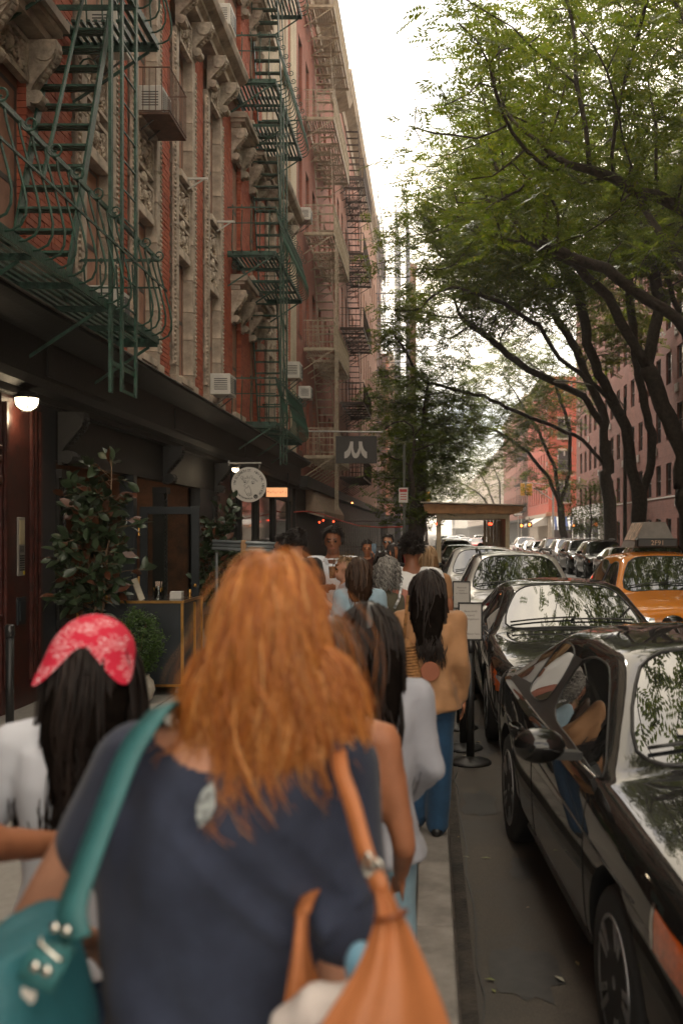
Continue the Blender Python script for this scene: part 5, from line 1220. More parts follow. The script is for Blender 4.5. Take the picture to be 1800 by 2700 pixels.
for sx in (-1, 1):
    pn = MB().bb(-0.5, 0.5, -0.15, 0.15, -0.004, 0.004).build('advert_panel', mat('advert', (0.30, 0.06, 0.04), 0.4, var=0.6, scale=9, var2=(0.55, 0.4, 0.3)), ab)
    pn.location = (sx * 0.236, 3.12, 1.95); pn.rotation_euler = (0, sx * R(65), R(90) * 0) if False else (0, sx * R(65), 0); pn.data.transform(Matrix.Rotation(R(90), 4, 'Z'))
# --- far kerb row, facing us
rowd = [(29.8, SUV, 'suv', P_BLACK, 'black car on the far kerb, just showing right of the taxi roof box'), (35.4, SED, 'sed', P_GREY, 'grey sedan on the far kerb hidden behind the taxi'), (41.0, SUV, 'suv', P_BLACK, 'black crossover parked on the far kerb beside the taxi'), (46.6, SUV, 'suv', P_BLACK, 'black crossover next in the far row, left of the taxi'), (52.2, SUV, 'suv', P_SILVER, 'silver crossover in the far kerb row'), (57.8, SUV, 'suv', P_GREY, 'bronze grey crossover in the far kerb row, behind the silver one'), (63.4, SED, 'sed', P_BLACK, 'black sedan in the far kerb row beyond the grey crossover'), (69.0, SED, 'sed', P_DARK, 'charcoal sedan near the end of the far kerb row'), (74.8, SUV, 'suv', P_WHITE, 'white crossover at the end of the far kerb row')]
for (y, D, k, p, l) in rowd:
    car('parked_car', l, k, D, p, (7.25 + 0.1 * math.sin(y), y, RZ), R(1.0 * math.sin(y * 3)), 1 if 40 < y < 60 else 0, group='cars parked along the far kerb', rails=2 if D is SUV else False)
# --- traffic further off
for (x, y, D, k, p, l, kk) in ((2.2, 92, SUV, 'suv', P_WHITE, 'white car crossing traffic lights far up the street', 1), (4.6, 99, SED, 'sed', P_RED, 'red car stopped far up the street', 2), (1.6, 112, SUV, 'suv', P_WHITE, 'white van like car beyond the crossing on the left', 3), (4.2, 120, SED, 'sed', P_SILVER, 'silver car in the middle beyond the crossing', 4), (6.6, 118, SED, 'sed', P_WHITE, 'white car beyond the crossing on the right', 5), (1.6, 130, SED, 'sed', P_SILVER, 'silver car far off by the left kerb', 6), (4.2, 138, SUV, 'suv', P_WHITE, 'white car far off in the middle lane', 7), (6.6, 134, SUV, 'suv', P_GREY, 'grey car far off by the right kerb', 8)):
    car('distant_car', l, k, D, p, (x, y, RZ), 0, 0, group='cars far up the street')
# ============================================================ SHOP THINGS AND STREET FURNITURE
M_SIGNW = mat('sign_white', (0.60, 0.57, 0.53), 0.6, var=0.04); M_INK = mat('sign_ink', (0.02, 0.018, 0.018), 0.6, var=0)
M_SIGND = mat('sign_charcoal', (0.045, 0.042, 0.042), 0.6, var=0.05); M_LOGO = mat('logo_grey', (0.50, 0.47, 0.45), 0.6, var=0.02)
M_STEELP = mat('galvanised_pole', (0.34, 0.33, 0.31), 0.45, 0.6, var=0.2)
def join_meshes(objs, name, parent):
    vs, fs = [], []; m = objs[0].data.materials[0]
    for o in objs:
        n = len(vs); M = Matrix.LocRotScale(o.location, o.rotation_euler, o.scale)
        vs += [tuple(M @ v.co) for v in o.data.vertices]; fs += [tuple(i + n for i in p.vertices) for p in o.data.polygons]; bpy.data.objects.remove(o)
    return mesh_obj(name, vs, fs, m, parent)
# wall lamp, lit
def cage_lamp(loc, label, s=1.0, e=10):
    t = thing('wall_lamp', label, 'lamp', loc)
    MB().lathe([(0.0, 0.09), (0.09, 0.09), (0.125, 0.05), (0.125, 0.03)], n=20).build('fixture', M_BLACKP, t, True)
    MB().lathe([(0.115, 0.03), (0.11, -0.02), (0.09, -0.06), (0.05, -0.085), (0.0, -0.095)], n=20).build('globe', mat('lit_globe', (1, 0.95, 0.85), 0.4, var=0, emit=(1, 0.80, 0.52), estr=2.6), t, True)
    for a in (0, PI / 2): 
        c, q = math.cos(a + 0.5), math.sin(a + 0.5)
        MB().tube([(0.12 * c, 0.12 * q, 0.03), (0.11 * c, 0.11 * q, -0.05), (0.04 * c, 0.04 * q, -0.1), (-0.04 * c, -0.04 * q, -0.1), (-0.11 * c, -0.11 * q, -0.05), (-0.12 * c, -0.12 * q, 0.03)], 0.006, 5).build('guard', M_BLACKP, t)
    t.scale = (s, s, s)
    l = bpy.data.lights.new('lamp_light', 'POINT'); l.energy = e; l.color = (1, 0.78, 0.5); l.shadow_soft_size = 0.08
    lo = link(bpy.data.objects.new('lamp_light', l)); lo.parent = t; lo.location = (0, 0, -0.16)
cage_lamp(tuple(PX(71, 1058, 10.35)), 'lit dome lamp under the black shop cornice at the left edge', 1.0, 3)
cage_lamp(tuple(PX(621, 1237, 19.3)), 'small lit lamp beside the top of the round sign', 0.62, 2)
# round hanging sign
rc = PX(656.5, 1278, 19.0); rs0 = thing('round_sign', 'round off white sign with curved lettering and a line drawn face', 'sign', rc)
Rr = 0.327
MB().lathe([(0, -0.012), (Rr - 0.006, -0.012), (Rr, -0.006), (Rr, 0.006), (Rr - 0.006, 0.012), (0, 0.012)], n=48, M=Matrix.Rotation(PI / 2, 3, 'X')).build('disc', M_SIGNW, rs0)
let = []
def arc_text(s, rad, a0, a1, size, flip=False):
    n = len(s)
    for i, ch in enumerate(s):
        if ch == ' ': continue
        a = R(a0 + (a1 - a0) * i / (n - 1)); x, z = rad * math.cos(a), rad * math.sin(a)
        let.append(text(ch, (x, -0.014, z), size, M_INK, None, rot=(R(90), -(a - PI / 2) if not flip else -(a + PI / 2), 0)))
arc_text('198 ELIZABETH ST.  NEW YORK, NEW YORK', Rr * 0.80, 178, -42, 0.063)
arc_text('@JUDEROSENNEWYORK', Rr * 0.80, 205, 284, 0.045, True)
join_meshes(let, 'lettering', rs0)
def S(pts): return [((x - 537) / 437 * Rr, -0.015, -(y - 535) / 437 * Rr) for x, y in pts]
def circ(cx, cy, r, n=14): return [(cx + r * math.cos(2 * PI * i / n), cy + r * math.sin(2 * PI * i / n)) for i in range(n + 1)]
dr = MB()
for pl in ([(540, 418), (515, 450), (500, 490), (470, 515), (430, 535), (415, 565), (430, 590), (470, 600), (510, 610), (520, 590), (510, 570), (530, 555), (550, 580), (575, 640), (590, 700), (598, 750)], [(510, 615), (470, 630), (430, 650), (428, 670), (445, 710), (480, 760), (490, 790)], circ(440, 455, 34), circ(640, 485, 38),
           [(395, 395), (350, 385), (340, 345), (365, 318), (395, 335), (380, 380), (365, 415), (390, 420), (405, 390)], [(420, 350), (415, 385), (440, 390), (450, 355), (455, 390), (480, 385), (475, 350), (505, 310), (510, 390), (530, 360), (545, 380)], [(575, 400), (560, 370), (575, 320), (620, 318), (635, 345), (600, 365), (630, 400), (650, 395), (660, 370), (680, 390), (660, 410), (690, 425), (700, 395), (715, 420), (705, 440), (730, 450), (745, 425), (750, 470)],
           [(490, 790), (500, 760), (530, 740), (560, 760), (590, 735), (598, 760), (610, 795), (570, 800), (530, 825), (490, 790)], [(500, 790), (540, 770), (560, 800), (590, 770)]):
    dr.tube(S(pl), 0.0028, 4)
for (x, y, r) in ((440, 472, 16), (635, 500, 17)): dr.lathe([(0, 0), (r / 437 * Rr, 0), (r / 437 * Rr, 0.002), (0, 0.002)], c=Vector(S([(x, y)])[0]), n=12, M=Matrix.Rotation(PI / 2, 3, 'X'))
dr.build('line_drawing', M_INK, rs0)
em = MB(); em.lathe([(0, 0), (0.04, 0), (0.04, 0.003), (0, 0.003)], c=Vector(S([(708, 828)])[0]), n=20, M=Matrix.Rotation(PI / 2, 3, 'X')); em.build('emblem', M_INK, rs0)
MB().tube([(x, y - 0.003, z) for x, y, z in S([(680, 815), (700, 840), (735, 810), (725, 850), (690, 855)])], 0.003, 4).build('emblem_smile', M_SIGNW, rs0)
MB().tube([(-0.38, 0, 0.40), (0.23, 0, 0.40)], 0.016, 8).build('bracket_bar', M_STEELP, rs0)
MB().lathe([(0, 0), (0.05, 0), (0.05, 0.02), (0, 0.02)], c=(-0.38, 0, 0.40), n=12, M=Matrix.Rotation(PI / 2, 3, 'Y')).build('flange', M_STEELP, rs0)
for x in (-0.18, 0.19): 
    for k in range(3): MB().tube([(x + 0.012 * math.cos(a) * (k % 2), 0.012 * math.cos(a) * ((k + 1) % 2), 0.375 - 0.034 * k + 0.02 * math.sin(a)) for a in [2 * PI * i / 8 for i in range(8)]], 0.004, 4, closed=True).build('chain_link', M_STEELP, rs0)
# glowing shop sign
mg = thing('lit_sign', 'small glowing orange sign lettered MAGUIRES beside the round sign', 'sign', PX(730, 1298, 26.2))
MB().box((0, 0, 0), (0.53, 0.06, 0.235)).build('light_box', mat('lit_orange', (0.9, 0.5, 0.25), 0.5, var=0, emit=(1.0, 0.45, 0.2), estr=0.42), mg)
lt = []
for i, ch in enumerate('MAGUIRES'): lt.append(text(ch, (-0.22 + 0.064 * i, -0.032, (0.012, -0.008, 0.012, -0.010, 0.012, -0.008, 0.012, -0.01)[i]), 0.06, mat('sign_brown', (0.06, 0.025, 0.01), 0.6, var=0), None))
join_meshes(lt, 'lettering', mg)
MB().bb(0.27, 0.30, -0.02, 0.02, -2.85, 0.5).build('post', M_BLACKP, mg)
# dark projecting sign with the two-peaked logo
mc = PX(939, 1186, 33.0); ms = thing('hanging_sign', 'dark rectangular hanging sign with pale two peaked letter M logo', 'sign', mc)
k = 33.0 / 2700 / 3.136
MB().box((0, 0, 0), (1.32, 0.05, 0.88)).build('board', M_SIGND, ms, bevel=0.008)
lg = [(1080, 202), (1104, 202), (1104, 255), (1112, 288), (1125, 303), (1138, 288), (1150, 255), (1150, 202), (1178, 202), (1181, 235), (1190, 262), (1203, 280), (1218, 289), (1218, 342), (1200, 337), (1182, 318), (1170, 296), (1164, 268), (1160, 296), (1150, 322), (1137, 337), (1124, 341), (1110, 337), (1098, 322), (1091, 296), (1087, 268), (1083, 296), (1072, 318), (1052, 337), (1031, 342), (1031, 289), (1048, 280), (1062, 262), (1073, 235)]
MB().prism([((x - 1129) * k, -(y - 270) * k) for x, y in lg][::-1], (0, -0.028, 0), (1, 0, 0), (0, 0, 1), (0, -0.004, 0)).build('logo', M_LOGO, ms)
MB().tube([(-1.9, 0, 0.60), (0.85, 0, 0.57)], 0.028, 8).build('pole', M_STEELP, ms)
for x in (-0.5, 0.5): MB().tube([(x, 0, 0.44), (x, 0, 0.59)], 0.01, 6).build('hanger', M_STEELP, ms)
# stanchions with framed notices
def stanchion(loc, label):
    t = thing('stanchion', label, 'stanchion', loc, 0, 'black queue posts')
    MB().lathe([(0, 0), (0.175, 0), (0.178, 0.012), (0.16, 0.028), (0.06, 0.05), (0.04, 0.06), (0, 0.06)], n=32).build('base', M_TRIM, t, True)
    MB().tube([(0, 0, 0.05), (0, 0, 0.93)], 0.034, 16).build('post', M_TRIM, t, True)
    MB().lathe([(0.036, 0.93), (0.04, 0.94), (0.04, 1.02), (0.03, 1.035), (0, 1.035)], n=16).build('belt_head', mat('satin_black', (0.02, 0.02, 0.02), 0.3, var=0), t, True)
    return t
stanchion((0.34, 8.58, RZ), 'black queue post nearest the black car, carrying the nearer framed notice')
stanchion((0.30, 9.15, RZ), 'black queue post just behind the nearest one on the road')
stanchion((0.30, 10.1, RZ), 'black queue post third from the camera, partly hidden')
stanchion((0.37, 11.9, RZ), 'black queue post furthest away, carrying the further framed notice')
stanchion((-3.5, 8.55, 0.0), 'black queue post at the left edge in front of the mahogany door')
def notice(loc, label):
    t = thing('framed_notice', label, 'notice', loc, R(-4), 'framed notices on the queue posts')
    f = MB(); w, h = 0.207, 0.32
    f.bb(-w / 2, -w / 2 + 0.014, -0.012, 0.012, 0, h); f.bb(w / 2 - 0.014, w / 2, -0.012, 0.012, 0, h); f.bb(-w / 2 + 0.014, w / 2 - 0.014, -0.012, 0.012, 0, 0.014); f.bb(-w / 2 + 0.014, w / 2 - 0.014, -0.012, 0.012, h - 0.014, h); f.build('frame', M_TRIM, t)
    MB().bb(-w / 2 + 0.012, w / 2 - 0.012, -0.004, 0.006, 0.012, h - 0.012).build('paper', mat('notice_paper', (0.56, 0.53, 0.49), 0.7, var=0.03), t)
    ls = [text(s, (x, -0.006, z), sz, mat('notice_ink', (0.12, 0.10, 0.09), 0.7, var=0), None, shear=0.35, extr=0.0004) for s, x, z, sz in (('Please kindly', 0.0, 0.245, 0.022), ('respect', 0.0, 0.212, 0.022), ('our Neighbours', 0.0, 0.180, 0.022), ('Café Maison Team', 0.0, 0.055, 0.020))]
    join_meshes(ls, 'lettering', t); return t
notice((0.34, 8.56, 0.90), 'framed notice in flowing script on the nearer queue post'); notice((0.37, 11.88, 0.92), 'framed notice half hidden behind the nearer one')
# intercoms
def intercom(loc, label):
    t = thing('intercom_panel', label, 'intercom', loc)
    MB().bb(0, 0.02, -0.085, 0.085, 0, 0.60).build('plate', mat('brushed_steel', (0.36, 0.34, 0.31), 0.4, 0.5, var=0.1), t, bevel=0.004)
    MB().bb(0.02, 0.026, -0.06, 0.06, 0.32, 0.57).build('directory', mat('paper_cream', (0.45, 0.38, 0.24), 0.6, var=0.1), t)
    for r in range(7):
        for c in range(4): shared('icb', 'button', lambda: MB().bb(0.02, 0.028, -0.009, 0.009, -0.007, 0.007), M_INK, t, (0, -0.045 + 0.03 * c, 0.06 + 0.024 * r))
    for r in range(5): shared('ics', 'speaker_slot', lambda: MB().bb(0.02, 0.023, -0.05, 0.05, -0.003, 0.003), M_INK, t, (0, 0, 0.245 + 0.013 * r))
    MB().lathe([(0, 0.02), (0.02, 0.02), (0.02, 0.024), (0, 0.024)], c=(0, 0.055, 0.03), n=12, M=Matrix.Rotation(PI / 2, 3, 'Y')).build('sticker', mat('yellow_sticker', (0.6, 0.45, 0.03), 0.6, var=0), t)
intercom((FX + 0.005, 10.5, 1.36), 'steel intercom panel with keypad on the mahogany pier at the left edge'); intercom((FX + 0.005, 20.85, 1.38), 'steel intercom panel beyond the second magnolia')
tag(MB().bb(FX, FX + 0.02, 10.42, 10.62, 0.86, 1.14).bb(FX + 0.02, FX + 0.03, 10.45, 10.59, 0.9, 1.1).build('mail_plate', M_BLUEP), 'dark plate below the intercom at the left edge', 'plate')
# magnolia and box plants
def mag_leafs(pts, size, rs, red=0.22):
    vs = []; fs = []; mi = []
    for p, d in pts:
        d = Vector(d).normalized(); s = size * rs.uniform(0.75, 1.25); side = d.cross(Vector((rs.uniform(-1, 1), rs.uniform(-1, 1), rs.uniform(0.2, 1)))).normalized(); up = side.cross(d).normalized()
        if up.z < 0: up = -up
        n = len(vs); prof = [(0, 0.0, 0.0), (0.25, 0.20, 0.05), (0.5, 0.26, 0.07), (0.78, 0.18, 0.03), (1.0, 0.0, -0.06)]
        for (a, wd, hh) in prof:
            c = Vector(p) + d * (a * s) + up * (hh * s)
            vs += [tuple(c - side * wd * s + up * 0.05 * s), tuple(c), tuple(c + side * wd * s + up * 0.05 * s)]
        for i in range(4):
            for j in range(2): fs.append((n + i * 3 + j + 3, n + i * 3 + j + 4, n + i * 3 + j + 1, n + i * 3 + j)); mi.append(1 if False else 0)
    return vs, fs
def two_side(name, top, back, rough=0.25):
    m = bpy.data.materials.new(name); m.use_nodes = True; t = m.node_tree; b = t.nodes['Principled BSDF']; g = N(m, 'ShaderNodeNewGeometry'); mx_ = N(m, 'ShaderNodeMix'); mx_.data_type = 'RGBA'
    r = N(m, 'ShaderNodeValToRGB'); r.color_ramp.elements[0].color = (*[c * 0.7 for c in top], 1); r.color_ramp.elements[1].color = (*[c * 1.35 for c in top], 1); t.links.new(g.outputs['Random Per Island'], r.inputs['Fac'])
    gt = N(m, 'ShaderNodeMath', operation='GREATER_THAN'); gt.inputs[1].default_value = 0.86; t.links.new(g.outputs['Random Per Island'], gt.inputs[0]); t.links.new(r.outputs['Color'], mx_.inputs['A']); mx_.inputs['B'].default_value = (*back, 1); t.links.new(gt.outputs[0], mx_.inputs['Factor']); t.links.new(mx_.outputs['Result'], b.inputs['Base Color']); b.inputs['Roughness'].default_value = rough; b.inputs['Specular IOR Level'].default_value = 0.6
    return m
M_MAG = two_side('magnolia_leaf', (0.030, 0.050, 0.022), (0.085, 0.028, 0.012), 0.4)
M_POT = mat('cream_clay', (0.48, 0.43, 0.36), 0.8, var=0.2, scale=7, bump=0.2)
def magnolia(label, loc, h0, h1, rx, seed, n=85, potr=0.22):
    rs = np.random.RandomState(seed); t = thing('magnolia_tree', label, 'plant', loc, 0, 'potted magnolias at the bar entrance')
    MB().lathe([(potr * 0.7, 0), (potr, 0.1), (potr * 1.05, 0.32), (potr, 0.42), (potr * 0.86, 0.43), (potr * 0.84, 0.36), (0, 0.36)], n=24).build('pot', M_BLACKP, t, True)
    stem = MB(); tips = []
    for k in range(3):
        a = 2 * PI * k / 3 + rs.uniform(0, 1); p = [Vector((0.05 * math.cos(a), 0.05 * math.sin(a), 0.36))]
        for i in range(1, 7):
            f = i / 6; p.append(Vector((math.cos(a) * 0.16 * f + rs.normal(0, 0.02), math.sin(a) * 0.16 * f + rs.normal(0, 0.02), 0.36 + (h1 - 0.45) * f * (1 - 0.12 * k))))
        stem.tube(p, [0.02 * (1 - 0.75 * i / 6) for i in range(7)], 6)
        for j in range(n // 3):
            f = rs.uniform(0.12, 1); q = p[0].lerp(p[-1], f); z = q.z
            if z < h0: continue
            w_ = rx * (1 - 0.45 * (z - h0) / (h1 - h0)) * rs.uniform(0.35, 1.0); b = rs.uniform(0, 2 * PI); e = q + Vector((w_ * math.cos(b), w_ * math.sin(b), rs.uniform(-0.05, 0.15)))
            stem.tube([q, q.lerp(e, 0.5) + Vector((0, 0, 0.02)), e], [0.006, 0.005, 0.003], 4)
            od = (e - q).normalized()
            for m_ in range(6):
                dd = od + Vector(rs.normal(0, 0.75, 3)); dd.z += 0.1; tips.append((e - od * 0.05 * m_ * 0.6, dd))
    stem.build('stem', mat('magnolia_stem', (0.16, 0.10, 0.06), 0.8), t, True)
    vs, fs = mag_leafs(tips, 0.15, rs)
    o = mesh_obj('foliage', vs, fs, M_MAG, t, True); o['kind'] = 'stuff'; return t
magnolia('tall glossy magnolia in a pot left of the bar counter', (-3.55, 10.95, 0), 0.98, 2.62, 0.46, 3, 200)
magnolia('second magnolia in a pot behind the open glazed door', (-3.55, 17.2, 0), 0.6, 2.35, 0.36, 5, 150)
bx = thing('box_shrub', 'small leafed box shrub in a rounded cream pot', 'plant', (-3.06, 10.75, 0))
MB().lathe([(0.09, 0), (0.15, 0.06), (0.18, 0.15), (0.165, 0.24), (0.12, 0.29), (0.125, 0.31), (0.105, 0.31), (0.10, 0.27), (0, 0.27)], n=28).build('pot', M_POT, bx, True)
rsb = np.random.RandomState(4); pp = rsb.normal(0, 1, (330, 3)); pp /= np.linalg.norm(pp, axis=1, keepdims=True); pp = pp * rsb.uniform(0.55, 1, (330, 1)) ** 0.5 * np.array([0.23, 0.23, 0.36]) + np.array([0, 0, 0.64])
v_, q_ = leaf_mesh(pp, pp - np.array([0, 0, 0.64]), 16, 0.035, 0.019, rsb); c_ = fast_mesh('foliage', v_, q_, leaf_mat('box_leaf', [(0.03, 0.06, 0.014), (0.05, 0.10, 0.02), (0.07, 0.13, 0.025)], 0.25), bx); c_['kind'] = 'stuff'
sm = MB()
for i in range(9): sm.tube([(0, 0, 0.26), tuple(pp[i * 7] * 0.5 + np.array([0, 0, 0.25])), tuple(pp[i * 7])], 0.006, 4)
sm.build('stems', MATS['magnolia_stem'], bx)
# bar counter on castors
ct = thing('bar_counter', 'dark blue bar counter with brass edges on castors outside the shop', 'counter', (-3.3, 11.78, 0))
MB().bb(-0.57, 0.57, -0.47, 0.47, 0.1, 1.02).build('body', M_BLUEP, ct)
MB().bb(-0.575, 0.575, -0.475, 0.475, 1.024, 1.05).build('top', mat('dark_marble', (0.06, 0.055, 0.05), 0.12, var=0.6, scale=5, spec=0.7), ct)
for (a, b) in (((-.58, -.48, 1.037), (.58, -.48, 1.037)), ((.58, -.48, 1.037), (.58, .48, 1.037)), ((.575, -.475, 0.1), (.575, -.475, 1.02)), ((.575, .475, 0.1), (.575, .475, 1.02)), ((-.575, -.475, 0.1), (-.575, -.475, 1.02)), ((-.575, -.475, .115), (.575, -.475, .115)), ((.575, -.475, .115), (.575, .475, .115)), ((.578, 0.1, 0.13), (.578, 0.1, 1.0))):
    MB().bar(a, b, 0.028, 0.028).build('brass_edge', M_BRASS, ct)
for x in (-0.5, 0.5):
    for y in (-0.4, 0.4): MB().tube([(x - 0.015, y, 0.04), (x + 0.015, y, 0.04)], 0.04, 12).bar((x, y, 0.05), (x, y, 0.1), 0.03).build('castor', M_STEELP, ct)
def on(x, y): return (-3.3 + x, 11.78 + y, 1.0505)
t = thing('candle_pair', 'pair of slim brass tap handles on the counter', 'tap', on(-0.38, -0.1))
for dx in (0, 0.055): MB().lathe([(0.022, 0), (0.022, 0.02), (0.008, 0.03), (0.01, 0.18), (0.016, 0.22), (0.014, 0.30), (0.009, 0.45), (0.0, 0.46)], c=(dx, 0, 0), n=12).build('handle', M_BRASS, t, True)
t = thing('menu_book', 'pale menu block leaning on the counter', 'menu', on(0.08, -0.3)); MB().box((0, 0, 0.125), (0.07, 0.16, 0.25)).build('cover', mat('menu_board', (0.42, 0.36, 0.27), 0.7), t, bevel=0.006); MB().box((0.0, 0, 0.125), (0.05, 0.163, 0.245)).build('pages', mat('menu_pages', (0.55, 0.5, 0.4), 0.8), t); t.rotation_euler = (0, R(-20), 0.3)
t = thing('straw_jar', 'glass jar of striped paper straws on the counter', 'jar', on(0.24, -0.2)); MB().lathe([(0.045, 0), (0.05, 0.01), (0.05, 0.15), (0.046, 0.15), (0.045, 0.012), (0, 0.012)], n=20).build('glass', M_CLEAR, t, True)
for i in range(16):
    a = 2 * PI * i / 16; r_ = 0.012 + 0.025 * (i % 3) / 2; MB().tube([(r_ * math.cos(a) * 0.6, r_ * math.sin(a) * 0.6, 0.015), (r_ * math.cos(a) * 1.5, r_ * math.sin(a) * 1.5, 0.2 if i % 2 else 0.13)], 0.0045, 5).build('straw', mat('paper_straw', (0.6, 0.45, 0.36), 0.7, var=0.5, scale=60) if i % 2 else mat('gold_straw', (0.6, 0.32, 0.05), 0.6), t)
t = thing('napkin_stack', 'stack of white napkins at the counter corner', 'napkins', on(0.42, -0.1))
for i in range(6): shared('nap', 'napkin', lambda: MB().box((0, 0, 0), (0.13, 0.13, 0.012)), M_WHITE, t, (0.003 * (i % 2), 0.002 * (i % 3), 0.008 + i * 0.0135), (0, 0, 0.03 * (i % 3)))
tag(MB().lathe([(0.02, 0), (0.035, 0.01), (0.042, 0.05), (0.036, 0.09), (0.02, 0.115), (0, 0.12)], n=16).build('white_vase', M_WHITE, None, True), 'small white egg shaped vase on the counter', 'vase').location = on(-0.22, -0.35)
tag(MB().lathe([(0.03, 0), (0.012, 0.02), (0.02, 0.045), (0.022, 0.06), (0.014, 0.085), (0, 0.09)], n=16).build('brass_bell', M_BRASS, None, True), 'tiny brass bell at the far counter corner', 'bell').location = on(0.5, 0.2)
tag(MB().lathe([(0.06, 0), (0.09, 0.006), (0.10, 0.02), (0.095, 0.02), (0.085, 0.01), (0, 0.01)], n=20).build('glass_plate', mat('pale_glass', (0.5, 0.5, 0.48), 0.1, var=0.1), None, True), 'shallow pale dish on the counter behind the magnolia leaves', 'dish').location = on(-0.42, -0.36)
# ribbed metal ramp
rm = tag(MB().add([(-2.6, 11.5, 0.01), (-1.9, 11.5, 0.01), (-1.9, 13.0, 0.05), (-2.6, 13.0, 0.05)], [(0, 1, 2, 3)]).build('metal_ramp', M_STEELP), 'ribbed metal hatch plate on the pavement beside the counter', 'hatch')
for i in range(12): shared('rib', 'rib', lambda: MB().bb(-0.33, 0.33, -0.02, 0.02, 0, 0.012), M_STEELP, rm, (-2.25, 11.58 + i * 0.12, 0.013 + i * 0.0032))
# bundle of grey poles
pb = thing('pole_bundle', 'bundle of grey poles strapped with a tan band behind the red haired woman', 'poles', PX(650, 1433, 13.5))
for i, (dz, dy) in enumerate(((0, 0), (-0.05, 0.02), (-0.095, 0.0), (-0.03, 0.06))): MB().tube([(-0.45, dy, dz + 0.03), (0.5, dy, dz - 0.01)], 0.022, 10).build('pole', mat('grey_pole', (0.18, 0.20, 0.21), 0.4, 0.3, var=0.1), pb, True)
MB().bb(-0.08, 0.0, -0.03, 0.09, -0.125, 0.045).build('strap', mat('tan_strap', (0.35, 0.20, 0.10), 0.7), pb, bevel=0.02)
for x in (-0.40, 0.44): MB().tube([(x, 0.03, -0.12), (x, 0.03, -1.664)], 0.02, 8).build('rest_leg', MATS['grey_pole'], pb)
# timber street shelter
sh = thing('timber_shelter', 'beige timber dining shelter with a sloping roof in the parking lane', 'shelter', (1.53, 36.0, RZ))
M_BEIGE = mat('beige_timber', (0.72, 0.60, 0.42), 0.7, var=0.12, scale=4); M_ORNG = mat('stained_timber', (0.55, 0.29, 0.14), 0.7, var=0.2, scale=4)
for (x, y) in ((-1.2, 0), (1.2, 0), (-1.2, 3.6), (1.2, 3.6)): MB().bb(x - 0.07, x + 0.07, y - 0.07, y + 0.07, 0, 2.42).build('post', M_BEIGE, sh)
for y in (0, 3.6): MB().bb(-1.27, 1.27, y - 0.075, y + 0.075, 2.425, 2.6).build('beam', M_BEIGE, sh)
for x in (-1.2, 1.2): MB().bb(x - 0.06, x + 0.06, 0.08, 3.52, 2.43, 2.58).build('side_beam', M_BEIGE, sh)
for i in range(6):
    y = -0.25 + 0.82 * i; MB().prism([(-1.75, 2.95), (-1.7, 2.66), (-1.55, 2.605), (1.5, 2.605), (1.7, 2.70), (1.75, 2.86)], (0, y - 0.03, 0), (1, 0, 0), (0, 0, 1), (0, 0.06, 0)).build('rafter', M_ORNG, sh)
MB().add([(-1.85, -0.45, 2.98), (1.85, -0.45, 2.87), (1.85, 4.2, 2.87), (-1.85, 4.2, 2.98), (-1.85, -0.45, 3.02), (1.85, -0.45, 2.91), (1.85, 4.2, 2.91), (-1.85, 4.2, 3.02)], [(3, 2, 1, 0), (4, 5, 6, 7), (0, 1, 5, 4), (1, 2, 6, 5), (2, 3, 7, 6), (3, 0, 4, 7)]).build('roof', mat('roof_sheet', (0.5, 0.45, 0.38), 0.6), sh)
for i in range(9): MB().bb(1.18, 1.22, 0.14 + 0.39 * i, 0.14 + 0.39 * i + 0.33, 0.05, 2.42).build('board', M_BEIGE, sh)
for i in range(5): MB().bb(0.55 + 0.13 * i, 0.55 + 0.13 * i + 0.11, 3.58, 3.62, 0.05, 2.42).build('board', M_BEIGE, sh)
for (x, y) in ((-1.3, 0.5), (0.6, 0.6), (0.72, 1.4)): MB().sphere((x, y, 2.25), 0.045, 8, 6).build('red_lantern', mat('red_glow', (0.8, 0.05, 0.03), 0.4, var=0, emit=(1, 0.06, 0.02), estr=3), sh, True)
# red cable with small bulbs
cb_ = thing('string_lights', 'red cable of string lights sagging from the awning to the sign pole', 'string lights', (0, 0, 0))
cp = [PX(775, 1350, 31), PX(812, 1348, 32), PX(850, 1356, 33), PX(895, 1372, 31), PX(945, 1386, 29), PX(1000, 1391, 27), PX(1062, 1389, 25)]
MB().tube(cp, 0.018, 6).build('cable', mat('red_cable', (0.45, 0.06, 0.05), 0.5), cb_, True)
for (x, y, Y) in ((842, 1377, 33), (852, 1372, 33), (879, 1375, 33), (928, 1326, 40)): MB().sphere(PX(x, y, Y), 0.03, 8, 6).build('bulb', MATS['red_glow'] if x != 928 else mat('orange_glow', (1, .3, .1), 0.4, var=0, emit=(1, 0.3, 0.08), estr=5), cb_, True)
# parking sign on a pole
ps = thing('parking_sign', 'parking regulation sign with red print on a grey pole by the kerb', 'sign', (-0.62, 25, 0))
MB().tube([(0, 0, 0), (0, 0, 3.95)], 0.035, 10).build('pole', mat('green_grey_pole', (0.10, 0.11, 0.095), 0.6), ps)
MB().box((-0.02, -0.045, 2.72), (0.22, 0.01, 0.36)).build('plate', M_SIGNW, ps); MB().box((-0.02, -0.052, 2.83), (0.18, 0.004, 0.07)).build('red_band', mat('sign_red', (0.45, 0.03, 0.03), 0.5, var=0), ps)
for k in range(3): MB().box((-0.02, -0.052, 2.74 - 0.06 * k), (0.15, 0.004, 0.02)).build('text_line', MATS['sign_red'], ps)
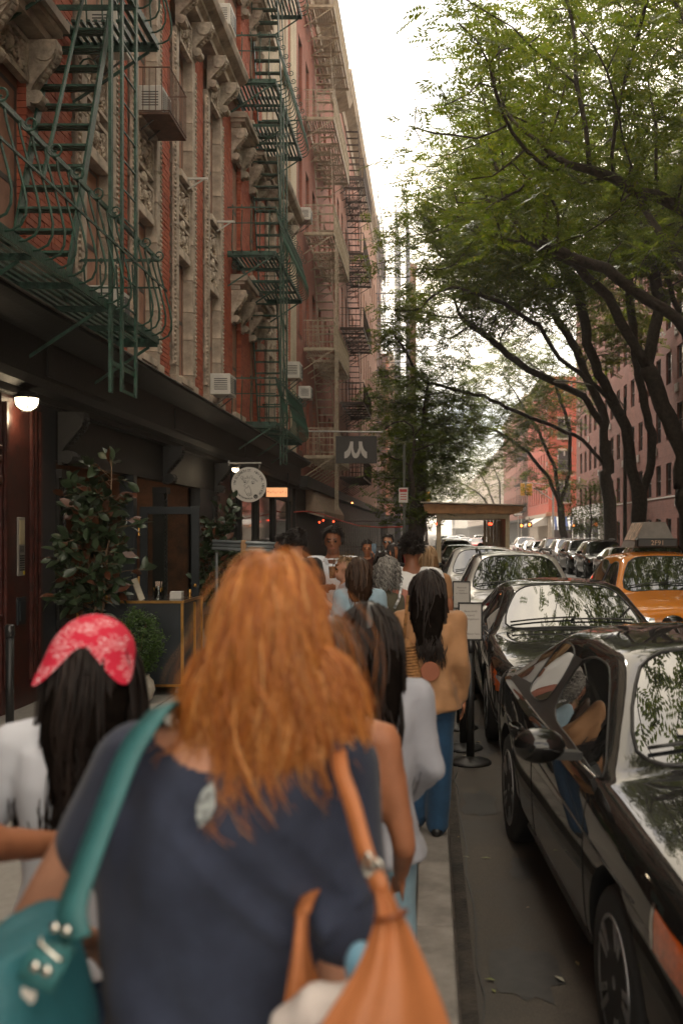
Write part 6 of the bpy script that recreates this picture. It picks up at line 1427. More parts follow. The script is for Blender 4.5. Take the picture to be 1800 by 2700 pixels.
# iron railing on the left beyond the awning
ir = thing('iron_railing', 'dark iron railing of tall upright bars behind the women with sunglasses', 'railing', (-3.1, 44, 0))
for i in range(26): shared('irb', 'bar', lambda: MB().tube([(0, 0, 0.05), (0, 0, 2.4)], 0.014, 5), M_STEELP if i % 5 == 0 else M_BROWNIRON, ir, (-0.95 + 0.09 * i, 0, 0))
for z in (0.2, 1.2, 2.3): MB().bar((-1, 0, z), (1.35, 0, z), 0.03).build('rail', M_BROWNIRON, ir)
fb = thing('flower_box', 'black planter box with dry orange flowers by the shop wall', 'planter', (-2.35, 29.0, 0))
MB().bb(-0.35, 0.35, -0.2, 0.2, 0, 0.85).build('box', M_BLACKP, fb, bevel=0.01)
pf = rsb.normal(0, 1, (120, 3)) * np.array([0.17, 0.09, 0.09]) + np.array([0, 0, 1.0]); v_, q_ = leaf_mesh(pf, pf * 0 + np.array([0, 0, 1.0]), 8, 0.04, 0.03, rsb)
c_ = fast_mesh('flowers', v_, q_, leaf_mat('dry_flower', [(0.25, 0.12, 0.04), (0.3, 0.17, 0.05), (0.12, 0.12, 0.03)], 0.2), fb); c_['kind'] = 'stuff'
# traffic lights
M_YEL = mat('signal_yellow', (0.62, 0.30, 0.02), 0.5, var=0.1)
def signal(parent, loc, rz, nm='signal_head'):
    h = MB().bb(-0.18, 0.18, -0.12, 0.12, -0.53, 0.53).build(nm, M_YEL, parent, bevel=0.03); h.location = loc; h.rotation_euler = (0, 0, rz)
    for k in range(3):
        z = 0.34 - 0.34 * k; MB().lathe([(0, 0), (0.12, 0), (0.12, 0.02), (0, 0.02)], c=(0, -0.125, z), n=16, M=Matrix.Rotation(PI / 2, 3, 'X')).build('lens', M_TRIM, h)
        MB().lathe([(0.135, 0), (0.15, 0), (0.15, 0.2), (0.135, 0.2)], c=(0, -0.12, z), n=16, M=Matrix.Rotation(PI / 2, 3, 'X')).build('visor', M_YEL, h)
tl = thing('traffic_light', 'pair of yellow traffic signals hanging from a long mast arm on the right', 'traffic light', (10.6, 88.0, 0))
MB().tube([(0, 0, 0), (0, 0, 6.0)], 0.09, 10).build('pole', M_STEELP, tl)
MB().tube([(0, 0, 4.6), (-1.2, 0, 5.4), (-2.6, 0, 6.1)], 0.05, 8).build('mast_arm', M_STEELP, tl); MB().tube([(0, 0, 5.9), (-2.6, 0, 6.15)], 0.03, 8).build('stay', M_STEELP, tl)
q = PX(1387, 1291, 88) - Vector((10.6, 88, 0)); signal(tl, q + Vector((-0.33, 0, 0)), R(165)); signal(tl, q + Vector((0.33, 0, 0)), R(-75))
MB().tube([tuple(q + Vector((0, 0, 0.5))), (-2.55, 0, 6.1)], 0.03, 6).build('hanger', M_STEELP, tl)
def ped(loc, label, pole_h=3.2):
    t = thing('pedestrian_signal', label, 'signal', loc); MB().tube([(0, 0.2, 0), (0, 0.2, pole_h)], 0.06, 8).build('pole', M_STEELP, t)
    MB().bb(-0.24, 0.24, -0.12, 0.12, 2.3, 2.78).build('housing', mat('signal_dark', (0.05, 0.05, 0.045), 0.6), t)
    hd = MB(); hd.box((0, -0.125, 2.50), (0.16, 0.006, 0.14)); 
    for k in range(4): hd.box((-0.06 + 0.04 * k, -0.125, 2.62), (0.028, 0.006, 0.10 - 0.02 * abs(k - 1.5)))
    hd.box((0.105, -0.125, 2.53), (0.03, 0.006, 0.10)); hd.build('hand_symbol', mat('hand_glow', (1, .3, .05), 0.5, var=0, emit=(1, 0.22, 0.03), estr=5), t)
ped((8.95, 92, 0), 'pedestrian signal with glowing orange hand near the striped awning'); ped((9.3, 104.0, 0), 'further pedestrian signal with glowing orange hand across the side street')
q = PX(1126, 1312, 88); lt_ = thing('traffic_light', 'single yellow traffic signal among leaves on the left', 'traffic light', (q.x - 1.3, 88, 0)); MB().tube([(0, 0, 0), (0, 0, 5.3), (1.3, 0, q.z + 0.6)], 0.07, 8).build('pole', M_STEELP, lt_); signal(lt_, (1.3, 0, q.z), R(-50))
ow = thing('one_way_sign', 'black one way arrow sign on a pole at the corner', 'sign', (9.0, 104.5, 0)); MB().tube([(0, 0.05, 0), (0, 0.05, 4.2)], 0.05, 8).build('pole', M_STEELP, ow); MB().box((0, -0.02, 3.7), (0.95, 0.02, 0.32)).build('plate', M_INK, ow); MB().prism([(-0.42, 0), (-0.3, 0.12), (-0.3, 0.09), (0.42, 0.09), (0.42, -0.09), (-0.3, -0.09), (-0.3, -0.12)][::-1], (0, -0.033, 3.7), (1, 0, 0), (0, 0, 1), (0, -0.004, 0)).build('arrow', M_SIGNW, ow)
text('ONE WAY', (0.05, -0.04, 3.7), 0.16, M_INK, ow)
# cobra street lamp
sl_ = thing('street_lamp', 'grey street lamp with a long curved arm among the right hand trees', 'street lamp', (8.76, 46, 0)); MB().tube([(0, 0, 0), (0, 0, 7.9)], [0.1, 0.065], 10).build('pole', mat('lamp_pole', (0.07, 0.075, 0.065), 0.6, var=0.3), sl_)
MB().tube([(0, 0, 7.4), (-0.5, 0, 8.1), (-1.4, 0, 8.45), (-2.6, 0, 8.62)], 0.035, 8).build('arm', M_STEELP, sl_); MB().sphere((-2.85, 0, 8.60), (0.38, 0.14, 0.075), 14, 8).build('lamp_head', M_STEELP, sl_, True)
MB().bb(-0.11, 0.11, -0.11, 0.11, 0, 0.5).build('base', MATS['lamp_pole'], sl_)
# ============================================================ PEOPLE
from mathutils import noise as mnoise
def capsule(b, p0, p1, r0, r1, n=12):
    p0, p1 = Vector(p0), Vector(p1); d = p1 - p0; L = d.length; d = d / max(L, 1e-6); path = []; rr = []
    for k in (0.05, 0.35, 0.7, 0.95): path.append(p0 - d * r0 * math.sqrt(1 - k * k)); rr.append(r0 * k)
    m = 5
    for i in range(m + 1): path.append(p0.lerp(p1, i / m)); rr.append(r0 + (r1 - r0) * i / m)
    for k in (0.95, 0.7, 0.35, 0.05): path.append(p1 + d * r1 * math.sqrt(1 - k * k)); rr.append(r1 * k)
    return b.tube(path, rr, n)
def limb(b, pts, rs_, n=12):
    for i in range(len(pts) - 1): capsule(b, pts[i], pts[i + 1], rs_[i], rs_[i + 1], n)
    return b
def loftz(b, rings, n=24):
    """rings: (z, cx, cy, rx, ry)"""
    vs = [(cx + rx * math.copysign(abs(math.cos(2 * PI * j / n)) ** 0.85, math.cos(2 * PI * j / n)), cy + ry * math.copysign(abs(math.sin(2 * PI * j / n)) ** 0.85, math.sin(2 * PI * j / n)), z) for (z, cx, cy, rx, ry) in rings for j in range(n)]; k = len(rings)
    fs = [(i * n + j, i * n + (j + 1) % n, (i + 1) * n + (j + 1) % n, (i + 1) * n + j) for i in range(k - 1) for j in range(n)] + [tuple(range(n - 1, -1, -1)), tuple((k - 1) * n + j for j in range(n))]
    return b.add(vs, fs)
def remesh(b, name, m, parent, voxel=0.014, smooth=4, disp=0.0, dscale=6.0, cut=None, folds=None):
    o = mesh_obj('tmp_' + name, b.v, b.f); md = o.modifiers.new('r', 'REMESH'); md.mode = 'VOXEL'; md.voxel_size = voxel
    if smooth: sm = o.modifiers.new('s', 'SMOOTH'); sm.iterations = smooth; sm.factor = 0.5
    me = eval_mesh(o); bpy.data.objects.remove(o)
    if disp or folds:
        nn = [v.normal.copy() for v in me.vertices]
        for v, q in zip(me.vertices, nn):
            d = 0
            if disp: d += disp * mnoise.noise(v.co * dscale) + disp * 0.5 * mnoise.noise(Vector((v.co.x * dscale * 2.7, v.co.y * dscale * 2.7, v.co.z * dscale * 0.9)))
            if folds: d += folds(v.co)
            v.co += q * d
    if cut:
        bm = bmesh.new(); bm.from_mesh(me); bmesh.ops.delete(bm, geom=[v for v in bm.verts if cut(v.co)], context='VERTS'); bm.to_mesh(me); bm.free()
    me.name = name; me.shade_smooth(); me.materials.clear(); me.materials.append(m); o = link(bpy.data.objects.new(name, me)); o.parent = parent; return o
def hair_mat(name, cols, rough=0.38, spec=0.5):
    m = bpy.data.materials.new(name); m.use_nodes = True; b = m.node_tree.nodes['Principled BSDF']; g = N(m, 'ShaderNodeNewGeometry'); r = N(m, 'ShaderNodeValToRGB')
    while len(r.color_ramp.elements) < len(cols): r.color_ramp.elements.new(0.5)
    for i, c in enumerate(cols): r.color_ramp.elements[i].position = i / (len(cols) - 1); r.color_ramp.elements[i].color = (*c, 1)
    m.node_tree.links.new(g.outputs['Random Per Island'], r.inputs['Fac']); m.node_tree.links.new(r.outputs['Color'], b.inputs['Base Color']); b.inputs['Roughness'].default_value = rough; b.inputs['Specular IOR Level'].default_value = spec
    return m
H_RED = hair_mat('copper_hair', [(0.24, 0.06, 0.012), (0.46, 0.145, 0.028), (0.64, 0.25, 0.055), (0.38, 0.105, 0.02), (0.80, 0.42, 0.15)], 0.32, 0.75)
H_BLK = hair_mat('black_hair', [(0.010, 0.007, 0.006), (0.018, 0.012, 0.010), (0.030, 0.020, 0.016)]); H_BRN = hair_mat('brown_hair', [(0.035, 0.019, 0.012), (0.06, 0.033, 0.020), (0.09, 0.05, 0.03)]); H_GRY = hair_mat('grey_hair', [(0.10, 0.095, 0.085), (0.22, 0.205, 0.185), (0.34, 0.32, 0.29), (0.05, 0.045, 0.04)], 0.55); H_BLD = hair_mat('blonde_hair', [(0.16, 0.09, 0.04), (0.28, 0.17, 0.085), (0.38, 0.25, 0.14)])
HMC = {'black_hair': (0.008, 0.006, 0.005), 'brown_hair': (0.03, 0.017, 0.011), 'grey_hair': (0.12, 0.11, 0.1), 'blonde_hair': (0.15, 0.085, 0.04)}
def skin(name, c): return mat(name, c, 0.5, var=0.10, scale=11, spec=0.4, bump=0.04, bscale=140)
S_FAIR = skin('fair_skin', (0.50, 0.255, 0.165)); S_TAN = skin('tan_skin', (0.40, 0.165, 0.085)); S_BRN = skin('brown_skin', (0.235, 0.095, 0.05)); S_DRK = skin('dark_skin', (0.13, 0.055, 0.032))
def cloth(name, c, v=0.12, rough=0.9, bs=260, bump=0.10): return mat(name, c, rough, var=v, scale=5, bump=bump, bscale=bs, sheen=0.15, spec=0.2)
def strands(name, P0, D0, L, m, parent, collide, seed=1, kids=10, spread=0.012, seg=14, r=0.002, wave=0.02, wfreq=9.0, grav=0.55, sides=3, curl=0.0, lenvar=0.15, taper=0.25, stiff=0.75, flare=None, gather=0.0):
    rs = np.random.RandomState(seed); G = len(P0); P0 = np.array(P0, float); D0 = np.array(D0, float); D0 /= np.linalg.norm(D0, axis=1, keepdims=True)
    Ls = np.asarray(L, float) * np.ones(G) * (1 + rs.uniform(-lenvar, lenvar, G)); st = (Ls / seg)[:, None]
    path = np.zeros((G, seg + 1, 3)); path[:, 0] = P0; d = D0.copy()
    for i in range(1, seg + 1):
        d = d * stiff + np.array([0, 0, -grav]) * (1 - stiff) * 2 + rs.normal(0, 0.05, (G, 3)); d /= np.linalg.norm(d, axis=1, keepdims=True)
        q = path[:, i - 1] + d * st
        for (c, rad) in collide:
            c = np.array(c); e = (q - c) / np.array(rad); ln = np.linalg.norm(e, axis=1); ins = ln < 1; 
            if ins.any(): q[ins] = c + e[ins] / ln[ins][:, None] * np.array(rad)
        path[:, i] = q; dd = q - path[:, i - 1]; d = dd / (np.linalg.norm(dd, axis=1, keepdims=True) + 1e-9)
    t = np.linspace(0, 1, seg + 1)
    if gather: cx_ = collide[0][0][0]; path[:, :, 0] = cx_ + (path[:, :, 0] - cx_) * (1 - gather * t)[None]
    ph = np.stack([P0[:, 0] * 38 + P0[:, 2] * 24, P0[:, 1] * 40 + P0[:, 2] * 30], 1) + rs.normal(0, 0.5, (G, 2)); fr = wfreq * rs.uniform(0.9, 1.1, (G, 1)); amp = wave * rs.uniform(0.5, 1.4, (G, 1)) * (t[None] ** 0.8)
    s_ = t[None] * Ls[:, None]
    path[:, :, 0] += amp * np.sin(fr * s_ + ph[:, :1]); path[:, :, 1] += amp * 0.7 * np.sin(fr * 1.1 * s_ + ph[:, 1:])
    N_ = G * kids; off = rs.normal(0, 1, (G, kids, 3)) * spread; conv = 0.55 + 0.45 * np.abs(np.sin(t * 5 + 0.5))
    A = path[:, None] + off[:, :, None, :] * (0.35 + 0.65 * t ** 0.6 * conv)[None, None, :, None]
    if curl: 
        pc = rs.uniform(0, 6, (G, kids, 1)); w_ = 2 * PI * t[None, None] * Ls[:, None, None] / 0.05; A[..., 0] += curl * np.cos(w_ + pc); A[..., 1] += curl * np.sin(w_ + pc)
    A = A.reshape(N_, seg + 1, 3)
    T = np.gradient(A, axis=1); T /= np.linalg.norm(T, axis=2, keepdims=True) + 1e-9
    ref = np.array([0.31, 0.87, 0.38]); U = np.cross(T, ref); U /= np.linalg.norm(U, axis=2, keepdims=True) + 1e-9; W = np.cross(T, U)
    rad = r * (1 - (1 - taper) * t ** 2)[None, :, None]
    V_ = np.stack([A + rad * (math.cos(2 * PI * k / sides) * U + math.sin(2 * PI * k / sides) * W) for k in range(sides)], 2)
    vs = V_.reshape(-1, 3); base = np.arange(N_)[:, None, None] * (seg + 1) * sides; i = np.arange(seg)[None, :, None] * sides; k = np.arange(sides)[None, None]; k2 = (k + 1) % sides
    Q = np.stack([base + i + k, base + i + k2, base + i + sides + k2, base + i + sides + k], 3).reshape(-1, 4)
    o = fast_mesh(name, vs, Q, m, parent); o.data.shade_smooth(); o['kind'] = 'stuff'; return o
def scalp(c, rad, n, seed, front=0.35, low=-0.35):
    rs = np.random.RandomState(seed); P = []; D = []
    while len(P) < n:
        d = rs.normal(0, 1, 3); d /= np.linalg.norm(d)
        if d[2] < low: continue
        if d[1] > 0.25 and d[2] < front: continue
        if d[1] > 0.6 and d[2] < front + 0.2: continue
        P.append(np.array(c) + d * np.array(rad)); h = np.array([d[0], d[1] - 0.12, 0]); h /= np.linalg.norm(h) + 1e-6; D.append(h * (0.35 + 0.55 * max(0, d[2])) + np.array([0, 0, 0.12 * d[2] - 0.75 * (1 - max(0, d[2]))]))
    return np.array(P), np.array(D)
PERS = 0
def person(label, loc, H=1.7, rz=0.0, skin_m=S_TAN, male=False, top=None, sleeve='short', bottom=None, hair=None, hstyle='long', hlen=0.4, arms=None, lean=(0, 0), head_off=(0, 0, 0), voxel=0.017, parts='full', seed=1, hdir=0.0, name='person', shoes=True, face=False, hr=0.0042, tops_disp=0.008, bulk=1.0, hkids=9, hn=60, neck_open=0.0, group=None, legs=None, hwave=0.012):
    hkids = max(3, hkids // 2); hr *= 1.35
    if loc[1] > 7: voxel = max(voxel * 1.25, 0.019 if not face else 0.0145)
    s = H / 1.7; t = thing(name, label, 'person', loc, rz, group)
    sw = (0.200 if male else 0.172) * bulk; b = MB()
    def A(x, y, z): return Vector((x * s, y * s, z * s))
    lx, ly = lean
    def LN(v):                                   # lean grows with height
        f = max(0, v.z / s - 0.9) / 0.6; return v + Vector((lx * f, ly * f, 0))
    tor = [(0.80, 0, 0, 0.155 if not male else 0.15, 0.105), (0.90, 0, -0.01, 0.172 if not male else 0.16, 0.118), (1.02, 0, 0, 0.138 if not male else 0.15, 0.098), (1.15, 0, 0.0, 0.142 if not male else 0.165, 0.105), (1.28, 0, 0.0, 0.155 if not male else 0.185, 0.115), (1.37, 0, -0.005, 0.150 if not male else 0.175, 0.095), (1.43, 0, -0.01, 0.085, 0.065)]
    tr = [(z * s, lx * max(0, z - 0.9) / 0.6, ly * max(0, z - 0.9) / 0.6, rx * s * bulk, ry * s * bulk) for z, a, c, rx, ry in tor]
    loftz(b, tr)
    hc = LN(A(0, 0.025, 1.575)) + Vector(head_off)
    nb = LN(A(0, -0.005, 1.42)); limb(b, [nb, hc + A(0, -0.015, -0.06)], [0.058 * s * (1.1 if male else 0.95), 0.053 * s * (1.1 if male else 0.95)])
    Rh = Matrix.Rotation(hdir, 3, 'Z')
    def HD(x, y, z): return hc + Rh @ A(x, y, z)
    b.sphere(HD(0, -0.012, 0.025), (0.074 * s, 0.094 * s, 0.098 * s), 16, 12, Rh); b.sphere(HD(0, 0.028, -0.045), (0.056 * s, 0.062 * s, 0.072 * s), 14, 10, Rh)
    b.sphere(HD(0, 0.062, -0.092), (0.026 * s, 0.024 * s, 0.022 * s), 8, 6, Rh); capsule(b, HD(0, 0.088, 0.012), HD(0, 0.106, -0.028), 0.010 * s, 0.016 * s, 8)
    capsule(b, HD(-0.035, 0.074, 0.022), HD(0.035, 0.074, 0.022), 0.014 * s, 0.014 * s, 8); capsule(b, HD(-0.018, 0.086, -0.06), HD(0.018, 0.086, -0.06), 0.011 * s, 0.011 * s, 8)
    for sx in (-1, 1): b.sphere(HD(sx * 0.076, -0.005, -0.005), (0.012 * s, 0.020 * s, 0.032 * s), 8, 6, Rh)
    arms = arms or {}; AR = {}
    for sx, k in ((-1, 'L'), (1, 'R')):
        sh = LN(A(sx * sw, -0.005, 1.375)); el, wr = arms.get(k, ((sx * (sw + 0.05), -0.03, 1.10), (sx * (sw + 0.055), 0.06, 0.86)))
        el = LN(A(*el)); wr = LN(A(*wr)); f = 1.12 if male else 1.0; AR[k] = (sh, el, wr)
        limb(b, [LN(A(sx * sw * 0.55, 0, 1.385)), sh, el, wr], [0.055 * s, 0.053 * s * f * bulk, 0.040 * s * f * bulk, 0.027 * s * f], 10)
        d = (wr - el).normalized(); sd = d.cross(Vector((sx, 0, 0.2))).normalized(); pal = d.cross(sd); c0 = wr + d * 0.045 * s
        M3 = Matrix((sd, d, pal)).transposed(); b.sphere(c0, (0.040 * s, 0.052 * s, 0.018 * s), 10, 8, M3)
        for fi in range(4):
            o_ = sd * (0.028 - 0.0187 * fi) * s; ln = (0.062, 0.072, 0.068, 0.054)[fi] * s; q0 = c0 + o_ + d * 0.04 * s; q1 = q0 + d * ln * 0.5 + pal * 0.006 * s; q2 = q1 + d * ln * 0.45 + pal * 0.022 * s; limb(b, [q0, q1, q2], [0.0095 * s, 0.009 * s, 0.0075 * s], 6)
        limb(b, [c0 + sd * 0.03 * s - d * 0.02 * s, c0 + sd * 0.055 * s + d * 0.015 * s, c0 + sd * 0.058 * s + d * 0.045 * s], [0.012 * s, 0.011 * s, 0.009 * s], 6)
    LG = {}
    for sx, k in ((-1, 'L'), (1, 'R')):
        kn, an = (legs or {}).get(k, ((sx * 0.095, 0.02, 0.48), (sx * 0.10, -0.02, 0.085))); hp = A(sx * 0.088, 0, 0.86); kn, an = A(*kn), A(*an); LG[k] = (hp, kn, an)
        limb(b, [hp, kn, an], [0.082 * s * bulk, 0.054 * s * bulk, 0.038 * s], 12); limb(b, [an + A(0, -0.02, -0.045), an + A(sx * 0.01, 0.13, -0.055)], [0.034 * s, 0.028 * s], 8)
    remesh(b, 'body', skin_m, t, voxel * s, 3)
    if top:
        c = MB(); mg = 0.028 if sleeve == 'puff' else 0.016; rr = [(z, x, y, rx + mg * s, ry + mg * s) for z, x, y, rx, ry in tr if 0.86 * s < z < 1.40 * s]; rr = [(0.80 * s, rr[0][1], rr[0][2] - 0.004, rr[0][3] + (0.034 if sleeve == 'puff' else 0.02) * s, rr[0][4] + 0.032 * s), (0.86 * s, rr[0][1], rr[0][2] - 0.003, rr[0][3] + 0.026 * s, rr[0][4] + 0.026 * s)] + rr; loftz(c, rr)
        if neck_open < 0.5: loftz(c, [(1.36 * s, tr[5][1], tr[5][2], 0.165 * s * bulk, 0.10 * s), (1.425 * s, tr[6][1], tr[6][2], 0.085 * s, 0.07 * s)])
        for sx, k in ((-1, 'L'), (1, 'R')):
            sh, el, wr = AR[k]; g = 1.3 if sleeve != 'puff' else 1.48
            if sleeve == 'none': capsule(c, LN(A(sx * sw * 0.5, 0, 1.39)), LN(A(sx * sw * 0.62, 0, 1.33)), 0.055 * s, 0.05 * s)
            else:
                endp = {'cap': sh.lerp(el, 0.25), 'short': sh.lerp(el, 0.62), 'long': el, 'puff': el}[sleeve]; f = 1.15 if male else 1.0
                limb(c, [LN(A(sx * sw * 0.5, 0, 1.385)), sh, endp], [0.066 * s, 0.063 * s * f * bulk * (g / 1.3), 0.055 * s * f * bulk * (g / 1.3)], 12)
                if sleeve in ('long', 'puff'): limb(c, [el, el.lerp(wr, 0.93)], [0.053 * s * f * (g / 1.3), 0.036 * s * f * (g / 1.3)], 12)
        remesh(c, 'top', top, t, max(0.012, voxel) * s, 5, tops_disp, 7.0)
    if bottom:
        c = MB(); loftz(c, [(0.76 * s, 0, 0, 0.165 * s * bulk, 0.118 * s), (0.88 * s, 0, -0.01 * s, 0.180 * s * bulk, 0.126 * s), (0.95 * s, tr[2][1], 0, 0.150 * s * bulk, 0.105 * s)])
        for k in 'LR':
            hp, kn, an = LG[k]; limb(c, [hp, kn, an + Vector((0, 0, 0.0))], [0.098 * s * bulk, 0.078 * s, 0.082 * s], 12)
        remesh(c, 'trousers', bottom, t, max(0.019, voxel) * s, 4, 0.008, 6.0)
    if shoes:
        for k in 'LR':
            an = LG[k][2]; c = MB(); limb(c, [an + A(0, -0.045, -0.045), an + A(0, 0.06, -0.048), an + A(0, 0.16, -0.055)], [0.042 * s, 0.042 * s, 0.03 * s]); remesh(c, 'shoe', M_TRIM, t, 0.018, 2, cut=None)
    if face:
        for sx in (-1, 1):
            MB().sphere(HD(sx * 0.031, 0.079, 0.004), 0.0115 * s, 10, 8).build('eye', mat('eye_dark', (0.03, 0.02, 0.016), 0.15, var=0), t, True)
            capsule(MB(), HD(sx * 0.014, 0.091, 0.026), HD(sx * 0.046, 0.082, 0.03), 0.0045 * s, 0.003 * s, 6).build('eyebrow', hair or H_BLK, t)
        capsule(MB(), HD(-0.018, 0.0955, -0.06), HD(0.018, 0.0955, -0.06), 0.0055 * s, 0.0055 * s, 8).build('mouth', mat('lips', (0.30, 0.09, 0.07), 0.5, var=0.1), t, True)
    if hair:
        sc_c = np.array(HD(0, -0.014, 0.03)); sr = np.array([0.081, 0.101, 0.104]) * s; rot = np.array(Rh)
        cap = MB(); cap.sphere((0, 0, 0), tuple(sr * 1.02), 18, 12)
        def keep(v):
            d = Vector((v[0] / sr[0], v[1] / sr[1], v[2] / sr[2]))
            return not ((d.y > 0.25 and d.z < 0.42) or d.z < -0.62 or (d.y > -0.05 and d.z < -0.1 and hstyle in ('short', 'afro')))
        cv = [Rh @ Vector(v) + Vector(sc_c) for v in cap.v]; cf = [f for f in cap.f if all(keep(cap.v[i]) for i in f)]
        hobj = mesh_obj('hair', cv, cf, hair, t, True)
        P0, D0 = scalp((0, 0, 0), sr * 1.01, hn, seed, 0.42 if hstyle != 'long' else 0.75, -0.45 if hstyle not in ('short', 'afro') else -0.35); P0 = P0 @ rot.T + sc_c; D0 = D0 @ rot.T
        coll = [(sc_c, sr * 1.05), (np.array(LN(A(0, 0.02, 1.22))), np.array([0.175, 0.142 + (0.022 if sleeve == 'puff' else 0.006), 0.22]) * s * bulk), (np.array(LN(A(0, 0.0, 1.385))), np.array([0.17, 0.075, 0.055]) * s)]
        if hstyle == 'long' and hlen > 0.24:
            ex_ = 0.016 if sleeve == 'puff' else -0.004; hm_ = MB(); bkv = Rh @ Vector((0, -1, 0)); h0 = Vector(sc_c)
            for dx in (-0.032, 0.0, 0.032):
                sdv = Rh @ Vector((dx * s, 0, 0)); limb(hm_, [h0 + sdv + bkv * 0.035 * s, h0 + sdv * 1.7 + bkv * (0.075 + ex_) * s - Vector((0, 0, 0.10 * s)), h0 + sdv * 1.8 + bkv * (0.105 + ex_) * s - Vector((0, 0, 0.20 * s)), h0 + sdv * 1.5 + bkv * (0.135 + ex_) * s - Vector((0, 0, max(0.24, hlen * 0.72)))], [0.064 * s, 0.058 * s, 0.052 * s, 0.026 * s], 10)
            remesh(hm_, 'hair_mass', mat(hair.name + '_mass', HMC[hair.name], 0.95, var=0.3, scale=30, spec=0.02), hobj, 0.014, 4, 0.008, 14)
        if hstyle == 'long': strands('locks', P0, D0, hlen * (1.12 - 0.35 * np.clip((sc_c[2] + sr[2] - P0[:, 2]) / (2 * sr[2]), 0, 1)), hair, hobj, coll, seed, hkids, 0.011 * s, 11, hr, hwave, 19, 0.85, stiff=0.68, lenvar=0.14, gather=0.30)
        elif hstyle == 'curls': strands('curls', P0, D0, hlen, hair, hobj, coll, seed, hkids, 0.016 * s, 14, hr, 0.012, 30, 0.55, curl=0.008)
        elif hstyle == 'afro': strands('coils', P0, P0 - sc_c, 0.030 * s, hair, hobj, [], seed, hkids, 0.012, 6, 0.0045, 0.006, 90, 0.0, curl=0.005)
        else: strands('short_hair', P0, (P0 - sc_c) * 4 + D0 * 0.7, 0.026 * s, hair, hobj, [(sc_c, sr * 1.03)], seed, hkids, 0.012, 4, 0.0038, 0.004, 30, 0.3)
    t['hc'] = tuple(hc); return t
def P2(px, Y): return (px - 1132) * Y / 2700.0
# ------------------------------------------------ the red haired woman in front (from behind)
C_NAVY = cloth('navy_tee', (0.033, 0.041, 0.070), 0.3, 0.85, 420, 0.25)
C_DENIMD = cloth('dark_denim', (0.010, 0.013, 0.028), 0.2, bs=500)
RX0, RY0 = -0.385, 1.78
hero = person('red haired woman in a navy tee seen from behind, nearest the camera', (RX0, RY0, 0), 1.735, 0, S_FAIR, False, None, hair=None, bottom=C_DENIMD, arms={'L': ((-0.315, 0.0, 1.10), (-0.26, 0.20, 0.98)), 'R': ((0.222, -0.085, 1.0), (0.20, 0.13, 0.90))}, lean=(0.055, 0.0), head_off=(0.052, 0, 0.016), bulk=1.0, voxel=0.011)
def hfold(co):
    x, z = co.x, co.z
    f = 0.0
    d = (x - 0.17) * 0.72 + (z - 1.16) * 0.70            # folds running down-left from the right armpit
    e = (x - 0.17) * 0.70 - (z - 1.16) * 0.72
    if e < 0.05: f += 0.010 * math.exp(-((d - 0.035) / 0.02) ** 2) * math.exp(-(e / 0.22) ** 2) + 0.008 * math.exp(-((d + 0.03) / 0.018) ** 2) * math.exp(-((e + 0.05) / 0.2) ** 2) + 0.009 * math.exp(-((d - 0.10) / 0.022) ** 2) * math.exp(-((e + 0.02) / 0.16) ** 2)
    f += 0.005 * math.sin(34 * x + 9 * z + 3 * math.sin(7 * z)) * math.exp(-((z - 0.98) / 0.16) ** 2)
    return f + 0.004 * mnoise.noise(Vector((co.x * 9, co.y * 9, co.z * 5)))
ts = MB(); loftz(ts, [(0.80, -0.005, 0.0, 0.190, 0.150), (0.88, -0.005, -0.005, 0.190, 0.152), (1.0, 0.004, -0.008, 0.182, 0.140), (1.12, 0.02, -0.01, 0.182, 0.138), (1.24, 0.036, -0.012, 0.192, 0.142), (1.34, 0.046, -0.01, 0.200, 0.128), (1.40, 0.05, -0.006, 0.188, 0.105), (1.44, 0.05, -0.002, 0.125, 0.08)])
for sx in (-1, 1):
    limb(ts, [(sx * 0.08 + 0.05, 0, 1.42), (sx * 0.168 + 0.048, -0.005, 1.395), (sx * (0.232 if sx < 0 else 0.195) + 0.044, -0.005 if sx < 0 else -0.03, 1.262 if sx < 0 else 1.135)], [0.064, 0.080, 0.074 if sx < 0 else 0.080])
    capsule(ts, (sx * 0.15 + 0.04, -0.03, 1.30), (sx * 0.13 + 0.03, -0.03, 1.08), 0.085, 0.075)
    if sx > 0: ts.sphere((0.245, -0.045, 1.145), (0.075, 0.090, 0.075), 12, 8)
remesh(ts, 'tee_shirt', C_NAVY, hero, 0.009, 6, folds=lambda c: 1.9 * hfold(c), cut=lambda c: ((c.x - 0.045) / 0.135) ** 2 + ((c.z - 1.495) / 0.085) ** 2 < 1)
pt = MB(); pk = []
for i in range(9):
    for j in range(5):
        u, v = (j - 2) / 2, (i - 4) / 4
        if abs(u) * 1.0 + abs(v) * 0.92 <= 1.05: pk.append((u, v))
patch = MB().prism([(0, -0.036), (0.011, -0.020), (0.015, 0.0), (0.011, 0.020), (0.002, 0.038), (-0.009, 0.022), (-0.014, 0.0), (-0.010, -0.022)], (0, 0, 0), (1, 0, 0), (0, 0, 1), (0, -0.003, 0)).build('patch', mat('knit_patch', (0.30, 0.33, 0.33), 0.9, var=0.7, scale=90), hero)
_w = PX(545, 2120, 1.62); patch.location = (_w.x - RX0, 1.615 - RY0, _w.z); patch.rotation_euler = (R(-6), R(12), 0)
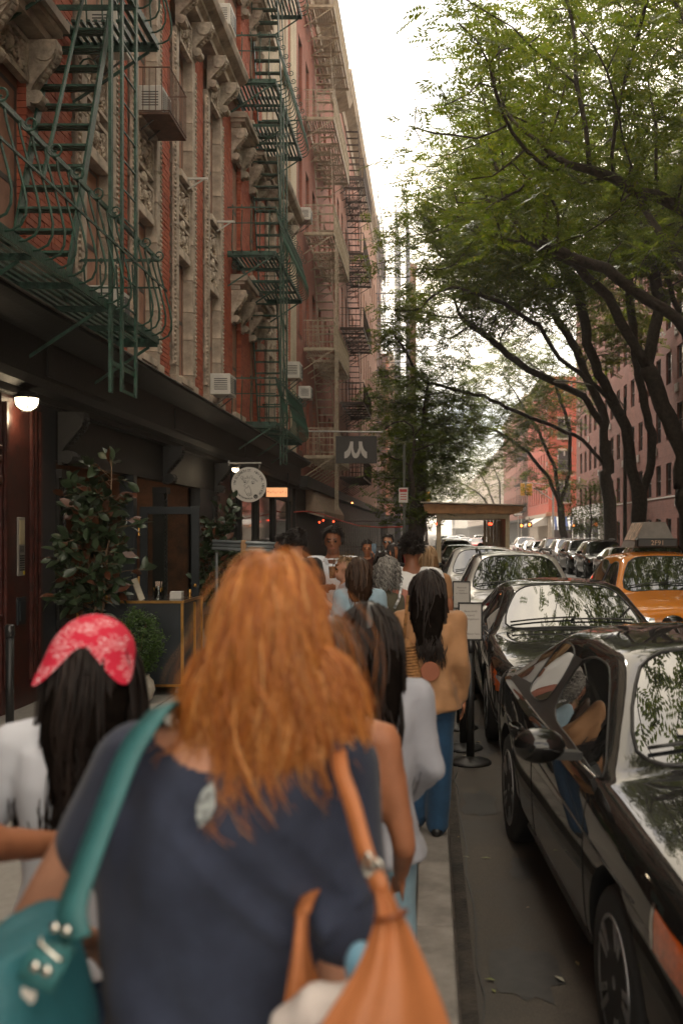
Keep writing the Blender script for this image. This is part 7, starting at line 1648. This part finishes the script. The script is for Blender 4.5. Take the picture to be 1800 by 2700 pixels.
# hair
HC = np.array([0.108, 0.02, 1.652]); HR = np.array([0.073, 0.100, 0.112])
hcap = MB(); hcap.sphere(tuple(HC), tuple(HR * 1.0), 20, 14)
hb = mesh_obj('hair', hcap.v, hcap.f, H_RED, hero, True)
rs = np.random.RandomState(12); P0, D0 = scalp(HC, HR * 1.0, 300, 5, 0.5, -0.55)
coll = [(HC, HR * 1.07), (np.array([0.035, 0.0, 1.24]), np.array([0.20, 0.150, 0.22])), (np.array([0.05, 0.0, 1.395]), np.array([0.17, 0.09, 0.06])), (HC + np.array([0, -0.005, -0.155]), np.array([0.140, 0.098, 0.13]))]
frac = np.clip((HC[2] + 0.11 - P0[:, 2]) / 0.22, 0, 1)
strands('locks', P0, D0, 0.345 - 0.14 * frac, H_RED, hb, coll, 3, 12, 0.0105, 18, 0.0019, 0.020, 17, 0.8, lenvar=0.22, stiff=0.72)
sel = [i for i in range(len(P0)) if P0[i, 1] < HC[1] - 0.02][:26]
strands('locks', P0[sel], D0[sel], 0.42 - 0.15 * frac[sel], H_RED, hb, coll, 9, 5, 0.006, 20, 0.0014, 0.034, 24, 0.7, lenvar=0.12, curl=0.004)
strands('flyaways', P0[::2], D0[::2] * 1.3, 0.33 - 0.15 * frac[::2], H_RED, hb, coll[:2], 19, 1, 0.014, 18, 0.0006, 0.025, 22, 0.45, lenvar=0.3, stiff=0.8)
# ------------------------------------------------ teal shoulder bag
M_TEAL = mat('teal_leather', (0.022, 0.135, 0.165), 0.55, var=0.15, scale=6, bump=0.2, bscale=120); M_TEALS = mat('teal_strap', (0.035, 0.155, 0.165), 0.6, var=0.12, scale=8)
tb = thing('shoulder_bag', 'teal leather shoulder bag with silver rivets hanging at the red haired woman\'s left', 'bag', (-0.635, 1.50, 0.75))
g = MB(); loftz(g, [(0.0, 0.012, 0, 0.11, 0.14), (0.06, 0.012, 0, 0.132, 0.155), (0.20, 0.015, 0, 0.135, 0.155), (0.32, 0.02, 0, 0.118, 0.15), (0.41, 0.03, 0, 0.080, 0.14), (0.47, 0.04, 0.0, 0.045, 0.12)], 28); remesh(g, 'bag_body', M_TEAL, tb, 0.010, 4, 0.005, 9)
def flat_strap(name, pts, w, th, m, parent, wd=(1, 0, 0)):
    b = MB(); wd = Vector(wd); n = len(pts); vs = []
    for i, p in enumerate(pts):
        p = Vector(p); t_ = (Vector(pts[min(i + 1, n - 1)]) - Vector(pts[max(i - 1, 0)])).normalized(); a = (wd - t_ * wd.dot(t_)).normalized(); c = t_.cross(a).normalized()
        vs += [p + a * w / 2 + c * th / 2, p - a * w / 2 + c * th / 2, p - a * w / 2 - c * th / 2, p + a * w / 2 - c * th / 2]
    fs = [(i * 4 + k, i * 4 + (k + 1) % 4, i * 4 + 4 + (k + 1) % 4, i * 4 + 4 + k) for i in range(n - 1) for k in range(4)] + [(3, 2, 1, 0), tuple((n - 1) * 4 + k for k in range(4))]
    return b.add(vs, fs).build(name, m, parent, True)
o_ = Vector((-0.635, 1.50, 0.75))
sp = [PX(225, 2560, 1.40) - o_, PX(205, 2480, 1.405) - o_, PX(190, 2400, 1.42) - o_, PX(232, 2270, 1.49) - o_, PX(285, 2130, 1.56) - o_, PX(340, 1990, 1.61) - o_, PX(395, 1905, 1.645) - o_, PX(425, 1868, 1.70) - o_, PX(440, 1864, 1.76) - o_, PX(440, 1880, 1.83) - o_]
import itertools
def smooth_path(p, k=4):
    q = []
    for i in range(len(p) - 1):
        a, b, c, d = p[max(i - 1, 0)], p[i], p[i + 1], p[min(i + 2, len(p) - 1)]
        for j in range(k):
            t_ = j / k; q.append(0.5 * ((2 * b) + (c - a) * t_ + (2 * a - 5 * b + 4 * c - d) * t_ ** 2 + (3 * b - a - 3 * c + d) * t_ ** 3))
    return q + [p[-1]]
flat_strap('strap', smooth_path(sp[1:]), 0.046, 0.005, M_TEALS, tb, (1, -0.2, 0.3))
M_RIV = mat('nickel', (0.7, 0.68, 0.62), 0.2, 1.0, var=0)
for (x, y) in ((145, 2448), (176, 2456), (93, 2550), (124, 2562)): 
    q = PX(x, y, 1.335 if y > 2500 else 1.372) - o_; MB().sphere(q, (0.0075, 0.004, 0.0075), 12, 8).build('rivet', M_RIV, tb, True)
q0, q1 = PX(105, 2475, 1.365) - o_, PX(170, 2530, 1.35) - o_; MB().tube([q0, q0 + Vector((0.004, -0.006, -0.006)), q1 + Vector((-0.004, -0.006, 0.002)), q1], 0.0032, 8).build('ring', M_RIV, tb, True)
flat_strap('tab', [PX(150, 2490, 1.372) - o_, PX(132, 2520, 1.352) - o_, PX(110, 2560, 1.342) - o_, PX(92, 2600, 1.338) - o_], 0.052, 0.005, M_TEALS, tb, (1, -0.1, -0.25))
pts_ = [PX(x, y, 1.33) - o_ for x, y in ((58, 2604), (72, 2612), (95, 2618), (92, 2640), (80, 2648), (70, 2636), (56, 2622))]; n_ = len(pts_); MB().add(pts_ + [p + Vector((0, 0.004, 0)) for p in pts_], [tuple(range(n_)), tuple(range(2 * n_ - 1, n_ - 1, -1))] + [(i, n_ + i, n_ + (i + 1) % n_, (i + 1) % n_) for i in range(n_)]).build('tag', M_WHITE, tb)
# ------------------------------------------------ orange leather tote
M_ORB = mat('tan_orange_leather', (0.46, 0.165, 0.058), 0.5, var=0.12, scale=5, bump=0.15, bscale=140)
ob = thing('leather_tote', 'orange tan leather tote hanging from the red haired woman\'s right shoulder', 'bag', (-0.1, 1.52, 0.75))
o2 = Vector((-0.1, 1.52, 0.75))
def panel(name, rowsp, m, th=0.006, wavy=0.006, fw=5):
    """rowsp: list of (left point, right point) from top to bottom; gathers swell between them"""
    n = 17; pts = []
    for r_i, (a, c) in enumerate(rowsp):
        f = r_i / (len(rowsp) - 1)
        for j in range(n):
            u = j / (n - 1); p = a.lerp(c, u); p = p + Vector((0, -0.05 * math.sin(PI * u) * (0.25 + 0.75 * f) + wavy * math.sin(fw * PI * u + 0.7) * (1 - 0.4 * f), 0)); pts.append(p - o2)
    b = MB(); b.grid(pts, len(rowsp), n); o = b.build(name, m, ob, True); sd_ = o.modifiers.new('t', 'SOLIDIFY'); sd_.thickness = th; sd_.offset = 0; ss = o.modifiers.new('s', 'SUBSURF'); ss.levels = 1; ss.render_levels = 2; return o
panel('front_panel', [(PX(984, 2340, 1.47), PX(1026, 2335, 1.47)), (PX(988, 2380, 1.46), PX(1050, 2395, 1.47)), (PX(992, 2420, 1.45), PX(1066, 2412, 1.47)), (PX(960, 2520, 1.42), PX(1110, 2510, 1.46)), (PX(900, 2620, 1.40), PX(1155, 2610, 1.45)), (PX(830, 2720, 1.38), PX(1195, 2720, 1.44)), (PX(770, 2850, 1.38), PX(1215, 2850, 1.44)), (PX(760, 3000, 1.40), PX(1190, 3000, 1.45))], M_ORB)
panel('back_panel', [(PX(783, 2400, 1.60), PX(812, 2400, 1.60)), (PX(776, 2480, 1.58), PX(808, 2480, 1.59)), (PX(760, 2580, 1.56), PX(830, 2580, 1.60)), (PX(742, 2680, 1.54), PX(900, 2660, 1.62)), (PX(730, 2800, 1.52), PX(1000, 2780, 1.64)), (PX(740, 3000, 1.5), PX(1100, 3000, 1.62))], M_ORB, wavy=0.003)
flat_strap('strap', smooth_path([PX(975, 2285, 1.48) - o2, PX(955, 2220, 1.50) - o2, PX(925, 2110, 1.55) - o2, PX(900, 2040, 1.62) - o2, PX(893, 1985, 1.70) - o2, PX(895, 1975, 1.80) - o2]), 0.025, 0.004, M_ORB, ob, (1, -0.3, 0.2))
flat_strap('strap', smooth_path([PX(797, 2410, 1.60) - o2, PX(812, 2368, 1.64) - o2, PX(850, 2300, 1.75) - o2, PX(900, 2150, 1.90) - o2, PX(915, 2010, 1.88) - o2]), 0.026, 0.005, M_ORB, ob, (1, -0.3, 0.2))
for (x, y) in ((970, 2282), (996, 2300)): 
    c = PX(x, y, 1.465) - o2; MB().tube([c + Vector((0.006 * math.cos(a), 0.002, 0.016 * math.sin(a))) for a in [2 * PI * i / 12 for i in range(12)]], 0.0035, 6, closed=True).build('ring', M_RIV, ob, True)
flat_strap('tab', [PX(986, 2300, 1.468) - o2, PX(1000, 2335, 1.466) - o2, PX(1008, 2350, 1.465) - o2], 0.026, 0.008, M_ORB, ob, (1, -0.2, 0.1))
flat_strap('stitched_hem', smooth_path([PX(992, 2424, 1.44) - o2, PX(1020, 2424, 1.424) - o2, PX(1048, 2414, 1.43) - o2, PX(1068, 2402, 1.46) - o2]), 0.006, 0.008, mat('dark_tan', (0.25, 0.07, 0.02), 0.6), ob, (0, 0, 1))
wc = thing('folded_cloth', 'white cloth with a faint stripe tucked in the orange tote', 'cloth', tuple(PX(850, 2680, 1.50)))
k_ = MB(); limb(k_, [(-0.045, 0, -0.02), (0.0, -0.01, 0.012), (0.05, 0, 0.02)], [0.035, 0.042, 0.035]); k_.sphere((0.0, 0, -0.06), (0.08, 0.05, 0.06), 12, 8); remesh(k_, 'fold', mat('white_linen', (0.66, 0.60, 0.57), 0.9, var=0.08), wc, 0.008, 3, 0.008, 18)
flat_strap('stripe', [(-0.06, -0.038, -0.012), (-0.02, -0.053, 0.003), (0.02, -0.052, 0.012), (0.06, -0.036, 0.022)], 0.008, 0.012, mat('mauve_stripe', (0.36, 0.27, 0.27), 0.9), wc, (0, 0, 1))
tag(MB().sphere((0, 0, 0), (0.024, 0.024, 0.034), 18, 12).build('blue_ball', mat('pale_blue_plastic', (0.20, 0.42, 0.58), 0.4, var=0.05), None, True), 'pale blue ball poking out of the orange tote', 'ball').location = PX(952, 2545, 1.475)
# ------------------------------------------------ girl with the red bandana
C_WHITE = cloth('white_cotton', (0.70, 0.73, 0.80), 0.05)
bw_ = person('dark haired woman in a white shirt wearing a red bandana, left foreground', (P2(214, 2.55), 2.55, 0), 1.575, 0.05, S_TAN, False, C_WHITE, 'short', cloth('blue_jeans_a', (0.05, 0.09, 0.17)), H_BLK, 'long', 0.46, head_off=(0.03, 0, 0), seed=4, hn=150, hkids=14, hr=0.0024, voxel=0.012, arms={'R': ((0.24, 0.05, 1.08), (0.16, 0.25, 1.0)), 'L': ((-0.27, -0.02, 1.08), (-0.30, 0.1, 0.86))})
hc = Vector(bw_['hc']); s_ = 1.50 / 1.7
M_BAND = bpy.data.materials.new('red_bandana'); M_BAND.use_nodes = True
_t = M_BAND.node_tree; _b = _t.nodes['Principled BSDF']; _c = N(M_BAND, 'ShaderNodeTexCoord'); _v = N(M_BAND, 'ShaderNodeTexVoronoi', Scale=26.0); _v.feature = 'DISTANCE_TO_EDGE'; _n = N(M_BAND, 'ShaderNodeTexNoise', Scale=24.0, Detail=2.0); _w2 = N(M_BAND, 'ShaderNodeTexWave', Scale=34.0, Distortion=14.0); _w2.wave_type = 'RINGS'; _w2.inputs['Detail Scale'].default_value = 2.0
for q in (_v, _n, _w2): _t.links.new(_c.outputs['Object'], q.inputs['Vector'])
_r1 = N(M_BAND, 'ShaderNodeMath', operation='GREATER_THAN'); _r1.inputs[1].default_value = 0.80; _t.links.new(_w2.outputs['Fac'], _r1.inputs[0]); _r2 = N(M_BAND, 'ShaderNodeMath', operation='GREATER_THAN'); _r2.inputs[1].default_value = 0.50; _t.links.new(_n.outputs['Fac'], _r2.inputs[0]); _mm = N(M_BAND, 'ShaderNodeMath', operation='MULTIPLY'); _t.links.new(_r1.outputs[0], _mm.inputs[0]); _t.links.new(_r2.outputs[0], _mm.inputs[1])
_mx = N(M_BAND, 'ShaderNodeMix'); _mx.data_type = 'RGBA'; _mx.inputs['A'].default_value = (0.68, 0.02, 0.06, 1); _mx.inputs['B'].default_value = (0.85, 0.52, 0.56, 1); _t.links.new(_mm.outputs[0], _mx.inputs['Factor']); _t.links.new(_mx.outputs['Result'], _b.inputs['Base Color']); _b.inputs['Roughness'].default_value = 0.85
# bandana: draped over the crown, two points falling behind
nb_, mb_ = 33, 12; pts = []
for i in range(nb_):
    a = -PI * 0.97 + 2 * PI * 0.97 * i / (nb_ - 1)            # around the head; 0 = back of the head
    for j in range(mb_):
        v = j / (mb_ - 1)
        # length of fall: short at the middle of the back, long points at both sides
        aa = abs(a); point = math.exp(-((aa - 0.85) / 0.42) ** 2); mid = math.exp(-(a / 0.36) ** 2)
        low = 1.42 + 0.80 * point - 0.22 * mid - 0.95 * max(0, (aa - 1.6)) / 1.4
        th = v * low
        rr = 0.109 + 0.010 * max(0, th - 1.2) + (0.034 if a < 0 else 0.012) * point * v * v
        if th < PI / 2: x, y, z = rr * math.sin(th) * math.sin(a), -rr * 1.12 * math.sin(th) * math.cos(a), 0.112 * math.cos(th)
        else: x, y, z = rr * (1 + 0.18 * (th - PI / 2)) * math.sin(a), -rr * 1.12 * (1 + 0.15 * (th - PI / 2)) * math.cos(a), -0.105 * (th - PI / 2)
        pts.append(hc + Vector((x * s_ * 1.06, (y - 0.014) * s_ * 1.06, (z + 0.035) * s_ * 1.06)))
bd = MB().grid(pts, nb_, mb_).build('bandana', M_BAND, None, True); bd.parent = bw_; _m = bd.modifiers.new('t', 'SOLIDIFY'); _m.thickness = 0.003; _m.offset = 1; _m = bd.modifiers.new('s', 'SUBSURF'); _m.levels = 1; _m.render_levels = 2
MB().add([hc + Vector(p) for p in ((-0.075, -0.115, -0.17), (-0.05, -0.12, -0.19), (-0.095, -0.125, -0.215))], [(0, 1, 2), (2, 1, 0)]).build('bandana_tail', mat('bandana_plain', (0.62, 0.018, 0.04), 0.85, var=0.05), bw_)
# ------------------------------------------------ arms at the left edge
pa = person('person in a black sleeve at the left edge, brown forearm reaching in', (-1.17, 2.02, 0), 1.68, 0.0, S_TAN, False, cloth('black_cotton', (0.012, 0.012, 0.013), 0.1), 'short', cloth('black_trouser', (0.015, 0.015, 0.018), 0.1), H_BLK, 'long', 0.3, seed=6, arms={'R': ((0.30, 0.0, 1.20), (0.42, 0.26, 1.12)), 'L': ((-0.22, 0, 1.1), (-0.22, 0.1, 0.88))})
pbn = person('person at the lower left corner, bare arm with a gold bracelet', (-0.82, 1.33, 0), 1.66, 0.0, S_BRN, False, cloth('rust_top', (0.15, 0.05, 0.03), 0.1), 'cap', cloth('dark_skirt', (0.03, 0.02, 0.025), 0.1), H_BLK, 'short', 0.3, seed=7, arms={'R': ((0.225, -0.02, 1.06), (0.32, 0.10, 0.80)), 'L': ((-0.22, 0, 1.1), (-0.22, 0.1, 0.88))}, lean=(-0.02, 0))
_s = 1.66 / 1.7; _e, _w = Vector((0.225, -0.02, 1.06)) * _s, Vector((0.32, 0.10, 0.80)) * _s; _d = (_w - _e).normalized(); _c0 = _e.lerp(_w, 0.82); _u = _d.orthogonal().normalized(); _vv = _d.cross(_u)
MB().tube([_c0 + (_u * math.cos(a) + _vv * math.sin(a)) * 0.034 for a in [2 * PI * i / 20 for i in range(20)]], 0.004, 6, closed=True).build('bracelet', mat('gold', (0.7, 0.42, 0.12), 0.25, 1.0, var=0), pbn, True)
# ------------------------------------------------ the queue in front of her
C_BLUEJ = cloth('blue_jeans', (0.022, 0.062, 0.125), 0.25, bs=500); C_LBLUE = cloth('light_jeans', (0.20, 0.31, 0.38), 0.15, bs=500); C_TAN = cloth('tan_jacket', (0.38, 0.20, 0.095), 0.12, 0.6); C_GREYS = cloth('grey_sweatshirt', (0.36, 0.37, 0.42), 0.08); C_BLACK = MATS['black_cotton']; C_OLIVE = cloth('olive', (0.10, 0.09, 0.06)); C_SKY = cloth('sky_shirt', (0.30, 0.42, 0.50))
person('woman with a bare shoulder just beyond the red haired woman', (P2(858, 2.6), 2.6, 0), 1.58, 0.0, S_TAN, False, C_BLACK, 'none', C_LBLUE, H_BRN, 'long', 0.3, seed=11, arms={'R': ((0.215, 0.0, 1.08), (0.2, 0.18, 0.95)), 'L': ((-0.22, 0, 1.1), (-0.22, 0.1, 0.88))}, bulk=0.92)
person('woman with long dark hair in a grey sweatshirt and pale jeans', (P2(972, 3.35), 3.35, 0), 1.565, 0.1, S_TAN, False, C_GREYS, 'puff', C_LBLUE, H_BLK, 'long', 0.52, seed=12, hn=110, hkids=12, hr=0.0028, bulk=0.92, tops_disp=0.016, arms={'R': ((0.225, 0.02, 1.12), (0.16, 0.2, 0.98)), 'L': ((-0.22, 0, 1.1), (-0.22, 0.1, 0.88))})
tw = person('woman in a tan jacket and blue jeans standing on the kerb, long dark hair', (P2(1128, 6.15), 6.15, 0.004), 1.565, -0.05, S_TAN, False, C_TAN, 'puff', C_BLUEJ, H_BLK, 'long', 0.46, seed=13, hn=150, hkids=12, hr=0.0034, hwave=0.024, tops_disp=0.022, legs={'R': ((0.085, 0.03, 0.48), (0.06, -0.03, 0.07)), 'L': ((-0.09, 0.06, 0.48), (-0.09, 0.08, 0.08))})
MB().lathe([(0.018, 0), (0.055, 0), (0.058, 0.006), (0.055, 0.012), (0.018, 0.012)], c=(0.02, -0.155, 0.985), n=24, M=Matrix.Rotation(PI / 2, 3, 'X')).build('belt_disc', mat('terracotta_disc', (0.30, 0.10, 0.05), 0.6), tw)
M_WOV = mat('woven_straw', (0.30, 0.145, 0.05), 0.8, var=0.4, scale=30)
wb = thing('woven_bag', 'brown woven bag hanging on the left of the woman in tan', 'bag', (P2(1080, 6.0), 5.98, 0.78))
loftz(MB(), [(0.0, 0.04, 0, 0.03, 0.05), (0.05, 0.03, 0, 0.055, 0.07), (0.2, 0.0, 0, 0.065, 0.075), (0.34, -0.03, 0, 0.06, 0.07), (0.4, -0.035, 0, 0.03, 0.03)], 20).build('bag_body', M_WOV, wb, True)
for i in range(20):
    f = i / 19; z = 0.03 + 0.33 * f; MB().tube([(0.035 - 0.065 * f + (0.062 - 0.01 * abs(f - 0.5)) * math.cos(a), 0.078 * math.sin(a), z) for a in [2 * PI * k / 16 for k in range(16)]], 0.006, 5, closed=True).build('cord', M_WOV, wb, True)
MB().tube([(-0.035, -0.01, 0.39), (-0.02, -0.06, 0.55), (-0.01, -0.07, 0.66)], 0.009, 6).build('strap', M_WOV, wb)
gw = person('woman with grey tight curls, olive backpack straps and bare shoulders', (P2(1022, 8.8), 8.8, 0), 1.58, 0.0, skin('rosy_skin', (0.36, 0.13, 0.085)), False, C_OLIVE, 'none', C_BLACK, H_GRY, 'curls', 0.17, seed=14, hn=150, hkids=6, hr=0.006)
for sx in (-1, 1): flat_strap('lanyard', [(sx * 0.03 + 0.03, -0.135, 1.16), (sx * 0.06 + 0.04, -0.125, 1.24), (sx * 0.085 + 0.03, -0.09, 1.33), (sx * 0.085 + 0.03, -0.02, 1.36)], 0.022, 0.006, mat('lanyard_red', (0.55, 0.05, 0.03), 0.7, var=0.9, scale=26, var2=(1.6, 1.4, 1.3)), gw)
person('woman with straight dark hair in a pale blue shirt', (P2(947, 8.4), 8.4, 0), 1.59, 0.1, S_TAN, False, C_SKY, 'short', C_BLACK, H_BRN, 'long', 0.34, seed=15, hn=120, hkids=9, hr=0.005)
person('man with short afro hair in a white tee', (P2(1085, 8.9), 8.9, 0), 1.77, 0.0, S_BRN, True, cloth('white_tee', (0.78, 0.78, 0.77), 0.04), 'short', C_BLACK, H_BLK, 'afro', 0.05, seed=16, hn=200, hkids=10)
person('person with light brown hair ahead of the man in the white tee', (P2(1128, 10.2), 10.2, 0), 1.66, 0.0, S_TAN, False, C_TAN, 'short', C_BLACK, H_BLD, 'long', 0.36, seed=17, hn=70, hkids=8, hr=0.005)
# faces turned to the camera
C_SHIRT = cloth('white_linen_shirt', (0.74, 0.77, 0.82), 0.05)
mw = person('man in an open collared white shirt facing the camera', (P2(878, 10.4), 10.4, 0), 1.845, PI, S_BRN, True, C_SHIRT, 'short', cloth('beige_trouser', (0.3, 0.25, 0.2)), H_BLK, 'short', 0.05, seed=18, face=True, hn=220, hkids=8, arms={'R': ((0.25, 0.0, 1.12), (0.05, 0.26, 1.16)), 'L': ((-0.24, 0, 1.1), (-0.2, 0.1, 0.9))}, voxel=0.011)
MB().add([(-0.045, 0.10, 1.53), (0.045, 0.10, 1.53), (0.0, 0.142, 1.36)], [(0, 1, 2), (2, 1, 0)]).build('open_collar', S_BRN, mw)
for sx in (-1, 1): MB().prism([(0, 0), (0.035, 0.008), (0.055, 0.07), (0.02, 0.075)], (0, 0.0, 0), (sx, 0, 0), (0, 0.35, 1), (0, 0.012, 0)).build('collar', C_SHIRT, mw).location = (sx * 0.028, 0.115, 1.475)
fl = person('fair haired girl in profile holding iced drinks', (P2(913, 9.7), 9.7, 0), 1.57, R(100), S_FAIR, False, C_GREYS, 'short', C_LBLUE, H_BLD, 'short', 0.2, seed=19, face=True, hn=90, hkids=8, hr=0.004, voxel=0.011, arms={'R': ((0.2, 0.08, 1.12), (0.02, 0.26, 1.30)), 'L': ((-0.2, 0.06, 1.12), (-0.06, 0.26, 1.28))})
for (x, y, nm) in ((876, 1508, 'iced coffee cup with a straw held in the right hand'), (893, 1502, 'iced coffee cup with a straw held a little higher')):
    c = thing('drink_cup', nm, 'cup', tuple(PX(x, y, 9.68))); MB().lathe([(0.028, -0.06), (0.036, 0.05), (0.038, 0.052), (0.034, 0.05), (0.0, 0.03)], n=16).build('cup', mat('iced_coffee', (0.36, 0.17, 0.075), 0.2, var=0.4, scale=20, coat=1.0), c, True); MB().tube([(0, 0, 0.03), (0.02, 0, 0.13)], 0.004, 6).build('straw', M_INK, c)
bk = person('man in a black tee seen from behind, short dark hair', (P2(792, 10.3), 10.3, 0), 1.83, -0.35, S_FAIR, True, cloth('charcoal_tee', (0.03, 0.028, 0.027), 0.1), 'short', C_BLACK, H_BLK, 'short', 0.05, seed=20, hn=240, hkids=9, hdir=0.5, lean=(-0.05, 0))
pm = person('dark haired man in glasses turned sideways at the pole bundle', (P2(752, 10.9), 10.9, 0), 1.775, R(70), S_FAIR, True, C_BLACK, 'short', C_BLACK, H_BLK, 'short', 0.05, seed=21, face=True, hn=200, hkids=8)
ph_ = person('woman in a brown top raising a phone beside her face', (P2(968, 16), 16, 0), 1.67, PI, S_TAN, False, cloth('brown_top', (0.06, 0.025, 0.018)), 'cap', C_BLACK, H_BLK, 'short', 0.2, seed=22, face=True, hn=120, hkids=6, arms={'L': ((-0.20, 0.06, 1.14), (-0.13, 0.17, 1.42)), 'R': ((0.24, 0, 1.1), (0.2, 0.1, 0.88))}, voxel=0.011)
tag(MB().box((0, 0, 0), (0.075, 0.01, 0.15)).build('mobile_phone', mat('phone_blue', (0.10, 0.16, 0.22), 0.2, var=0), None, bevel=0.004), 'mobile phone held up by the woman in the brown top', 'phone').location = (P2(968, 16) + 0.115, 15.80, 1.56)
def glasses(p, y=0.1, z=0.006, m=None):
    hc = Vector(p['hc']); g = MB()
    o = thing.__wrapped__ if False else None
    f = MB(); f.tube([hc + Vector((-0.075, 0.0, z + 0.01)), hc + Vector((-0.07, y, z + 0.012)), hc + Vector((0.07, y, z + 0.012)), hc + Vector((0.075, 0.0, z + 0.01))], 0.0035, 5)
    fo = f.build('sunglasses', M_INK, p)
    for sx in (-1, 1): MB().sphere(hc + Vector((sx * 0.033, y + 0.002, z)), (0.028, 0.006, 0.021), 12, 6).build('lens', M_CGLASS, fo, True)
sgw = person('woman in dark sunglasses facing the camera in the crowd', (P2(1022, 17), 17, 0), 1.77, PI, S_FAIR, False, C_GREYS, 'short', C_BLACK, H_BLK, 'short', 0.1, seed=23, face=True, hn=120, hkids=6); glasses(sgw)
sgh = person('black haired person with sunglasses pushed up on the head', (P2(1008, 11.2), 11.2, 0), 1.60, 0.2, S_TAN, False, C_BLACK, 'short', C_BLACK, H_BLK, 'long', 0.25, seed=24, hn=80, hkids=8, hr=0.005); glasses(sgh, -0.07, 0.105)
fw_ = person('smiling dark haired woman half hidden behind the sunglasses wearer', (P2(1038, 13.5), 13.5, 0), 1.66, PI - 0.4, S_TAN, False, C_BLACK, 'short', C_BLACK, H_BLK, 'long', 0.3, seed=25, face=True, hn=70, hkids=8, hr=0.005)
person('person in a dark top far left behind the grey poles', (P2(676, 18), 18, 0), 1.66, PI, S_TAN, False, C_BLACK, 'short', C_BLACK, H_BLK, 'short', 0.1, seed=26, face=True, voxel=0.018)
person('second person behind the grey poles, dark hair only showing', (P2(708, 18.5), 18.5, 0), 1.64, 0, S_TAN, False, C_BLACK, 'short', C_BLACK, H_BLK, 'long', 0.25, seed=27, voxel=0.018)
person('person in red further along the pavement by the railing', (P2(1056, 24), 24.6, 0), 1.66, PI, S_TAN, False, cloth('red_top', (0.25, 0.02, 0.02)), 'short', C_BLACK, H_BLK, 'long', 0.3, seed=28, voxel=0.018)
person('man in a dark suit walking away down the street', (P2(1275, 45), 45, RZ), 1.76, 0, S_FAIR, True, cloth('dark_suit', (0.02, 0.022, 0.03)), 'long', cloth('suit_trouser', (0.02, 0.022, 0.03)), H_BLK, 'short', 0.05, seed=29, voxel=0.02)
person('man in a pale shirt walking beside the dark suit', (P2(1290, 46.5), 46.5, RZ), 1.80, 0, S_FAIR, True, C_SKY, 'long', C_BLACK, H_BLK, 'short', 0.05, seed=30, voxel=0.02)
for o in list(bpy.data.objects):
    if 'hc' in o: del o['hc']
bpy.data.scenes.remove(TMP)
# ============================================================ HAZE
hz = MB().bb(-720, 720, -320, 1520, -1.4, 45).build('haze', None); hz['kind'] = 'stuff'; tag(hz, 'thin bright summer haze filling the street', 'haze')
hm = bpy.data.materials.new('haze_air'); hm.use_nodes = True; hm.node_tree.nodes.clear()
_o = hm.node_tree.nodes.new('ShaderNodeOutputMaterial'); _v = hm.node_tree.nodes.new('ShaderNodeVolumePrincipled'); _v.inputs['Density'].default_value = 0.0010; _v.inputs['Color'].default_value = (1.0, 0.95, 0.88, 1); _v.inputs['Anisotropy'].default_value = 0.5
hm.node_tree.links.new(_v.outputs[0], _o.inputs['Volume']); hz.data.materials.append(hm)
